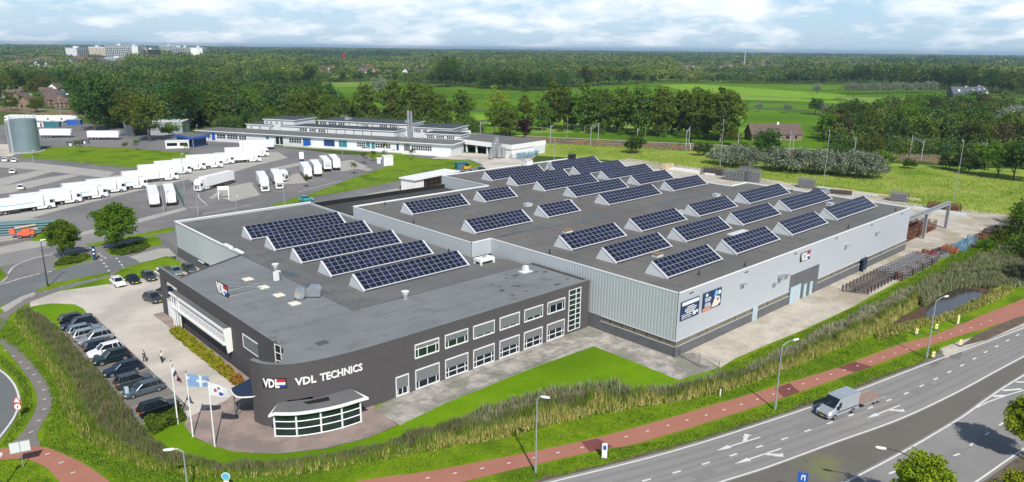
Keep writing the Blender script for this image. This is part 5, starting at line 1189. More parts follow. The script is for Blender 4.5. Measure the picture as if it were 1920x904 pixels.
b = MB(); b.bx(-6.2, -1.2, .4, -6.05, -1.1, 13).bx(-6.2, -.5, .4, -6.05, -.4, 13)
for i in range(24): b.bx(-6.2, -1.2, .8+i*.5, -6.1, -.4, .86+i*.5)
b.build('ladder', [B['galv']], si)
def shedlet(name, label, cat, px_, py_, size, rz, mt, roofm, extra=None, gable=False, group=None):
    x, y = XY(px_, py_); t = thing(name, label, cat, (x, y, .02), rz, group); sx, sy, sz = size
    MB().bx(-sx/2, -sy/2, 0, sx/2, sy/2, sz).build('wall', [B[mt]], t)
    b = MB()
    if gable: b.extr([(-sy/2-.4, sz-.1), (0, sz+sy*.38), (sy/2+.4, sz-.1)], 'x', -sx/2-.3, sx/2+.3)
    else: b.bx(-sx/2-.2, -sy/2-.2, sz, sx/2+.2, sy/2+.2, sz+.2)
    b.build('roof', [B[roofm]], t)
    if extra:
        for (x0, z0, x1, z1, m_, nm) in extra: MB().bx(x0, -sy/2-.06, z0, x1, -sy/2+.02, z1).build(nm, [B[m_]], t)
    return t
shedlet('storage_shed', 'grey blue shed with a dark opening right of the two round trees', 'shed', 297, 250, (26, 14, 6), R(-33), 'galv', 'rl', [(-9, 0, -3, 4, 'dblack', 'door'), (3, 1, 8, 3, 'glass', 'window')])
shedlet('gatehouse', 'low white kiosk with windows beside the grass island', 'kiosk', 334, 277, (9, 4, 2.8), R(-25), 'white', 'white', [(-4, 1, 0, 2.3, 'glass', 'window'), (1, 1, 4, 2.3, 'glass', 'window')])
shedlet('utility_cabin', 'small white windowless cabin on the right grass slope', 'cabin', 727, 310, (3.4, 3, 3.4), R(-20), 'white', 'white', [(-.5, 0, .5, 2, 'rl', 'door')])
shedlet('utility_box', 'low white box with a blue panel left of the small white cabin', 'cabinet', 713, 306, (2.6, 2, 1.8), R(-20), 'white', 'white', [(0, .5, .9, 1.5, 'bluep', 'panel')])
shedlet('green_container', 'green container behind the fence near the yellow machine', 'container', 865, 317, (4, 2.4, 2.2), R(-20), 'teal', 'teal', [(-1, 0, 1, 1.8, 'plinth', 'door')])
shedlet('green_container', 'bright green container at the end wall of the white factory', 'container', 985, 279, (3, 6, 3.2), R(10), 'teal', 'teal', [(-1, 0, 1, 2.4, 'plinth', 'door')])
for i, px_ in enumerate((133, 146, 159)): shedlet('planted_container', f'dark green crate with shrubs on the yard, {["left", "middle", "right"][i]} of three', 'planter', px_, 273-i*2, (3.2, 2.4, 1.6), R(-20), 'plinth', 'plinth', [(-.4, 0, .4, 1, 'white', 'panel')], group='dark crates by the grass island')
shedlet('depot_building', 'long low building with blue grey roof among trees at far left', 'building', 108, 186, (44, 18, 5), R(-33), 'white', 'tile_b', [(-18, 1, 18, 3, 'glass', 'window')])
for i, (px_, py_, lb) in enumerate(((40, 241, 'left end'), (70, 238, 'middle'), (100, 238, 'right of the middle'), (140, 234, 'right end'))): shedlet('yard_container', f'coloured container in the row before the far lorries, {lb}', 'container', px_, py_, (7, 2.6, 2.6), R(-33), ('teal', 'white', 'teal', 'bluep')[i], 'galv', [(2, 0, 2.9, 2.2, 'plinth', 'door')], group='containers before the far lorries')
# process tanks by the right end of the factory
for i, (px_, py_, r_, h_) in enumerate(((926, 296, .9, 6), (931, 293, 1.1, 7.5), (936, 297, 1.0, 5.5), (921, 299, .7, 4), (944, 297, .8, 4))):
    x, y = XY(px_, py_); t = thing('process_tank', f'silver upright process tank outside the factory, {["second from left", "tallest", "fourth from left", "leftmost", "rightmost"][i]}', 'tank', (x, y, 0), group='silver tanks outside the factory')
    MB().tube((0, 0, .5), (0, 0, h_), r_, 12).tube((0, 0, h_), (0, 0, h_+.4), r_, 12, r2=r_*.3).build('vessel', [B['steel']], t); MB().tube((r_, 0, 0), (r_, 0, h_), .08, 5).tube((-r_*.6, 0, 0), (-r_*.6, 0, .5), .1, 5).tube((r_*.5, .4, 0), (r_*.5, .4, .5), .1, 5).build('pipe', [B['galv']], t)
# ================================================================== far houses and flats
hs0 = []
for mt, rm in (('hbrick', 'tile_r'), ('white', 'tile'), ('white', 'tile_r'), ('hbrick', 'tile'), ('rl', 'slate')):
    t = thing('house', 'x', 'house'); MB().bx(-6, -4.5, 0, 6, 4.5, 5.2).add([(-6, -4.5, 5.2), (-6, 4.5, 5.2), (-6, 0, 8.9)], [(0, 1, 2)]).add([(6, -4.5, 5.2), (6, 4.5, 5.2), (6, 0, 8.9)], [(0, 1, 2)]).build('wall', [B[mt]], t)
    b = MB(); b.add([(-6.4, -4.9, 5.0), (6.4, -4.9, 5.0), (6.4, 0, 9.1), (-6.4, 0, 9.1), (-6.4, 4.9, 5.0), (6.4, 4.9, 5.0)], [(0, 1, 2, 3), (3, 2, 5, 4)]); r_ = b.build('roof', [B[rm]], t)
    MB().bx(-3, -.6, 8.2, -2, .6, 10).build('chimney', [B['hbrick']], r_)
    for x in (-4.2, -1, 2.4):
        MB().bx(x, -4.56, 1, x+1.6, -4.5, 2.4).build('window', [B['glass']], t); MB().bx(x, -4.56, 3.5, x+1.6, -4.5, 4.7).build('window', [B['glass']], t)
    for y in (-2.6, 1): MB().bx(-6.06, y, 1, -6, y+1.5, 2.3).build('window', [B['glass']], t)
    freeze(t); hs0.append(t)
used = set()
def house(i, px_, py_, rz, lab, group, s=1.0):
    o = hs0[i]
    if o.name in used: o = dup(o)
    else: used.add(o.name)
    x, y = XY(px_, py_); o.location = (x, y, 0); o.rotation_euler = (0, 0, rz); o.scale = (s, s, s); o['label'] = lab; o['group'] = group
zones = [([(random.uniform(20, 130), random.uniform(172, 203)) for _ in range(16)], 'houses behind the railway at far left', 'small house among the trees beyond the railway at the far left', .8),
 ([(random.uniform(2, 235), random.uniform(113, 127)) for _ in range(40)], 'town houses on the left horizon', 'pale town house in the cluster below the white flats', 1.25),
 ([(random.uniform(600, 800), random.uniform(127, 143)) for _ in range(20)], 'village houses left of centre', 'village house half hidden in the dark trees left of centre', 1.0),
 ([(random.uniform(1275, 1460), random.uniform(122, 138)) for _ in range(24)], 'village houses right of centre', 'village house in the row beyond the bright pasture', 1.0),
 ([(random.uniform(1530, 1620), random.uniform(124, 130)) for _ in range(8)], 'farm houses on the right', 'low house beyond the right tree belt', 1.0),
 ([(random.uniform(250, 560), random.uniform(112, 122)) for _ in range(10)], 'houses behind the left woods', 'house glimpsed above the left woods', 1.2)]
for pts, grp, lab, s in zones:
    for j, (px_, py_) in enumerate(pts): house(random.choice((0, 1, 1, 2, 3, 4) if grp != 'houses behind the railway at far left' else (1, 3, 4, 3, 1)), px_, py_, random.choice((R(-40), R(50), R(-20), R(15)))+random.uniform(-.2, .2), lab, grp, s*random.uniform(.85, 1.2))
def flats(label, pa, pb, h_, dep, mt='white', n=16, fl=8):
    a = Vector(XY(*pa)); b_ = Vector(XY(*pb)); d = b_-a; L = d.length; x, y = a.x, a.y
    t = thing('apartment_block', label, 'apartment block', (x, y, 0), math.atan2(d.y, d.x))
    MB().bx(0, 0, 0, L, dep, h_).build('wall', [B[mt]], t); MB().bx(-.5, -.5, h_, L+.5, dep+.5, h_+1).bx(L*.4, dep*.3, h_+1, L*.4+8, dep*.7, h_+5).build('roof', [B['rl']], t)
    w_ = MB(); st = L/n
    for i in range(n): w_.bx(i*st+.30*st, -.25, 3, i*st+.72*st, .02, h_-2)
    w_.bx(0, -.12, h_-2.1, L, .01, h_-2.0); w_.build('window_column', [B['glass']], t)
    w_ = MB()
    for k_ in range(fl): w_.bx(0, -1.0, 3+k_*(h_-4)/fl, L, -.2, 3.9+k_*(h_-4)/fl)
    w_.build('balcony', [B[mt]], t)
flats('grey white slab of flats at the left end of the row on the horizon', (146, 112), (166, 111.5), 30, 30, 'rl', 5)
flats('long cream slab of flats behind treetops on the left horizon', (168, 108), (200, 108.2), 32, 14, 'skin', 12)
flats('tallest white block of flats with dark window columns on the left horizon', (200, 114.5), (250, 117), 38, 14, 'white', 14)
flats('white block of flats tight against the red one', (250, 116), (277, 113), 36, 18, 'white', 7)
flats('red brick block of flats between the white ones', (279, 113.5), (303, 112), 28, 14, 'tile_r', 6)
flats('long low white slab of flats behind the red block', (300, 105.5), (332, 106.5), 38, 16, 'white', 14)
flats('white stepped block of flats at the right end of the row', (325, 110.5), (372, 113), 34, 14, 'white', 14)
flats('white end block of flats furthest right on the left horizon', (372, 113), (390, 111.5), 34, 18, 'white', 4)
flats('pale green glass office strip below the white flats', (196, 119.5), (238, 120.5), 12, 14, 'doorlb', 14, 2)
# red tower-like mast, masts on the horizon, the two farmhouses
t = thing('water_tower', 'small red tower standing out of the woods left of centre', 'tower', (*XY(645, 124), 0)); MB().tube((0, 0, 0), (0, 0, 17), 1.6, 12, r2=1.4).build('shaft', [B['tile_r']], t); MB().tube((0, 0, 17), (0, 0, 26), 2, 12, r2=4.5).build('tank', [B['red']], t)
for px_, py_, h_, lb in ((1395, 126, 42, 'thin pale transmission mast above the woods right of centre'), (189, 106, 58, 'thin pale mast on the horizon left of the flats'), (1562, 112, 60, 'lattice pylon above the woods at the right')):
    t = thing('radio_mast', lb, 'mast', (*XY(px_, py_), 0)); MB().tube((0, 0, 0), (0, 0, h_), 1.2, 6, r2=.6).build('pole', [B['rl']], t); MB().bx(-1.5, -1.5, h_*.8, 1.5, 1.5, h_*.83).build('platform', [B['rl']], t)
def farm(label, pa, pb, dep, wall_h, roof_h, mt, rm, hip=.0):
    a = Vector(XY(*pa)); b_ = Vector(XY(*pb)); d = b_-a; L = d.length
    t = thing('farmhouse', label, 'house', (a.x, a.y, 0), math.atan2(d.y, d.x))
    MB().bx(0, 0, 0, L, dep, wall_h).add([(0, 0, wall_h), (0, dep, wall_h), (0, dep/2, roof_h)], [(0, 1, 2)]).add([(L, 0, wall_h), (L, dep, wall_h), (L, dep/2, roof_h)], [(0, 1, 2)]).build('wall', [B[mt]], t)
    b = MB(); b.add([(-.5, -.5, wall_h-.2), (L+.5, -.5, wall_h-.2), (L+.5, dep/2, roof_h+.2), (-.5, dep/2, roof_h+.2), (-.5, dep+.5, wall_h-.2), (L+.5, dep+.5, wall_h-.2)], [(0, 1, 2, 3), (3, 2, 5, 4)]); r_ = b.build('roof', [B[rm]], t)
    for f_ in (.26, .80): MB().box((L*f_, dep*.24, wall_h+(roof_h-wall_h)*.48+.15), (L*.08, dep*.2, .1), rx=math.atan2(roof_h-wall_h, dep/2)).build('roof_window', [B['rl']], r_)
    MB().bx(L*.55, dep*.45, roof_h-.3, L*.55+1, dep*.55, roof_h+1).build('chimney', [B['white']], r_)
    for i in range(6): MB().bx(L*(.08+.15*i), -.08, 1.0, L*(.15+.15*i), 0, 2.3).build('window', [B['glass' if i % 2 else 'glass_g']], t)
    MB().bx(L*.56, -.1, 0, L*.60, -.01, 2.2).build('door', [B['white']], t)
farm('long brick farmhouse with brown tiled roof beside the railway', (1409, 264), (1503, 264), 9, 3.2, 7.6, 'hbrick', 'tile')
farm('farm barn with blue grey roof at the right behind the near woods', (1787, 183), (1835, 184), 18, 3.4, 10, 'plinth', 'tile_b')
farm('white gabled farm building right of the blue grey barn', (1836, 183), (1852, 180), 12, 5, 10, 'rl', 'tile_b')
# ================================================================== vegetation
def np_mesh(name, verts, nper, mats, mi=None, tint=None):
    """mesh from a flat array of polygons that all have nper corners"""
    me = bpy.data.meshes.new(name); nv = len(verts); nf = nv//nper
    me.vertices.add(nv); me.vertices.foreach_set('co', np.ascontiguousarray(verts, dtype=np.float32).ravel())
    me.loops.add(nv); me.loops.foreach_set('vertex_index', np.arange(nv, dtype=np.int32))
    me.polygons.add(nf); me.polygons.foreach_set('loop_start', np.arange(0, nv, nper, dtype=np.int32))
    for m_ in (mats if isinstance(mats, list) else [mats]): me.materials.append(m_)
    if mi is not None: me.polygons.foreach_set('material_index', np.asarray(mi, dtype=np.int32))
    if tint is not None:
        a = me.attributes.new('tint', 'FLOAT', 'FACE'); a.data.foreach_set('value', np.asarray(tint, dtype=np.float32))
    me.update(calc_edges=True); return me
def rand_dirs(n, g):
    v = g.normal(size=(n, 3)); return v/np.linalg.norm(v, axis=1, keepdims=True)
def leaf_quads(centres, size, g, flat=0.0, asp=.7):
    n = len(centres); nrm = rand_dirs(n, g); nrm[:, 2] = nrm[:, 2]*(1-flat)+flat*1.2; nrm /= np.linalg.norm(nrm, axis=1, keepdims=True)
    t = np.cross(nrm, rand_dirs(n, g)); t /= np.linalg.norm(t, axis=1, keepdims=True)+1e-9; b = np.cross(nrm, t)
    s = (size*(.6+.8*g.random(n)))[:, None]/2
    t = t*s; b = b*s*asp
    q = np.stack([centres-t-b*.4, centres-b, centres+t+b*.3, centres+b], 1)
    return q.reshape(-1, 3)
def crown(g, h, z0, rad, nclump, nleaf, csize, shape='round'):
    """leaf positions: irregular clumps spread through a crown volume"""
    P_ = []
    for i in range(nclump):
        while True:
            d = rand_dirs(1, g)[0]; r = g.random()**.45
            x, y, z = d*r
            if shape == 'poplar':
                zz_ = (z+1)/2; k = (.35+.75*math.sin(math.pi*min(1, zz_*.92+.05)))*(.65+.5*g.random())
                x *= k; y *= k
            elif shape == 'cone':
                zz_ = (z+1)/2; k = 1.05*(1-zz_)+.12; x *= k; y *= k
            elif shape == 'dome':
                if z < -.35: z *= .5
            break
        c = np.array([x*rad, y*rad, z0+(z+1)/2*(h-z0)])
        rr = csize*(.6+.8*g.random())
        dd = rand_dirs(nleaf, g)*(g.random(nleaf)**.4)[:, None]*rr; dd[:, 2] *= .75
        P_.append(c+dd)
    return np.concatenate(P_)
def make_tree(name, seed, h, z0, rad, ncl, nlf, cs, leaf, lm, bark, shape='round', trunk=.3, limbs=6, lean=0):
    g = np.random.default_rng(seed); rnd_ = random.Random(seed)
    t = thing(name, 'x', 'tree')
    pts = crown(g, h, z0, rad, ncl, nlf, cs, shape)
    me = np_mesh('crown', leaf_quads(pts, leaf, g, .35), 4, lm); o = bpy.data.objects.new('crown', me); col.objects.link(o); o.parent = t
    b = MB(); p = Vector((0, 0, -.2)); top_ = z0+(h-z0)*.75; N = 5; pts2 = [p]
    for i in range(1, N+1): pts2.append(Vector((rnd_.uniform(-.02, .02)*h*i/N+lean*i, rnd_.uniform(-.02, .02)*h*i/N, top_*i/N)))
    for i in range(N): b.tube(pts2[i], pts2[i+1], trunk*(1-.16*i), 7, r2=trunk*(1-.16*(i+1)), cap=False)
    for i in range(limbs):
        k = rnd_.randint(1, N-1); a = rnd_.uniform(0, 6.28); s = pts2[k]
        if s.z < z0*.7: s = pts2[min(N-1, k+2)]
        e = s+Vector((math.cos(a)*rad*.6, math.sin(a)*rad*.6, (h-s.z)*.45)); b.tube(s, (s+e)/2+Vector((0, 0, .3)), trunk*.4, 5, r2=trunk*.28, cap=False); b.tube((s+e)/2+Vector((0, 0, .3)), e, trunk*.28, 4, r2=trunk*.08, cap=False)
    b.build('trunk', [bark], t)
    return freeze(t)
LM = {}
LM['dark'] = leafmat('dark_broadleaf', (.040, .080, .012), (.078, .125, .020), .32)
LM['olive'] = leafmat('olive_broadleaf', (.085, .118, .014), (.14, .155, .026), .25)
LM['green'] = leafmat('fresh_green_leaves', (.080, .160, .010), (.145, .225, .018), .18)
LM['bright'] = leafmat('yellow_green_leaves', (.20, .29, .012), (.31, .37, .025), .12)
LM['poplar'] = leafmat('poplar_leaves', (.085, .135, .014), (.15, .19, .026), .25)
LM['willow'] = leafmat('grey_willow_leaves', (.17, .21, .14), (.28, .31, .22), .15)
LM['brown'] = leafmat('brown_autumn_leaves', (.075, .062, .030), (.12, .085, .04), .2)
LM['purple'] = leafmat('purple_leaves', (.030, .008, .016), (.05, .014, .022), .1)
LM['yellow'] = leafmat('yellow_shrub_leaves', (.34, .33, .02), (.19, .25, .02), .1, scale=1.2)
LM['red'] = leafmat('red_shrub_leaves', (.36, .10, .05), (.30, .22, .04), .1, scale=1.5)
LM['hedge'] = leafmat('hedge_leaves', (.05, .10, .014), (.12, .18, .02), .1, scale=1)
bark = mat('brown_bark', (.11, .085, .06), .9, 0, (.07, .055, .04), 3); barkp = mat('pale_bark', (.30, .27, .22), .85, 0, (.18, .16, .13), 2)
PT = {}
def protos(key, n, **k):
    PT[key] = [make_tree(k.get('name', 'broadleaf_tree'), 100*len(PT)+i, **{a: b for a, b in k.items() if a != 'name'}) for i in range(n)]
protos('big', 3, h=24, z0=5, rad=8.5, ncl=80, nlf=36, cs=2.4, leaf=1.05, lm=LM['dark'], bark=bark, trunk=.55)
protos('bigolive', 2, h=22, z0=5, rad=8.0, ncl=80, nlf=36, cs=2.3, leaf=1.0, lm=LM['olive'], bark=bark, trunk=.5)
protos('poplar', 4, name='poplar_tree', h=24.5, z0=1.2, rad=8.0, ncl=190, nlf=19, cs=1.45, leaf=.95, lm=LM['poplar'], bark=barkp, shape='poplar', trunk=.4, limbs=12)
protos('pale', 2, name='poplar_tree', h=23, z0=7, rad=6.5, ncl=48, nlf=26, cs=1.9, leaf=.9, lm=LM['bright'], bark=barkp, shape='round', trunk=.4, limbs=14)
protos('mid', 3, h=13, z0=1.5, rad=6.0, ncl=70, nlf=34, cs=1.7, leaf=.75, lm=LM['green'], bark=bark, shape='dome', trunk=.3)
protos('middark', 3, h=13, z0=1.5, rad=6.0, ncl=70, nlf=34, cs=1.7, leaf=.75, lm=LM['dark'], bark=bark, shape='dome', trunk=.3)
protos('midolive', 3, h=12, z0=1, rad=5.5, ncl=64, nlf=34, cs=1.6, leaf=.7, lm=LM['olive'], bark=bark, shape='dome', trunk=.25)
protos('midbrown', 1, h=12, z0=1, rad=5.0, ncl=60, nlf=30, cs=1.5, leaf=.7, lm=LM['brown'], bark=bark, shape='dome', trunk=.25)
protos('willow', 3, name='willow_tree', h=14, z0=1.0, rad=6.5, ncl=70, nlf=36, cs=1.7, leaf=.7, lm=LM['willow'], bark=bark, shape='dome', trunk=.3)
protos('wbush', 3, name='willow_bush', h=6.0, z0=.2, rad=5.2, ncl=60, nlf=40, cs=1.25, leaf=.5, lm=LM['willow'], bark=bark, shape='dome', trunk=.15)
protos('gbush', 3, name='bush', h=4.6, z0=.1, rad=3.4, ncl=44, nlf=36, cs=.95, leaf=.42, lm=LM['dark'], bark=bark, shape='dome', trunk=.12)
protos('lbush', 3, name='bush', h=4.2, z0=.1, rad=3.4, ncl=40, nlf=36, cs=.95, leaf=.42, lm=LM['green'], bark=bark, shape='dome', trunk=.12)
protos('road', 2, name='street_tree', h=12.2, z0=3.0, rad=4.6, ncl=120, nlf=90, cs=1.2, leaf=.45, lm=LM['green'], bark=bark, trunk=.26)
protos('near', 3, name='street_tree', h=9.6, z0=3.0, rad=3.3, ncl=130, nlf=150, cs=.85, leaf=.30, lm=LM['bright'], bark=bark, trunk=.17)
protos('sapling', 2, name='sapling', h=4.8, z0=1.4, rad=1.1, ncl=14, nlf=24, cs=.5, leaf=.28, lm=LM['olive'], bark=bark, trunk=.06)
usedt = set()
KIND = {'big': 'dark', 'bigolive': 'olive', 'poplar': 'airy', 'mid': 'fresh green', 'middark': 'dark green', 'midolive': 'olive green', 'midbrown': 'brownish', 'lbush': 'bright green', 'gbush': 'deep green'}
def plant(key, px_, py_, lab, group=None, s=1.0, i=None, world=None, name=None, cat=None, sz=None):
    L = PT[key]; o = L[random.randrange(len(L)) if i is None else i % len(L)]
    if o.name in usedt: o = dup(o)
    else: usedt.add(o.name)
    x, y = world if world else XY(px_, py_)
    o.location = (x, y, 0); o.rotation_euler = (0, 0, random.uniform(0, 6.28)); s_ = s*random.uniform(.93, 1.07); o.scale = (s_, s_, (sz or 1)*s_)
    o['label'] = lab; o['category'] = cat or ('bush' if 'bush' in key else 'tree')
    if group: o['group'] = group; o['_sub'] = KIND.get(key, '')
    return o
# single trees one can name
plant('road', 220, 471, 'round green street tree by the blue pillar, larger of the two', s=.86)
plant('road', 121, 486, 'smaller slender street tree beside the road on the left', s=.64)
plant('big', 178, 246, 'very large dark tree standing tallest at the left behind the far trailers', s=1.14)
plant('big', 201, 243, 'large dark tree overlapping the tallest one on its right', s=1.05)
plant('bigolive', 252, 256, 'round dark green tree between the large pair and the light round tree', s=.98)
plant('bigolive', 282, 265, 'round lighter olive tree on a bare trunk beside the grey shed', s=1.0)
plant('mid', 318, 256, 'low dark bush mass right of the grey shed', s=.55); plant('mid', 336, 252, 'pale low bush beside the dark one right of the grey shed', s=.5)
for k, (a, b) in enumerate(((345, 244), (360, 240), (384, 236), (330, 236))): plant('big', a, b, 'dark tree in the tall clump left of the white factory', 'dark trees left of the factory', .95)
plant('bigolive', 948, 262, 'yellow green bushy tree right of the factory beside the purple one', s=.68, sz=1.0); PT['pale'] and plant('pale', 930, 240, 'tall airy yellow green tree with pale branching trunk', s=.95)
for a, b, s in ((956, 255, .62), (940, 258, .7)): 
    o = plant('mid', a, b, 'bright leafy tree crowding the end of the factory', 'bright trees at the factory end', 1.25*s*1.6)
pu = make_tree('purple_tree', 999, 12, 2, 3.6, 50, 34, 1.2, .6, LM['purple'], bark); PT['purple'] = [pu]; plant('purple', 983, 263, 'dark purple leaved tree at the corner of the white factory', s=1.0)
plant('gbush', 1193, 288, 'single round dark bush alone on the meadow behind the hall', s=1.55)
grp = 'poplars in the row along the railway'
for k, (a, b, s) in enumerate(((1057, 243, 1.02), (1096, 247, 1.0), (1128, 249, .93), (1160, 250, 1.0), (1200, 254, 1.02), (1238, 256, 1.04), (1277, 254, 1.0), (1312, 260, 1.0), (1350, 265, 1.12), (1364, 262, .95))):
    plant('poplar', a, b, f'poplar in the open row behind the railway, {["leftmost", "second", "third", "fourth", "fifth", "sixth", "seventh", "eighth", "ninth and widest", "rightmost"][k]} from the left' if k not in (0, 9) else f'poplar in the open row behind the railway, {"leftmost" if k == 0 else "rightmost"} of all', grp, s, sz=1.0)
for k in range(11): plant('poplar', 1040+k*32+random.uniform(-6, 6), 240+k*1.6, 'poplar standing between and behind the main row by the railway', 'second row of poplars', random.uniform(.8, .98))
for k in range(12): plant('lbush', 1052+k*27+random.uniform(-8, 8), 247+k*1.5, 'leafy suckers at the foot of the poplar row', 'bushes below the poplars', random.uniform(.6, .95))
for k, (a, b, s) in enumerate(((686, 238, 1.0), (740, 236, 1.1), (778, 238, 1.02), (806, 240, .98), (832, 242, .85), (866, 239, .95), (985, 247, .8), (1017, 245, .72), (560, 236, .9), (590, 236, .95), (612, 236, .9))):
    plant('poplar', a, b, 'tall loose tree in the belt behind the white factory', 'tall trees behind the factory', s*.95)
plant('mid', 883, 243, 'small dark round tree standing alone on the grass behind the factory', s=.62)
for k in range(34):
    a = 395+k*12.5+random.uniform(-5, 5); b = 237+random.uniform(-4, 3)
    if a > 830: b += 4
    plant(random.choice(('mid', 'midolive', 'midolive', 'poplar', 'middark')) if a < 700 else random.choice(('midolive', 'mid', 'lbush', 'lbush')), a, b, 'tree in the undergrowth behind the white factory roofs', 'mixed trees behind the factory', random.uniform(.55, .95))
for k in range(36):
    a = random.uniform(380, 640); b = random.uniform(196, 232)
    plant(random.choice(('big', 'big', 'bigolive', 'midolive', 'poplar')), a, b, 'dark tree in the wood between flats and factory', 'wood behind the factory', random.uniform(.6, .85))
plant('big', 845, 163, 'huge dark round tree rising above the centre tree line', s=1.35); plant('big', 832, 164, 'broad dark tree leaning on the huge one', s=1.15)
plant('willow', 712, 182, 'grey willow standing at the edge of the far pasture', s=1.2)
for a, b, s, k, lb in ((1423, 210, .52, 'willow', 'grey round tree alone in the right pasture, left one'), (1475, 212, .50, 'willow', 'grey round tree alone in the right pasture, right one'), (1528, 215, .85, 'middark', 'dark round bush at the right edge of the pasture'), (1543, 216, .6, 'willow', 'small grey tree touching the dark round bush'), (1531, 177, .85, 'willow', 'whitish willow on the far edge of the bright pasture'), (1575, 177, .9, 'pale', 'yellow green bush at the left end of the grey hedge')):
    plant(k, a, b, lb, s=s if k != 'pale' else .4)
for k in range(18): plant('willow', 1590+k*9.2, 176.5-k*.15, 'grey willow in the even clipped row across the pasture', 'grey willow hedge row', .85)
# woods on the right between pasture and railway
def inpoly(x, y, poly):
    c = False; j = len(poly)-1
    for i in range(len(poly)):
        if (poly[i][1] > y) != (poly[j][1] > y) and x < (poly[j][0]-poly[i][0])*(y-poly[i][1])/(poly[j][1]-poly[i][1])+poly[i][0]: c = not c
        j = i
    return c
poly = [(1535, 262), (1560, 272), (1640, 270), (1740, 276), (1810, 282), (1990, 292), (2030, 232), (1890, 215), (1760, 213), (1660, 215), (1600, 222), (1545, 240)]
n = 0
while n < 85:
    a = random.uniform(1535, 1990); b = random.uniform(213, 284)
    if inpoly(a, b, poly):
        plant(random.choice(('midolive', 'mid', 'middark', 'midolive', 'middark', 'midbrown')), a, b, 'broadleaf tree in the thick wood right of the pasture', 'wood at the right behind the railway', random.uniform(.85, 1.3)); n += 1
plant('mid', 1690, 262, 'large fresh green round tree in front of the right wood', s=1.35); plant('middark', 1590, 262, 'wide dark green spreading tree at the left end of the right wood', s=1.15)
for a, b, s in ((1885, 262, 1.3), (1905, 268, 1.35), (1922, 262, 1.2), (1900, 252, 1.2)): plant('willow', a, b, 'tall silver grey willow at the right picture edge', 'silver willows at the right edge', s)
# bushes between meadow and railway
for a, b, s in ((1352, 308, .9), (1378, 312, 1.0), (1400, 316, 1.0), (1462, 320, 1.05), (1478, 322, 1.0), (1500, 324, 1.05), (1540, 326, 1.1), (1560, 327, 1.05), (1585, 330, 1.05), (1612, 332, 1.1), (1628, 333, .95)):
    plant('wbush', a, b, 'grey green willow bush in the ragged row on the meadow', 'grey willow bushes on the meadow', s*1.32)
for a, b, s, k in ((1320, 292, 1.3, 'gbush'), (1436, 296, .95, 'middark'), (1412, 300, 1.2, 'gbush'), (1450, 305, 1.4, 'gbush'), (1570, 300, 1.4, 'gbush'), (1600, 306, 1.3, 'gbush'), (1632, 296, .95, 'midolive'), (1660, 308, 1.3, 'lbush'), (1704, 316, .8, 'gbush'), (1780, 318, 1.4, 'gbush'), (1815, 324, 1.6, 'gbush'), (1845, 318, .8, 'mid'), (1870, 334, 1.0, 'mid'), (1900, 336, .95, 'middark'), (1925, 340, 1.1, 'middark'), (1390, 282, 1.0, 'lbush'), (1375, 272, .6, 'midolive')):
    plant(k, a, b, 'dark green bush between the meadow and the tracks', 'green bushes along the tracks', s)
for a, b, s, k in ((1945, 460, 1.0, 'mid'), (1925, 440, .9, 'mid'), (1950, 500, .9, 'mid'), (1918, 470, 1.1, 'lbush'), (1905, 492, .9, 'lbush'), (1968, 540, .9, 'mid'), (1930, 425, .7, 'middark'), (1910, 458, 1.0, 'lbush')):
    plant(k, a, b, 'leafy green tree at the right edge by the yard end', 'trees at the right edge by the yard', s*.8)
plant('sapling', 1868, 478, 'small bare spindly tree in the reeds right of the steel heaps', s=1.5)
for a, b, lb in ((575, 350, 'left of the fence end'), (684, 306, 'left one on the right grass slope'), (700, 301, 'middle of the right grass slope'), (773, 299, 'right one on the right grass slope'), (721, 287, 'beside the white cabin'), (664, 325, 'reddish, below the trailers'), (150, 284, 'on the left island, leftmost'), (236, 284, 'on the left island, second'), (256, 281, 'on the left island, third'), (348, 287, 'on the left island, rightmost')):
    plant('sapling', a, b+2, f'thin young tree {lb}', 'young trees on the grass islands', 1.1, cat='tree')
for a, b, s in ((1855, 466, .55), (1872, 458, .6), (1888, 448, .7), (1896, 470, .6), (1880, 490, .5)): plant('lbush', a, b, 'low leafy bush between the steel heaps and the pond reeds', 'low bushes by the steel heaps', s)
# street trees at the lower right
def at_height(px_, py_, h_): p = P(px_, py_, h_); return (p.x, p.y)
plant('near', 0, 0, 'bright green street tree in front of the lower carriageway, nearest the camera', world=at_height(1737, 892, 5.4), s=.80)
plant('near', 0, 0, 'darker street tree cut by the right picture edge', world=at_height(1943, 782, 5.2), s=.80)
plant('near', 0, 0, 'street tree at the bottom right corner of the picture', world=at_height(1925, 930, 6.0), s=.8)
# planting strip and clipped hedge by the office
def leaf_strip(name, lab, cat, poly_w, h_, n, size, lm, lm2=None, f2=None, flat=.2, kind=None, group=None):
    g = np.random.default_rng(abs(hash(name)) % 1000 if False else len(name)*7+n)
    xs = [p[0] for p in poly_w]; ys = [p[1] for p in poly_w]; pts = []
    while len(pts) < n:
        x = g.uniform(min(xs), max(xs)); y = g.uniform(min(ys), max(ys))
        if inpoly(x, y, poly_w): pts.append((x, y, (g.random()**.5)*h_*(.75+.35*math.sin(x*2.3)*math.sin(y*1.9))))
    pts = np.array(pts); mi = None
    q = leaf_quads(pts, size, g, flat)
    if lm2: mi = (g.random(n) < np.array([f2(p[0], p[1]) for p in pts])).astype(int)
    me = np_mesh(name, q, 4, [lm, lm2] if lm2 else [lm], mi); o = bpy.data.objects.new(name, me); col.objects.link(o)
    return tag(o, lab, cat, group, kind)
leaf_strip('shrub_border', 'yellow green shrub strip turning red at its near end by the office', 'shrub border', [(32.2, 84.5), (33.5, 84.5), (33.9, 109.5), (32.2, 109.5)], 1.0, 9000, .34, LM['yellow'], LM['red'], lambda x, y: .75 if y < 87.5 else (.25 if y < 91 else .04))
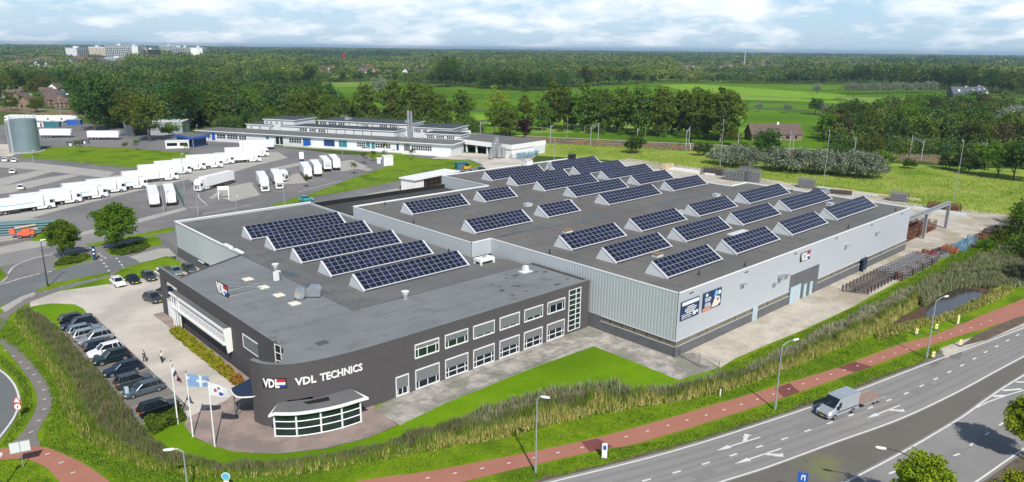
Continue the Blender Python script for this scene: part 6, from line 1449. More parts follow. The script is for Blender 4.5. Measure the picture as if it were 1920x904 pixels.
hp = [XY(272, 800), XY(340, 778), XY(349, 790), XY(286, 818)]
leaf_strip('clipped_hedge', 'low clipped green hedge between the nearest black car and the lawn', 'hedge', hp, 1.5, 5200, .26, LM['hedge'])
for i, poly_ in enumerate(([(205, 477), (215, 466), (258, 458), (285, 462), (262, 474), (225, 481)], [(103, 501), (112, 488), (150, 480), (172, 482), (150, 494)])):
    leaf_strip('ground_cover', f'dark shrubby ground cover under the {"larger" if i == 0 else "smaller"} street tree', 'ground cover', [XY(*p) for p in poly_], .8, 2600, .35, LM['hedge'], kind='stuff')
# ------------------------------------------------------------------ reeds and long grass: blades nobody could count
def blades(name, stations, dens, hmin, hmax, mats, wid, lean, lab=None, pick=None, kfun=None, seed=1):
    g = np.random.default_rng(seed); A = [];
    W = [(Vector(XY(*a)), Vector(XY(*b)), hh) for a, b, hh in stations]
    for i in range(len(W)-1):
        a0, b0, h0 = W[i]; a1, b1, h1 = W[i+1]
        area = ((a1-a0).length+(b1-b0).length)/2*((a0-b0).length+(a1-b1).length)/2
        n = int(area*dens); 
        if n < 1: continue
        s = g.random(n)[:, None]; t = g.random(n)[:, None]
        A_ = np.array(a0)*(1-s)+np.array(a1)*s; B_ = np.array(b0)*(1-s)+np.array(b1)*s
        p = A_*(1-t)+B_*t; hh = h0*(1-s)+h1*s
        edge = np.minimum(1, .55+2.2*np.minimum(t, 1-t)); A.append(np.concatenate([p, hh*edge, t], 1))
    A = np.concatenate(A); n = len(A); x, y, hh, t = A.T
    clump = .80+.30*np.sin(x*.9+1.3*np.sin(y*.7))*np.sin(y*1.1+.5*x)+.15*np.sin(x*2.7)*np.sin(y*3.1)
    H_ = hh*(hmin+(hmax-hmin)*g.random(n))*clump; a = g.random(n)*6.283; w_ = wid*(.6+.8*g.random(n))
    dx, dy = np.cos(a)*w_/2, np.sin(a)*w_/2
    la = R(27.5)+g.normal(size=n)*.9; lx, ly = np.sin(la)*lean*H_*g.random(n), np.cos(la)*lean*H_*g.random(n)
    base = np.stack([x, y, np.zeros(n)], 1)
    z0_ = H_*g.random(n)*.45
    v0 = base+np.stack([-dx, -dy, z0_], 1); v1 = base+np.stack([dx, dy, z0_], 1); v2 = base+np.stack([lx, ly, H_], 1)
    q = np.stack([v0, v1, v2], 1).reshape(-1, 3)
    mi = kfun(x, y, t, g.random(n), H_) if kfun else None
    me = np_mesh(name, q, 3, mats, mi); o = bpy.data.objects.new(name, me); col.objects.link(o)
    tag(o, lab, 'vegetation', None, 'stuff'); return o
def bm_(name, a, b, r=.0): return mat(name, a, .85, 0, b, .5, (.3, .7), trans=.2, spec=.1, grain=.3, gs=1.5)
RD = [bm_('reed_green', (.078, .130, .030), (.125, .170, .045)), bm_('reed_brown_plume', (.20, .165, .11), (.27, .22, .15)), bm_('reed_straw', (.55, .46, .20), (.42, .38, .10)), bm_('reed_fresh', (.11, .19, .018), (.18, .25, .03)), bm_('reed_pale_plume', (.40, .36, .26), (.50, .46, .36))]
ST = [((62, 590), (26, 604), 1.9), ((100, 612), (52, 640), 1.9), ((140, 655), (82, 684), 1.9), ((182, 700), (108, 722), 1.9), ((228, 752), (118, 775), 1.9), ((264, 806), (152, 822), 1.8), ((300, 838), (208, 856), 1.7), ((350, 864), (285, 884), 1.6), ((430, 877), (395, 898), 1.5), ((520, 875), (520, 897), 1.5), ((600, 864), (604, 886), 1.5), ((700, 843), (704, 868), 1.5), ((780, 818), (784, 852), 1.7), ((860, 793), (862, 838), 1.9), ((960, 757), (966, 820), 2.1), ((1040, 742), (1046, 796), 2.5), ((1110, 738), (1120, 780), 3.1), ((1180, 742), (1188, 768), 2.5), ((1240, 738), (1240, 760), 2.1), ((1340, 718), (1342, 742), 2.1), ((1440, 684), (1444, 708), 2.1), ((1520, 640), (1530, 672), 2.3), ((1600, 600), (1610, 640), 2.4), ((1660, 572), (1668, 612), 2.4), ((1712, 548), (1722, 572), 2.6)]
def kf(x, y, t, r, h_):
    m_ = np.where(t < .62, 0, 3); m_ = np.where((t < .72) & (r > .60), 1, m_)
    m_ = np.where((t > .80) & (r > np.where(x < 42, .78, .42)), 2, m_); m_ = np.where((t <= .72) & (r < .10), 3, m_)
    pal = (x > 47) & (r > .62) & (t < .5); m_ = np.where(pal & (x < 80), 4, m_); m_ = np.where((x > 84) & (t < .6) & (r > .45), 4, m_)
    return m_
blades('reed_bed', ST, 125, .70, 1.05, RD, .095, .35, 'thick belt of brown topped reeds curving round the lawn and along the bike path', kfun=kf, seed=3)
ST2 = [((1690, 560), (1735, 578), 2.6), ((1730, 540), (1770, 552), 2.9), ((1775, 515), (1800, 540), 2.9), ((1830, 492), (1836, 540), 2.7), ((1880, 470), (1866, 545), 2.4), ((1930, 455), (1905, 540), 2.2), ((1990, 450), (1985, 530), 2.0)]
blades('reed_bed', ST2, 85, .65, 1.05, RD, .12, .35, 'tall green reeds round the far end of the brown pond', kfun=lambda x, y, t, r, h_: np.where(r > .72, 4, np.where(r > .6, 3, np.where(r > .5, 1, 0))), seed=4)
ST3 = [((1640, 625), (1645, 640), 1.0), ((1700, 606), (1706, 622), 1.1), ((1760, 598), (1764, 606), 1.2), ((1800, 580), (1810, 590), 1.3), ((1850, 555), (1862, 568), 1.4), ((1890, 535), (1900, 548), 1.3)]
blades('reed_bed', ST3, 60, .6, 1.05, RD, .13, .3, 'narrow fringe of straw coloured reeds between pond and bike path', kfun=lambda x, y, t, r, h_: np.where(r > .5, 2, 3), seed=5)
# long grass on the verges
GR = [bm_('grass_blade_green', (.10, .205, .012), (.15, .26, .018)), bm_('grass_blade_dark', (.060, .13, .012), (.09, .17, .016)), bm_('grass_blade_straw', (.30, .30, .07), (.22, .27, .04))]
kg = lambda x, y, t, r, h_: np.where(r > .86, 2, np.where(r > .55, 1, 0))
VG = [[((-20, 590), (-30, 640), .4), ((26, 604), (6, 640), .4), ((52, 640), (24, 655), .4), ((82, 684), (56, 680), .4), ((108, 722), (84, 715), .4), ((118, 775), (98, 760), .4), ((152, 822), (82, 800), .4), ((208, 856), (80, 836), .4), ((285, 884), (130, 856), .4), ((395, 898), (200, 890), .4), ((520, 897), (260, 935), .4), ((604, 886), (560, 915), .3), ((704, 868), (700, 896), .3), ((862, 838), (862, 870), .3), ((966, 820), (966, 850), .3), ((1120, 780), (1115, 818), .3), ((1240, 760), (1240, 787), .3), ((1342, 742), (1340, 757), .3), ((1444, 708), (1444, 726), .3), ((1530, 672), (1530, 701), .3), ((1610, 640), (1612, 672), .3), ((1700, 616), (1702, 640), .3)],
      [((700, 942), (560, 980), .3), ((880, 906), (900, 925), .3), ((975, 882), (1040, 898), .3), ((1125, 848), (1250, 846), .3), ((1215, 831), (1330, 824), .3), ((1440, 760), (1440, 788), .3), ((1600, 704), (1600, 732), .3), ((1700, 667), (1720, 687), .3), ((1760, 648), (1770, 662), .3)],
      [((1345, 694), (1355, 712), .3), ((1440, 650), (1442, 680), .35), ((1520, 615), (1522, 638), .4), ((1600, 578), (1600, 600), .4), ((1645, 555), (1660, 570), .4), ((1700, 525), (1716, 545), .4), ((1770, 488), (1780, 515), .4), ((1840, 450), (1850, 485), .9), ((1885, 440), (1895, 478), 1.1), ((1930, 425), (1940, 465), 1.1)],
      [((0, 664), (0, 685), .4), ((20, 682), (24, 706), .5), ((44, 706), (40, 730), .6), ((58, 728), (42, 756), .6), ((62, 760), (36, 785), .5), ((48, 790), (20, 806), .5), ((22, 834), (0, 838), .4)],
      [((-20, 872), (-20, 930), .3), ((60, 868), (60, 930), .3), ((100, 905), (90, 940), .3)]]
for i, st in enumerate(VG): blades('long_grass', st, 26, .5, 1.0, GR, .12, .5, ['uncut grass belt outside the reeds', 'grass strip between bike path and main road', 'bright grass slope below the concrete yard', 'shaggy grass between roundabout and grey path', 'grass corner below the red path at bottom left'][i], kfun=kg, seed=10+i)
# meadow tussocks behind the hall
MW = [((985, 292), (1010, 268), .7), ((1120, 292), (1120, 276), .7), ((1240, 310), (1250, 284), .8), ((1340, 320), (1350, 294), .8), ((1440, 338), (1460, 300), .8), ((1560, 356), (1600, 306), .8), ((1700, 384), (1720, 314), .8), ((1800, 400), (1840, 330), .8), ((1900, 404), (1940, 350), .8)]
MG = [bm_('meadow_blade_green', (.19, .285, .03), (.29, .36, .05)), bm_('meadow_blade_dark', (.10, .165, .018), (.15, .22, .028)), bm_('meadow_blade_straw', (.36, .33, .10), (.26, .30, .07))]
blades('meadow_grass', MW, 2.4, .3, .8, MG, .32, .6, 'rough yellow green meadow grass between hall and railway', kfun=lambda x, y, t, r, h_: np.where(np.sin(x*.13+2*np.sin(y*.09))*np.sin(y*.11)+r*.8 > .75, 2, np.where(r > .72, 1, 0)), seed=30)
RW = [(tuple(proj((*a, 0))), tuple(proj((*b, 0))), .9) for a, b in zip(offset_line(railc, 9.5)[6:-6], offset_line(railc, 6.0)[6:-6])]
blades('embankment_grass', RW, 2.0, .4, 1.1, MG, .5, .5, 'rusty yellow weeds along the far side of the tracks', kfun=lambda x, y, t, r, h_: np.where(r > .5, 2, 1), seed=31)
RW = [(tuple(proj((*a, 0))), tuple(proj((*b, 0))), .9) for a, b in zip(offset_line(railc, -12.8)[6:-6], offset_line(railc, -9.2)[6:-6])]
blades('embankment_grass', RW, 2.0, .4, 1.1, MG, .5, .5, 'weeds between the tracks and the meadow', kfun=lambda x, y, t, r, h_: np.where(r > .6, 2, 0), seed=32)
# ------------------------------------------------------------------ far woodland: reads as one mass out to the horizon
g = np.random.default_rng(77)
bx_, by_ = [-400, 0, 60, 130, 240, 330, 400, 470, 560, 700, 850, 905, 1000, 1130, 1260, 1460, 1600, 1750, 1800, 1920, 2300], [196, 186, 172, 168, 196, 200, 186, 176, 159, 151, 159, 166, 172, 160, 154, 156, 154, 165, 168, 176, 190]
N = 60000
ang = g.uniform(-R(41), R(41), N)+YAW; Rr_ = 560*np.exp(g.random(N)*math.log(11000/560))
X = np.sin(ang)*Rr_; Y = np.cos(ang)*Rr_
q = np.stack([X, Y, np.full(N, -HC)], 1); wq = q@np.array(FW); px_ = 960+q@np.array(RT)/wq*FPX; py_ = 452-q@np.array(UP)/wq*FPX
bound = np.interp(px_, bx_, by_)
ok = (py_ < bound) & (px_ > -80) & (px_ < 2000)
# clearings: town left, fields and village strips
def clear(x0, x1, y0, y1, p): 
    global ok
    ok &= ~((px_ > x0) & (px_ < x1) & (py_ > y0) & (py_ < y1) & (g.random(N) < p))
clear(-50, 240, 112, 138, .82); clear(140, 392, 104.5, 119, .9); clear(240, 560, 113, 123, .4); clear(590, 810, 127, 152, .80); clear(1270, 1470, 121, 149, .90); clear(1520, 1640, 124, 140, .93); clear(900, 1100, 118, 122, .8); clear(1000, 1250, 108, 110.5, .9); clear(400, 620, 106, 108.5, .9); clear(20, 140, 168, 200, .75); clear(400, 470, 160, 186, .8)
big_ = np.sin(X*.0021+1.7)*np.sin(Y*.0017+.4)+.6*np.sin(X*.0008)*np.sin(Y*.0011+2)
ok &= ~((Rr_ > 1400) & (big_ > .48) & (g.random(N) < .97))
idx = np.where(ok)[0]; sp = 11.5*np.maximum(1, Rr_/800)
cell = set(); keep = []
for i in idx:
    s = sp[i]*.80; k = (int(math.log(Rr_[i])*1000*.95/ (1000*.0115*.80*1.0) ), int(ang[i]/(.0144*.80)) )
    if k in cell: continue
    cell.add(k); keep.append(i)
keep = np.array(keep); n = len(keep)
kx, ky, kr = X[keep], Y[keep], Rr_[keep]; ks = np.maximum(1, kr/800)
cellr = np.sin(np.floor(kx/130+.4*np.sin(ky/300))*12.9898+np.floor(ky/110+.4*np.sin(kx/250))*78.233)*43758.5453; cellr = cellr-np.floor(cellr)
th = (11+8*cellr+5*g.random(n))*np.minimum(1.25, 1+.12*(ks-1))
pk_ = px_[keep]; th = np.where(((pk_ < 245) | ((pk_ > 590) & (pk_ < 810)) | ((pk_ > 1262) & (pk_ < 1475))) & (kr > 700) & (kr < 3000), th*.55, th)
cr = 6.3*ks*(.8+.5*g.random(n)); M_ = 84
dd = rand_dirs(n*M_, g).reshape(n, M_, 3)*(g.random((n, M_, 1))**.33); dd[:, :, 2] = np.abs(dd[:, :, 2])*1.0-.35*(g.random((n, M_)) < .4)
C = np.stack([kx, ky, th*.50], 1)[:, None, :]+dd*np.stack([cr, cr, th*.5], 1)[:, None, :]
lf = np.repeat(1.65*ks*(.8+.4*g.random(n)), M_)
cell2 = (cellr*7.31)%1; cell3 = np.sin(np.floor(kx/420)*3.17+np.floor(ky/380)*7.77)*437.585; cell3 = cell3-np.floor(cell3)
tt = np.clip(.04+.12*((kr > 800) & (kr < 2300))+.42*cell2+.34*cell3+.15*g.normal(size=n), 0, 1)
cs_ = C.reshape(-1, 3)
wv = leaf_quads(cs_, 1.0, g, .45).reshape(-1, 4, 3); wv = (wv-cs_[:, None, :])*lf[:, None, None]+cs_[:, None, :]
wm = bpy.data.materials.new('woodland_leaves'); wm.use_nodes = True; t_ = wm.node_tree; bs = t_.nodes['Principled BSDF']; bs.inputs['Roughness'].default_value = .8; bs.inputs['Specular IOR Level'].default_value = .1
at = t_.nodes.new('ShaderNodeAttribute'); at.attribute_name = 'tint'
t_.links.new(ramp(at.outputs['Fac'], [(0, (.026, .062, .022)), (.3, (.050, .098, .022)), (.6, (.098, .145, .028)), (.85, (.17, .21, .042)), (1, (.22, .215, .085))], t_), bs.inputs['Base Color'])
me = np_mesh('woodland', wv.reshape(-1, 3), 4, wm, tint=np.repeat(tt, M_)); o = bpy.data.objects.new('woodland', me); col.objects.link(o)
tag(o, 'endless dark green woods reaching from the pastures to the horizon', 'woodland', None, 'stuff')
print('woodland trees', n)
def mass(name, lab, poly_, n_, h0, h1, r0, r1, M2, lsz, seed, tints):
    g2 = np.random.default_rng(seed); L = []
    while len(L) < n_:
        a = g2.uniform(min(p[0] for p in poly_), max(p[0] for p in poly_)); b = g2.uniform(min(p[1] for p in poly_), max(p[1] for p in poly_))
        if inpoly(a, b, poly_): L.append(XY(a, b))
    L = np.array(L); hh = g2.uniform(h0, h1, n_); rr = g2.uniform(r0, r1, n_)
    d_ = rand_dirs(n_*M2, g2).reshape(n_, M2, 3)*(g2.random((n_, M2, 1))**.3); d_ = d_*(1+.25*np.sin(d_[:, :, :1]*5+hh[:, None, None]*3)*np.sin(d_[:, :, 1:2]*6+rr[:, None, None]*5))
    c_ = np.stack([L[:, 0], L[:, 1], hh*.48], 1)[:, None, :]+d_*np.stack([rr, rr, hh*.52], 1)[:, None, :]; c_ = c_.reshape(-1, 3)
    me_ = np_mesh(name, leaf_quads(c_, lsz, g2, .15), 4, wm, tint=np.repeat(np.clip(g2.uniform(tints[0], tints[1], n_), 0, 1), M2)); o_ = bpy.data.objects.new(name, me_); col.objects.link(o_); tag(o_, lab, 'woodland', None, 'stuff')
mass('wood_fill', 'dense leafy inner mass of the wood right of the pasture', [(1545, 240), (1560, 268), (1640, 266), (1740, 272), (1810, 278), (1990, 288), (2030, 222), (1890, 203), (1760, 203), (1660, 207), (1600, 216)], 330, 7, 14, 4, 7, 420, 1.1, 5, (.05, .8))
mass('wood_fill', 'dark inner mass of the wood left of the factory', [(330, 250), (380, 240), (560, 232), (640, 215), (600, 196), (540, 184), (430, 188), (330, 196), (140, 190), (130, 205), (200, 235)], 330, 10, 19, 5, 9, 300, 1.6, 6, (.0, .5))
mass('undergrowth', 'low shrubs filling the foot of the poplar belt behind the factory', [(400, 243), (700, 243), (900, 250), (900, 243), (700, 236), (400, 234)], 130, 4, 8, 3, 5, 260, .8, 7, (.2, .7))
mass('undergrowth', 'bushes closing the gap between tracks and the right wood', [(1560, 283), (1640, 288), (1800, 296), (1980, 306), (1980, 292), (1800, 282), (1640, 272), (1560, 274)], 70, 4, 8, 3, 5, 260, .8, 8, (.2, .75))
mass('undergrowth', 'thicket along the right picture edge above the yard end', [(1890, 408), (1925, 415), (2000, 470), (1990, 540), (1925, 500), (1905, 450)], 60, 2.5, 5.5, 2, 3.4, 420, .45, 9, (.45, .95))
# edge trees one can tell apart along the front of the woods
def edge(n_, x0, x1, dy0, dy1, keys, lab, grp, s0, s1):
    for k in range(n_):
        a = x0+(x1-x0)*(k+random.uniform(.2, .8))/n_; b = np.interp(a, bx_, by_)+random.uniform(dy0, dy1); low_ = .58 if (590 < a < 810 or 1265 < a < 1470) else 1
        plant(random.choice(keys), a, b, lab, grp, low_*random.uniform(s0, s1))
edge(34, -10, 560, -4, 3, ('big', 'bigolive', 'big', 'midolive'), 'tree at the front of the dark wood on the left', 'front trees of the left wood', .62, .95)
edge(44, 560, 1260, -3, 1, ('big', 'big', 'bigolive', 'middark'), 'tree in the front of the central tree line behind the pasture', 'front trees of the central wood', .7, 1.0)
edge(30, 1262, 1600, -2, 1, ('big', 'middark', 'bigolive'), 'tree along the far edge of the bright pasture', 'front trees beyond the bright pasture', .6, .85)
edge(32, 1600, 1990, -2, 2, ('poplar', 'bigolive', 'big', 'poplar'), 'tall pale topped tree in the dense belt at the right', 'tall tree belt at the right', .95, 1.15)
for k in range(26): plant(random.choice(('bigolive', 'big', 'poplar')), random.uniform(0, 340), random.uniform(165, 188), 'tree in the dark wood between railway and flats', 'trees of the far left wood', random.uniform(.6, .9))
for k in range(14): plant(random.choice(('mid', 'midolive', 'lbush')), random.uniform(0, 145), random.uniform(190, 212), 'garden tree among the houses at far left', 'garden trees at far left', random.uniform(.5, .8))
# ================================================================== street furniture, flags, people, yard goods
F = {}
F['green'] = mat('green_fence_wire', (.06, .13, .09), .6); F['dk'] = mat('dark_green_post', (.03, .05, .045), .5, .3); F['yel'] = mat('pale_yellow_marker', (.80, .70, .30), .6)
F['rust'] = mat('rusty_steel', (.20, .085, .045), .8, .2, (.12, .055, .035), 2); F['dsteel'] = mat('dark_steel_frames', (.10, .085, .085), .6, .4); F['lsteel'] = mat('light_steel_frames', (.27, .275, .285), .5, .5)
F['bl'] = mat('blue_steel_frames', (.14, .27, .36), .7); F['or'] = mat('orange_steel_frames', (.30, .11, .05), .7); F['rd'] = mat('crimson_bins', (.22, .03, .045), .7); F['lift'] = mat('orange_red_lift', (.75, .14, .06), .5)
F['pipe'] = mat('teal_grey_pipes', (.10, .19, .21), .6); F['wood'] = mat('pale_timber', (.55, .45, .28), .8); F['skin'] = mat('skin', (.50, .32, .24), .6); F['jean'] = mat('navy_trousers', (.02, .025, .045), .8); F['shirt'] = mat('white_shirt', (.65, .66, .68), .8); F['jacket'] = mat('dark_jacket', (.02, .02, .026), .8); F['hair'] = mat('dark_hair', (.02, .013, .01), .7)
# --- lamps
def lamp(x, y, h_, arm, rz, lab, group='street lamps along the bike path', head='cobra', pm='galv', lean=0):
    t = thing('street_lamp', lab, 'street lamp', (x, y, 0), rz, group)
    MB().tube((0, 0, 0), (lean, 0, h_-.2), .11, 8, r2=.065).tube((0, 0, 0), (0, 0, 1.0), .14, 8).build('pole', [B[pm] if pm in B else F[pm]], t)
    if arm: MB().tube((lean, 0, h_-.25), (lean+arm*.5, 0, h_+.12), .055, 6).tube((lean+arm*.5, 0, h_+.12), (lean+arm, 0, h_+.18), .05, 6).build('arm', [B[pm] if pm in B else F[pm]], t)
    b = MB(); b.loft([[(lean+arm+a, w_, h_+.12+z) for w_, z in ((-w0, 0), (-w0*.6, .12), (w0*.6, .12), (w0, 0), (w0*.6, -.06), (-w0*.6, -.06))] for a, w0 in ((-.1, .08), (.12, .17), (.55, .18), (.8, .07))]); b.build('lamp_head', [B['white']], t)
    return t
def lamp_px(px_, py_, py_top, *a, **k):
    p = P(px_, py_); lo_z, hi_z = 1, 30
    for _ in range(40):
        m_ = (lo_z+hi_z)/2
        if proj((p.x, p.y, m_))[1] > py_top: lo_z = m_
        else: hi_z = m_
    return lamp(p.x, p.y, lo_z, *a, **k)
lamp_px(1004, 887, 745, .5, R(-60), 'galvanised lamp post by the bike path, nearest of three, with a short head')
lamp_px(1453, 768, 645, 1.9, R(-15), 'galvanised lamp post by the bike path behind the silver van')
lamp_px(1737, 672, 562, 1.9, R(-15), 'galvanised lamp post by the bike path in front of the pond')
lamp_px(354, 935, 843, .9, R(150), 'lamp post with egg shaped head cut off by the lower picture edge, left', group='lamp posts at the lower picture edge')
lamp_px(1690, 960, 852, 2.2, R(118), 'dark green lamp post with long curved arm beside the near street tree', group='lamp posts at the lower picture edge', pm='dk')
lamp_px(90, 538, 452, 0, 0, 'tall dark lamp post beside the small street tree on the left', group='dark lamp posts of the left street', pm='dk')
lamp_px(0, 925, 870, .9, R(60), 'dark curved lamp arm at the bottom left picture corner', group='lamp posts at the lower picture edge', pm='dk')
for k, (a, b, c) in enumerate(((1543, 352, 246), (1787, 385, 265), (1350, 315, 226), (1039, 300, 262), (307, 397, 323), (346, 358, 290), (372, 406, 355), (457, 300, 250), (63, 310, 284), (535, 400, 345), (444, 395, 370), (371, 268, 236), (902, 318, 290), (642, 290, 262), (119, 252, 184), (1063, 258, 222), (1209, 265, 240), (1368, 262, 240))):
    nm = ['tallest, before the willow bushes', 'beside the gantry at the right', 'at the hall corner by the meadow', 'behind the white roof box', 'by the two standing trailers', 'right of the two standing trailers', 'before the driving lorry', 'among the white lorries', 'near the white cars', 'before the lower hall', 'by the small white sign frame', 'at the left end of the factory', 'by the process tanks', 'in front of the factory doors', 'by the far left lorries', 'left one along the tracks', 'middle one along the tracks', 'right one along the tracks'][k]
    lamp_px(a, b, c, .5, R(40), f'slim pale light mast {nm}', group='slim light masts of the yards')
# --- flags on poles
def flag(px_, py_, py_top, lab, draw, L=2.3, drop=.5, ang=R(-30)):
    p = P(px_, py_); t = thing('flagpole', lab, 'flag', (p.x, p.y, .05)); h_ = 7.75
    MB().tube((0, 0, 0), (0, 0, h_), .085, 8, r2=.055).build('pole', [B['white']], t); MB().tube((0, 0, h_), (0, 0, h_+.12), .09, 6).build('finial', [B['plinth']], t)
    dx, dy = math.cos(ang), math.sin(ang); N, M_ = 16, 10
    def S(u, v):
        w_ = .16*math.sin(u*6+v*1.5)*u; z = h_-.15-v*1.5*(1-.35*u*drop)-drop*u*1.1
        l = L*u*(1-.15*drop)
        return (dx*l-dy*w_, dy*l+dx*w_, z)
    b = MB(); k_ = 0
    for i in range(N):
        for j in range(M_):
            b.add([S(i/N, j/M_), S((i+1)/N, j/M_), S((i+1)/N, (j+1)/M_), S(i/N, (j+1)/M_)], [(0, 1, 2, 3)], draw((i+.5)/N, (j+.5)/M_))
    return t, b
wm_, nv_, rdm, bb_ = mat('flag_white', (.74, .75, .78), .8, trans=.2), mat('flag_dark', (.03, .025, .05), .8), mat('flag_red', (.40, .06, .09), .8), mat('flag_pale_blue', (.22, .36, .60), .8, trans=.2)
t, b = flag(334, 796, 680, 'white pole with a dark, white and red flag, leftmost of three', lambda u, v: (1 if (u+v*.4) % .45 < .2 else (0 if u < .55 else 2)), L=1.5, drop=1.6, ang=R(-60)); b.build('flag_cloth', [wm_, nv_, rdm], t, recalc=False)
t, b = flag(362, 820, 697, 'white pole with a pale blue flag, middle of three', lambda u, v: (1 if (abs(v-.5) < .14 and .45 < u < .95) or (abs(u-.62) < .07) or (u < .25 and abs(v-.35) < .10 and int(u*40) % 2) else 0), L=2.4, drop=.45); b.build('flag_cloth', [bb_, wm_], t, recalc=False)
t, b = flag(403, 838, 716, 'white pole with a white flag with red and blue spots, rightmost of three', lambda u, v: (1 if (u-.32)**2*2+(v-.55)**2 < .018 else (2 if (u-.6)**2*2+(v-.75)**2 < .03 or (u-.5)**2*2+(v-.3)**2 < .006 else 0)), L=2.2, drop=.8); b.build('flag_cloth', [wm_, rdm, B['blue']], t, recalc=False)
# --- people: one continuous skinned body each, hair and clothes as children
def person(px_, py_, rz, lab, top, legs, stride=.22, arms=.15):
    p = P(px_, py_); t = thing('person', lab, 'person', (p.x, p.y, .045), rz)
    def skin(name, pts, edges, rad, mt, sub=1):
        me = bpy.data.meshes.new(name); me.from_pydata(pts, edges, []); me.materials.append(mt); o = bpy.data.objects.new(name, me); col.objects.link(o); o.parent = t
        md = o.modifiers.new('s', 'SKIN'); 
        for v, r_ in zip(me.skin_vertices[0].data, rad): v.radius = (r_, r_)
        me.skin_vertices[0].data[0].use_root = True; md.use_smooth_shade = True
        sd_ = o.modifiers.new('d', 'SUBSURF'); sd_.levels = sub; sd_.render_levels = sub; return o
    s = stride
    pts = [(0, 0, .95), (0, 0, 1.15), (0, 0, 1.38), (0, 0, 1.50), (.02, 0, 1.60), (.02, 0, 1.72), (0, .17, 1.42), (-.06-arms*.3, .22, 1.15), (.12, .20, .93), (0, -.17, 1.42), (-.04, -.22, 1.15), (.16+arms*.5, -.18, .98), (0, .09, .90), (s*.7, .10, .50), (s, .10, .08), (s+.16, .10, .04), (0, -.09, .90), (-s*.2, -.10, .50), (-s*1.2, -.10, .10), (-s*1.2+.14, -.10, .04)]
    ed = [(0, 1), (1, 2), (2, 3), (3, 4), (4, 5), (2, 6), (6, 7), (7, 8), (2, 9), (9, 10), (10, 11), (0, 12), (12, 13), (13, 14), (14, 15), (0, 16), (16, 17), (17, 18), (18, 19)]
    rd = [.13, .12, .14, .055, .085, .075, .055, .045, .03, .055, .045, .03, .085, .06, .045, .035, .085, .06, .045, .035]
    skin('body', pts, ed, rd, F['skin'])
    skin('shirt', [pts[i] for i in (0, 1, 2, 6, 7, 9, 10)], [(0, 1), (1, 2), (2, 3), (3, 4), (2, 5), (5, 6)], [.15, .145, .165, .075, .06, .075, .06], top)
    skin('trousers', [pts[0], *[pts[i] for i in (12, 13, 14, 16, 17, 18)]], [(0, 1), (1, 2), (2, 3), (0, 4), (4, 5), (5, 6)], [.145, .1, .075, .06, .1, .075, .06], legs)
    h_ = MB(); h_.loft([[(-.01+.095*r_*math.cos(a), .085*r_*math.sin(a), z) for a in [i*math.pi/4 for i in range(8)]] for r_, z in ((.95, 1.68), (1.0, 1.74), (.8, 1.79), (.3, 1.82))]); h_.build('hair', [F['hair']], t)
    for y in (.03, -.03): MB().box((.105, y, 1.68), (.015, .02, .015)).build('eye', [F['hair']], t)
    MB().box((.12, 0, 1.65), (.03, .025, .04)).build('nose', [F['skin']], t)
person(272, 680, R(-60), 'person in dark clothes walking close to the navy car, left of two', F['jacket'], F['jean'])
person(304, 681, R(-130), 'person in white shirt and dark trousers alone on the car park, right of two', F['shirt'], F['jacket'], .18)
# --- fence and gate by the hall corner
def fence(name, lab, pts, h_, step, pm, wires=4, bars=0, cat='fence', group=None):
    p0 = pts[0]; t = thing(name, lab, cat, (p0[0], p0[1], 0), 0, group, world=True); b = MB(); w_ = MB()
    for i in range(len(pts)-1):
        a, c = Vector(pts[i]), Vector(pts[i+1]); L = (c-a).length; n_ = max(1, int(L/step))
        for k in range(n_+1):
            q = a+(c-a)*k/n_; b_ = MB(); b_.tube((q.x, q.y, 0), (q.x, q.y, h_), .045, 5)
            if k < n_ or i == len(pts)-2: b_.build('post', [pm], t)
        for k in range(wires): z = h_*(.12+.84*k/(wires-1)); w_.tube((a.x, a.y, z), (c.x, c.y, z), .018, 3, cap=False)
        if bars:
            m_ = int(L/bars)
            for k in range(m_): q = a+(c-a)*(k+.5)/m_; w_.tube((q.x, q.y, .1), (q.x, q.y, h_-.05), .02, 3, cap=False)
    w_.build('mesh_panel', [pm], t); return t
A0 = (81.6, 53.2); A1 = XY(1347, 703)
fence('bar_fence', 'light steel bar fence running from the hall corner to the lawn', [A0, (82.6, 52.6), XY(1310, 688), A1], 2.0, 2.6, F['lsteel'], 2, .28)
fence('wire_fence', 'green wire fence along the foot of the right grass slope', [XY(500, 398), XY(590, 373), XY(700, 345), XY(800, 323), XY(900, 309)], 2.0, 6.5, F['green'], 6)
fence('wire_fence', 'green wire fence along the near edge of the left grass island', [XY(40, 298), XY(100, 303), XY(190, 313), XY(275, 321), XY(330, 312)], 2.0, 6.5, F['green'], 6)
fence('wire_fence', 'wire fence behind the two far trailers', [XY(130, 246), XY(200, 254), XY(262, 262)], 2.0, 8, F['green'], 5)
fence('yard_gate', 'green grey sliding gate between the two trailers and the road corner', [XY(328, 357), XY(345, 388)], 2.2, 2.5, F['green'], 5, .5, 'gate')
fence('yard_gate', 'steel gate across the pipe yard entrance', [XY(135, 436), XY(150, 438)], 2.4, 2, F['lsteel'], 3, .3, 'gate')
fence('bar_fence', 'bar fence and gate closing the strip left of the lower hall', [XY(302, 452), XY(332, 482)], 2.0, 3, F['lsteel'], 2, .35)
fence('wire_fence', 'wire fence along the pipe yard beside the street', [XY(0, 460), XY(56, 449)], 1.2, 5, F['dk'], 3)
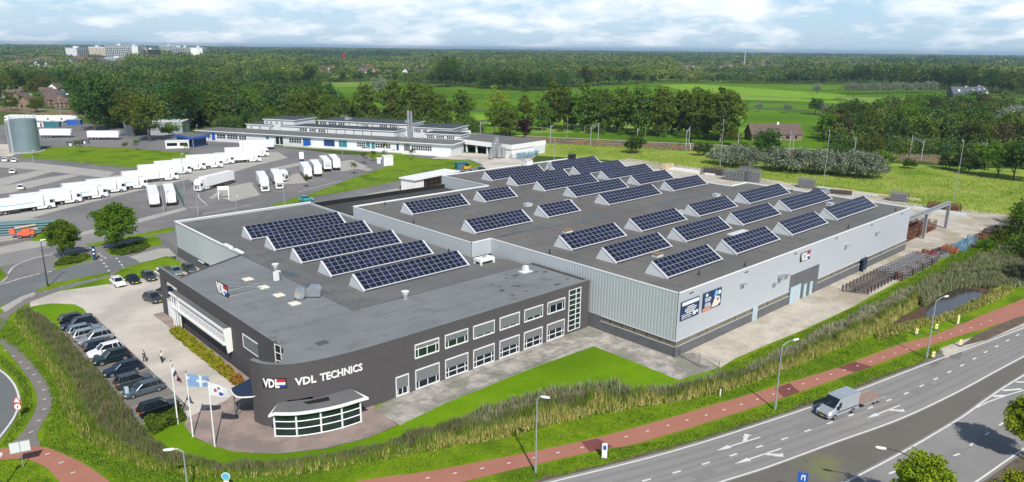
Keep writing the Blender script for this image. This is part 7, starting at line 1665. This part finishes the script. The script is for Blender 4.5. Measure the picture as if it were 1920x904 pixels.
# --- signs
def post_sign(px_, py_, lab, name, plates, h_=2.2, rz=R(-45), pm='galv'):
    p = P(px_, py_); t = thing(name, lab, 'sign', (p.x, p.y, 0), rz)
    MB().tube((0, 0, 0), (0, 0, h_), .045, 6).build('post', [B[pm]], t)
    for nm, fn, mt in plates: b = MB(); fn(b); b.build(nm, [mt], t)
    return t
def disc(z, r_, y=-.06, n_=20, hy=.02): return lambda b: b.tube((0, y, z), (0, y-hy, z), r_, n_)
def tri(z, s, y=-.06): return lambda b: b.add([(-s, y, z-s*.6), (s, y, z-s*.6), (0, y, z+s*1.1), (-s, y+.02, z-s*.6), (s, y+.02, z-s*.6), (0, y+.02, z+s*1.1)], [(0, 1, 2), (5, 4, 3), (0, 3, 4, 1), (1, 4, 5, 2), (2, 5, 3, 0)])
post_sign(38, 785, 'red edged triangle above a round red edged sign by the roundabout road', 'traffic_sign', [('triangle', tri(2.35, .50), B['red']), ('triangle_face', tri(2.33, .34, -.085), B['white']), ('disc', disc(1.55, .48), B['red']), ('disc_face', disc(1.55, .37, -.085), B['white']), ('figure', lambda b: b.box((0, -.12, 1.55), (.1, .02, .32)), B['dblack'])], 2.6, R(-42))
post_sign(44, 876, 'grey back of a square sign tilted over the red path at bottom left', 'traffic_sign', [('board', lambda b: b.box((0, 0, 2.35), (1.75, .05, 1.15)), B['rl']), ('rim', lambda b: b.box((0, -.02, 2.95), (1.82, .07, .07)).box((0, -.02, 1.75), (1.82, .07, .07)), B['galv'])], 2.9, R(-15))
post_sign(427, 925, 'round light blue sign on a short post at the lower edge', 'traffic_sign', [('disc', disc(1.9, .42), B['white']), ('disc_face', disc(1.9, .36, -.085), mat('sign_pale_blue', (.10, .42, .60), .5)), ('under_plate', lambda b: b.box((0, -.07, 1.3), (.5, .02, .28)), B['white'])], 2.3, R(-42))
post_sign(1500, 935, 'blue square lane sign with white bent arrow at the lower edge', 'traffic_sign', [('board', lambda b: b.box((0, -.05, 2.35), (.95, .05, 1.05)), B['bluep']), ('arrow', lambda b: b.box((.18, -.09, 2.35), (.09, .02, .6)).box((-.12, -.09, 2.3), (.09, .02, .35)).box((0, -.09, 2.5), (.3, .02, .08)).box((.05, -.09, 2.62), (.36, .02, .07)), B['white'])], 2.9, R(-55))
post_sign(1133, 860, 'white and blue marker post on the verge between bike path and road', 'marker_post', [('board', lambda b: b.box((0, 0, .95), (.55, .16, 1.7)), B['white']), ('panel', lambda b: b.box((0, -.1, 1.35), (.3, .03, .5)), B['blue'])], 1.2, R(-50))
post_sign(240, 748, 'small pale green upright sign at the hedge end of the bays', 'marker_post', [('board', lambda b: b.box((0, 0, 1.0), (.5, .08, 1.3)), B['doorlb'])], 1.7, R(-50))
post_sign(178, 488, 'tall blue and white information pillar beside the left street', 'information_pillar', [('pillar', lambda b: b.box((0, 0, 1.5), (.55, .25, 3.0)), B['navy']), ('panel', lambda b: b.box((0, -.14, 2.2), (.36, .03, .4)).box((0, -.14, 1.4), (.36, .03, .25)), B['white'])], 3.6, R(-30))
post_sign(420, 373, 'white sign frame on two legs on the lorry yard island', 'sign_frame', [('board', lambda b: b.box((0, 0, 3.1), (3.0, .3, 1.1)), B['white']), ('leg', lambda b: b.box((-1.35, 0, 1.3), (.25, .3, 2.6)).box((1.35, 0, 1.3), (.25, .3, 2.6)), B['white'])], .3, R(-25))
post_sign(566, 304, 'white and blue pillar behind the four parked trailers', 'information_pillar', [('pillar', lambda b: b.box((0, 0, 1.9), (1.6, .5, 3.8)), B['white']), ('panel', lambda b: b.box((0, -.27, .6), (1.6, .05, 1.2)), B['navy'])], 3.0, R(-25))
for k, (a, b_) in enumerate(((1718, 629), (1755, 620), (1749, 673), (1800, 650))):
    post_sign(a, b_, f'pale yellow slatted roadworks marker, {["leftmost behind the bike path", "right one behind the bike path", "on the grass beside the lamp post", "on the bare patch by the road"][k]}', 'works_marker', [('board', lambda b: b.box((0, 0, .95), (.42, .08, .34)).box((0, 0, .5), (.42, .08, .34)), F['yel']), ('foot', lambda b: b.box((0, 0, .06), (.6, .5, .12)), B['plinth'])], 1.2, R(-50))
post_sign(1795, 608, 'plain yellow post on a dark foot beside the bike path', 'works_marker', [('board', lambda b: b.box((0, 0, .8), (.3, .3, 1.5)), F['yel']), ('foot', lambda b: b.box((0, 0, .06), (1.1, .6, .12)), B['plinth'])], 1.0)
post_sign(1350, 743, 'short white marker stake at the foot of the reeds', 'marker_post', [('board', lambda b: b.box((0, 0, .5), (.12, .12, 1.0)), B['white'])], .6)
# --- crane gantries beside the hall
def gantry(lab, x0, x1, y, zt, xs):
    t = thing('crane_gantry', lab, 'gantry', (x1, y, 0), world=True)
    MB().bx(x0, y-.35, zt-.1, x1+.4, y+.35, zt).bx(x0, y-.06, zt-.75, x1+.4, y+.06, zt-.1).bx(x0, y-.3, zt-.85, x1+.4, y+.3, zt-.75).build('beam', [B['galv']], t)
    for x in xs: MB().bx(x-.35, y-.3, 0, x+.35, y-.22, zt-.85).bx(x-.35, y+.22, 0, x+.35, y+.3, zt-.85).bx(x-.05, y-.22, 0, x+.05, y+.22, zt-.85).build('column', [B['galv']], t)
gantry('long steel crane runway beam on two columns right of the tall hall', 169.1, 198.5, 54.6, 6.9, (183, 198.4))
gantry('rear steel crane runway beam seen above the far roof edge', 169.2, 189, 80.5, 7.3, (189,))
# --- steel goods on the yard
def rack(name, lab, x, y, rz, size, mt, group, nx=2, nz=2, cross=False, cat='steel rack'):
    t = thing(name, lab, cat, (x, y, .05), rz, group); sx, sy, sz = size; b = MB(); c = MB()
    for i in range(nx+1):
        for yy in (-sy/2, sy/2): b.tube((-sx/2+sx*i/nx, yy, 0), (-sx/2+sx*i/nx, yy, sz), .085, 4)
    b.tube((-sx/2, -sy/2, .04), (sx/2, sy/2, .04), .05, 4).tube((-sx/2, sy/2, .05), (sx/2, -sy/2, .05), .05, 4)
    for k in range(nz+1):
        z = sz*k/nz+.05
        for yy in (-sy/2, sy/2): c.tube((-sx/2, yy, z), (sx/2, yy, z), .075, 4)
        for xx in (-sx/2, sx/2): c.tube((xx, -sy/2, z), (xx, sy/2, z), .05, 4)
        if cross: c.tube((-sx/2, -sy/2, z), (sx/2, sy/2, z), .04, 4)
    b.build('upright', [mt], t); c.build('rail_frame', [mt], t); return t
gp = 'dark steel trestles on the yard'
proto = rack('steel_trestle', 'dark steel trestle in the tight row on the yard edge', 0, 0, R(-62), (4.2, .8, 1.0), F['dsteel'], gp, 2, 1); freeze(proto)
a0, a1 = Vector(XY(1604, 549)), Vector(XY(1672, 513))
for k in range(12):
    p = a0+(a1-a0)*k/11; o = proto if k == 0 else dup(proto); o.location = (p.x, p.y+.1, .05)
    o['label'] = 'dark steel trestle at the near end of the tight row on the yard edge' if k == 0 else ('dark steel trestle at the far end of the tight row' if k == 11 else 'dark steel trestle in the tight row on the yard edge')
gp = 'wire crates on the yard edge'
pr2 = rack('wire_crate', 'x', 0, 0, R(24), (1.5, 1.2, 1.2), F['lsteel'], gp, 2, 2, True); freeze(pr2)
pr3 = rack('wire_crate', 'x', 0, 0, R(24), (1.5, 1.2, 1.2), F['rust'], gp, 2, 2, True); freeze(pr3)
first_ = {id(pr2): True, id(pr3): True}
b0, b1 = Vector(XY(1662, 520)), Vector(XY(1728, 487))
for k in range(15):
    for j in range(3):
        p = b0+(b1-b0)*k/14; src = pr2 if (j > 0 or k % 4) else pr3
        o = src if first_[id(src)] else dup(src); first_[id(src)] = False
        o.location = (p.x, p.y-2.2+j*1.7, .05); o['label'] = f'{"rusty" if src is pr3 else "light grey"} wire crate in the {["front", "middle", "back"][j]} file between trestles and red bins'
goods = [((1722, 484), 'rd', (1.9, 1.6, 1.9), 'crimson steel bin, left of the two by the wire crates'), ((1733, 481), 'rust', (1.2, 1.2, 2.2), 'narrow rusty frame between the crimson bins'), ((1746, 483), 'rd', (1.8, 1.6, 1.8), 'crimson steel bin, right of the two by the wire crates'),
 ((1762, 482), 'lsteel', (4.5, 2.2, 1.0), 'pale flat steel pallet in front of the black frames'), ((1762, 474), 'dsteel', (5, 2.4, 1.1), 'black flat frame stack behind the pale pallet'), ((1778, 470), 'or', (4, 2.2, 1.7), 'orange frame stack beside the black frames'), ((1786, 474), 'or', (2.4, 2, 1.2), 'low orange frame stack nearest the reeds'),
 ((1797, 465), 'bl', (4, 2.2, 1.5), 'blue frame stack, leftmost of the blue ones'), ((1810, 460), 'bl', (4, 2.2, 1.7), 'blue frame stack, second of the blue ones'), ((1822, 453), 'bl', (4, 2.4, 1.8), 'blue frame stack, tallest of the blue ones'), ((1803, 470), 'bl', (3, 2, 1.0), 'low blue frame stack nearest the reeds'), ((1818, 462), 'lsteel', (3, 2, 1.1), 'pale frame stack between the blue ones'),
 ((1838, 448), 'rust', (4, 2.2, 1.5), 'rusty frame stack right of the blue ones'), ((1850, 443), 'rust', (4, 2.2, 1.3), 'rusty frame stack, second right of the blue ones'), ((1858, 436), 'dsteel', (5, 2.4, 1.6), 'dark frame stack near the far end of the row'), ((1872, 431), 'dsteel', (5, 2.4, 1.2), 'dark frame stack at the far end of the row'), ((1866, 440), 'rust', (4, 2.0, .9), 'low rusty frame at the far end of the row')]
for (a, b_), mt, sz, lb in goods:
    x, y = XY(a, b_); sz = (sz[0]*.8, sz[1]*.8, sz[2]*.62); t = rack('steel_stack', lb, x, y, R(random.uniform(-12, 20)), sz, F[mt], None, 5, 4, True, 'steel goods')
    if mt in ('rd', 'bl', 'or'): MB().bx(-sz[0]/2+.1, -sz[1]/2+.1, .1, sz[0]/2-.1, sz[1]/2-.1, sz[2]*(.8 if mt == 'rd' else .35)).build('filling', [F[mt]], t)
gp = 'rusty brown racks behind the crane columns'
pr4 = rack('rusty_rack', 'x', 0, 0, 0, (3.4, 1.5, 2.3), F['rust'], gp, 4, 2); 
fil = MB()
fil.bx(-1.6, -.7, .5, 1.2, .5, .62)
fil.build('shelf', [F['rust']], pr4); freeze(pr4); fst = True
for i in range(6):
    for j in range(4):
        if i > 5 and j == 0: continue
        o = pr4 if fst else dup(pr4); fst = False
        o.location = (172.2+i*4.3, 56.6+j*2.8, .05); o['label'] = f'rusty brown rack, {["front", "second", "third", "rear"][j]} row, {["first", "second", "third", "fourth", "fifth", "sixth"][i]} from the hall wall'
for k, (a, b_, mt, sz, lb) in enumerate(((1376, 338, 'lsteel', (7, 3, 3.4), 'pale grey ladder shaped racks standing left of the tall stack'), (1396, 339, 'lsteel', (4, 3, 4.6), 'tallest stack of pale grey crates behind the roof notch'), (1413, 341, 'lsteel', (4, 3, 4.0), 'stack of pale crates right of the tallest one'), (1338, 327, 'dsteel', (8, 4, 2.2), 'dark blue grey scrap heap frame behind the roof edge'), (1512, 352, 'lsteel', (5, 3, 3.0), 'pale crate stack near the light mast at the far roof edge'), (1684, 377, 'lsteel', (5, 3, 2.6), 'grey crate with timber on the meadow edge'), (1560, 362, 'dsteel', (11, 3, .8), 'low dark steel bundle along the meadow edge'), (1770, 392, 'rust', (8, 3, 1.4), 'rusty steel heap right of the rear gantry post'))):
    x, y = XY(a, b_); t = rack('crate_stack', lb, x, y, R(-70 if k else -80), sz, F[mt], None, 6, 5, True, 'crate stack'); MB().bx(-sz[0]*.42, -sz[1]*.3, .1, sz[0]*.42, sz[1]*.3, sz[2]*.8).build('contents', [F[mt]], t)
for k, (a, b_, sz, mt, lb) in enumerate(((1253, 318, (5, 3.5, 2.2), 'wood', 'pale timber crate at the left end of the white profiles'), (1290, 322, (2.5, 22, .7), 'white', 'long white profiles lying along the meadow edge'), (1640, 366, (2.5, 26, .6), 'wood', 'long pale timber beams lying behind the rear gantry'), (1590, 360, (2.5, 20, .5), 'rl', 'pale grey planks lying along the meadow edge'), (1760, 397, (2, 14, .5), 'rl', 'pale planks on the concrete right of the crane columns'))):
    x, y = XY(a, b_); t = thing('plank_stack', lb, 'plank stack', (x, y, .05), R(4)); m_ = F.get(mt) or B[mt]
    for j in range(4): MB().bx(-sz[0]/2+j*sz[0]/4+.05, -sz[1]/2+random.uniform(0, 1.5), 0, -sz[0]/2+(j+1)*sz[0]/4-.05, sz[1]/2-random.uniform(0, 1.5), sz[2]*random.uniform(.6, 1)).build('plank', [m_], t)
# --- pipes and boom lift in the left yard
t = thing('pipe_stack', 'big stack of blue grey pipes in the yard at the left picture edge', 'pipe stack', (*XY(40, 436), 0), R(-22))
for j in range(5):
    for i in range(9-j): b = MB(); b.tube((-11+random.uniform(-1, 1), -2.4+i*.62+j*.31, .3+j*.5), (8+random.uniform(-1.5, 1), -2.4+i*.62+j*.31, .3+j*.5), .24, 7); b.build('pipe', [F['pipe']], t)
for i in range(4): MB().bx(-9+i*5, -3, 0, -8.8+i*5, 3.4, .3).build('bearer', [F['pipe']], t)
t = thing('boom_lift', 'folded orange red boom lift parked before the pipe stack', 'boom lift', (*XY(50, 445), 0), R(-15))
MB().bx(-1.6, -.9, .5, 1.6, .9, 1.3).build('chassis', [F['lift']], t); MB().box((.2, .3, 2.1), (4.2, .35, .35), ry=R(8)).box((.1, -.3, 2.6), (4.0, .3, .3), ry=R(-6)).build('boom', [F['wood']], t); MB().bx(-3.0, -.7, 1.1, -2.0, .7, 2.1).build('basket', [F['lift']], t); MB().bx(-.7, -.6, 1.3, .8, .6, 2.0).build('turret', [F['lift']], t)
for s in (-1, 1):
    for x in (-1.1, 1.1): wheel(t, x, s*1.0, .42, .3)
t = thing('forklift', 'yellow machine parked beside the green container on the slope', 'machine', (*XY(877, 318), 0), R(20)); MB().bx(-1.2, -.7, .3, 1.2, .7, 1.3).build('body', [mat('machine_yellow', (.70, .45, .03), .5)], t); MB().bx(-.7, -.6, 1.3, .5, .6, 2.3).build('cab', [V['glass']], t); 
for s in (-1, 1):
    for x in (-.8, .8): wheel(t, x, s*.75, .35, .25)
# --- blue scrap heap at the factory apron
for k, (a, b_) in enumerate(((978, 296), (990, 292), (1000, 289))):
    x, y = XY(a, b_); rack('pallet_heap', f'pile of pale blue pallets behind the hall roof, {["left", "middle", "right"][k]}', x, y, R(20*k), (9, 4, 1.6), F['bl'], 'blue pallets behind the roof', 7, 4, True, 'pallets')
# --- railway masts
G['mast'] = mat('catenary_mast_grey', (.42, .44, .44), .6, .3)
def portal(lab, i, h_=8.5, full=True):
    a = Vector(offset_line(railc, 8.5)[i]); b_ = Vector(offset_line(railc, -10.5)[i]); t = thing('catenary_mast', lab, 'railway mast', (a.x, a.y, 0), world=True, group='steel masts along the railway')
    for p in ((a, b_) if full else (b_,)): MB().tube((p.x, p.y, 0), (p.x, p.y, h_), .16, 6).build('mast', [G['mast']], t)
    bb = MB(); q = a if full else b_+(a-b_)*.3
    for z in (h_-1.2, h_-.4): bb.tube((q.x, q.y, z), (b_.x, b_.y, z), .08, 4)
    for k in range(9):
        f0, f1 = k/9, (k+1)/9; u = q+(b_-q)*f0; v = q+(b_-q)*f1; bb.tube((u.x, u.y, h_-1.2 if k % 2 else h_-.4), (v.x, v.y, h_-.4 if k % 2 else h_-1.2), .05, 3)
    bb.build('cross_beam', [G['mast']], t)
tot = len(railc)
for k, i in enumerate((4, 9, 14, 19, 23, 26, 29, 32, 35, 38, 41, 44, 47, 50, 53)):
    if i < tot-1: portal(f'grey lattice catenary portal over the tracks, number {k+1} counted from the left' if False else f'grey lattice catenary portal over the tracks, {["leftmost and most distant", "second", "third", "fourth", "fifth", "sixth", "seventh", "eighth", "ninth", "tenth", "eleventh", "twelfth", "thirteenth", "fourteenth", "rightmost"][k]}'+('' if k in (0, 14) else ' from the left'), i, 8.6, k % 2 == 0)
t = thing('signal_box', 'white and red signal post beside the tracks', 'signal', (*XY(1294, 281), 0)); MB().tube((0, 0, 0), (0, 0, 5), .12, 6).build('post', [B['white']], t); MB().bx(-.4, -.2, 3.2, .4, .2, 5.2).build('signal_head', [B['dblack']], t)
# ------------------------------------------------------------------ haze
hb = MB(); hb.bx(-9500, -3500, -1.2, 16500, 16500, 66); hz_o = hb.build('haze', [])
hm = bpy.data.materials.new('haze_air'); hm.use_nodes = True; ht_ = hm.node_tree; ht_.nodes.remove(ht_.nodes['Principled BSDF'])
pvn = ht_.nodes.new('ShaderNodeVolumePrincipled'); pvn.inputs['Color'].default_value = (.55, .78, 1, 1); pvn.inputs['Density'].default_value = 0.00009; pvn.inputs['Anisotropy'].default_value = .2
ht_.links.new(pvn.outputs[0], ht_.nodes['Material Output'].inputs['Volume']); hz_o.data.materials.append(hm); hz_o['kind'] = 'stuff'; hz_o['label'] = 'thin bluish air haze over the whole landscape'

# ------------------------------------------------------------------ tidy up: unused prototypes go, look-alikes get their place in the row
for o in [o for o in bpy.data.objects if o.get('label') == 'x']:
    if 1:
        for c in list(o.children_recursive): bpy.data.objects.remove(c)
        bpy.data.objects.remove(o)
ORD = ['first', 'second', 'third', 'fourth', 'fifth', 'sixth', 'seventh', 'eighth', 'ninth', 'tenth', 'eleventh', 'twelfth', 'thirteenth', 'fourteenth', 'fifteenth', 'sixteenth', 'seventeenth', 'eighteenth', 'nineteenth', 'twentieth', 'twenty-first', 'twenty-second', 'twenty-third', 'twenty-fourth']
def relabel(objs):
    if len(objs) < 2 or len(objs) > 24: return
    objs = sorted(objs, key=lambda o: proj(o.location)[0])
    for k, o in enumerate(objs):
        if len(o['label'].split()) <= 12: o['label'] = o['label']+', '+('leftmost' if k == 0 else 'rightmost' if k == len(objs)-1 else ORD[k]+' from left')
by = {}
for o in bpy.data.objects:
    if o.parent is None and o.get('label'): by.setdefault(o['label'], []).append(o)
for lab, L in by.items():
    if len(L) < 2: continue
    if len(L) <= 24: relabel(L); continue
    sub = {}
    for o in L:
        a = o.get('_sub') or ''
        if a and a.split()[0] not in lab.split(): o['label'] = a+' '+lab
        sub.setdefault(a, []).append(o)
    for a, S in sub.items(): relabel(S)
for o in bpy.data.objects:
    for k in ('_sub', '_world'):
        if k in o: del o[k]
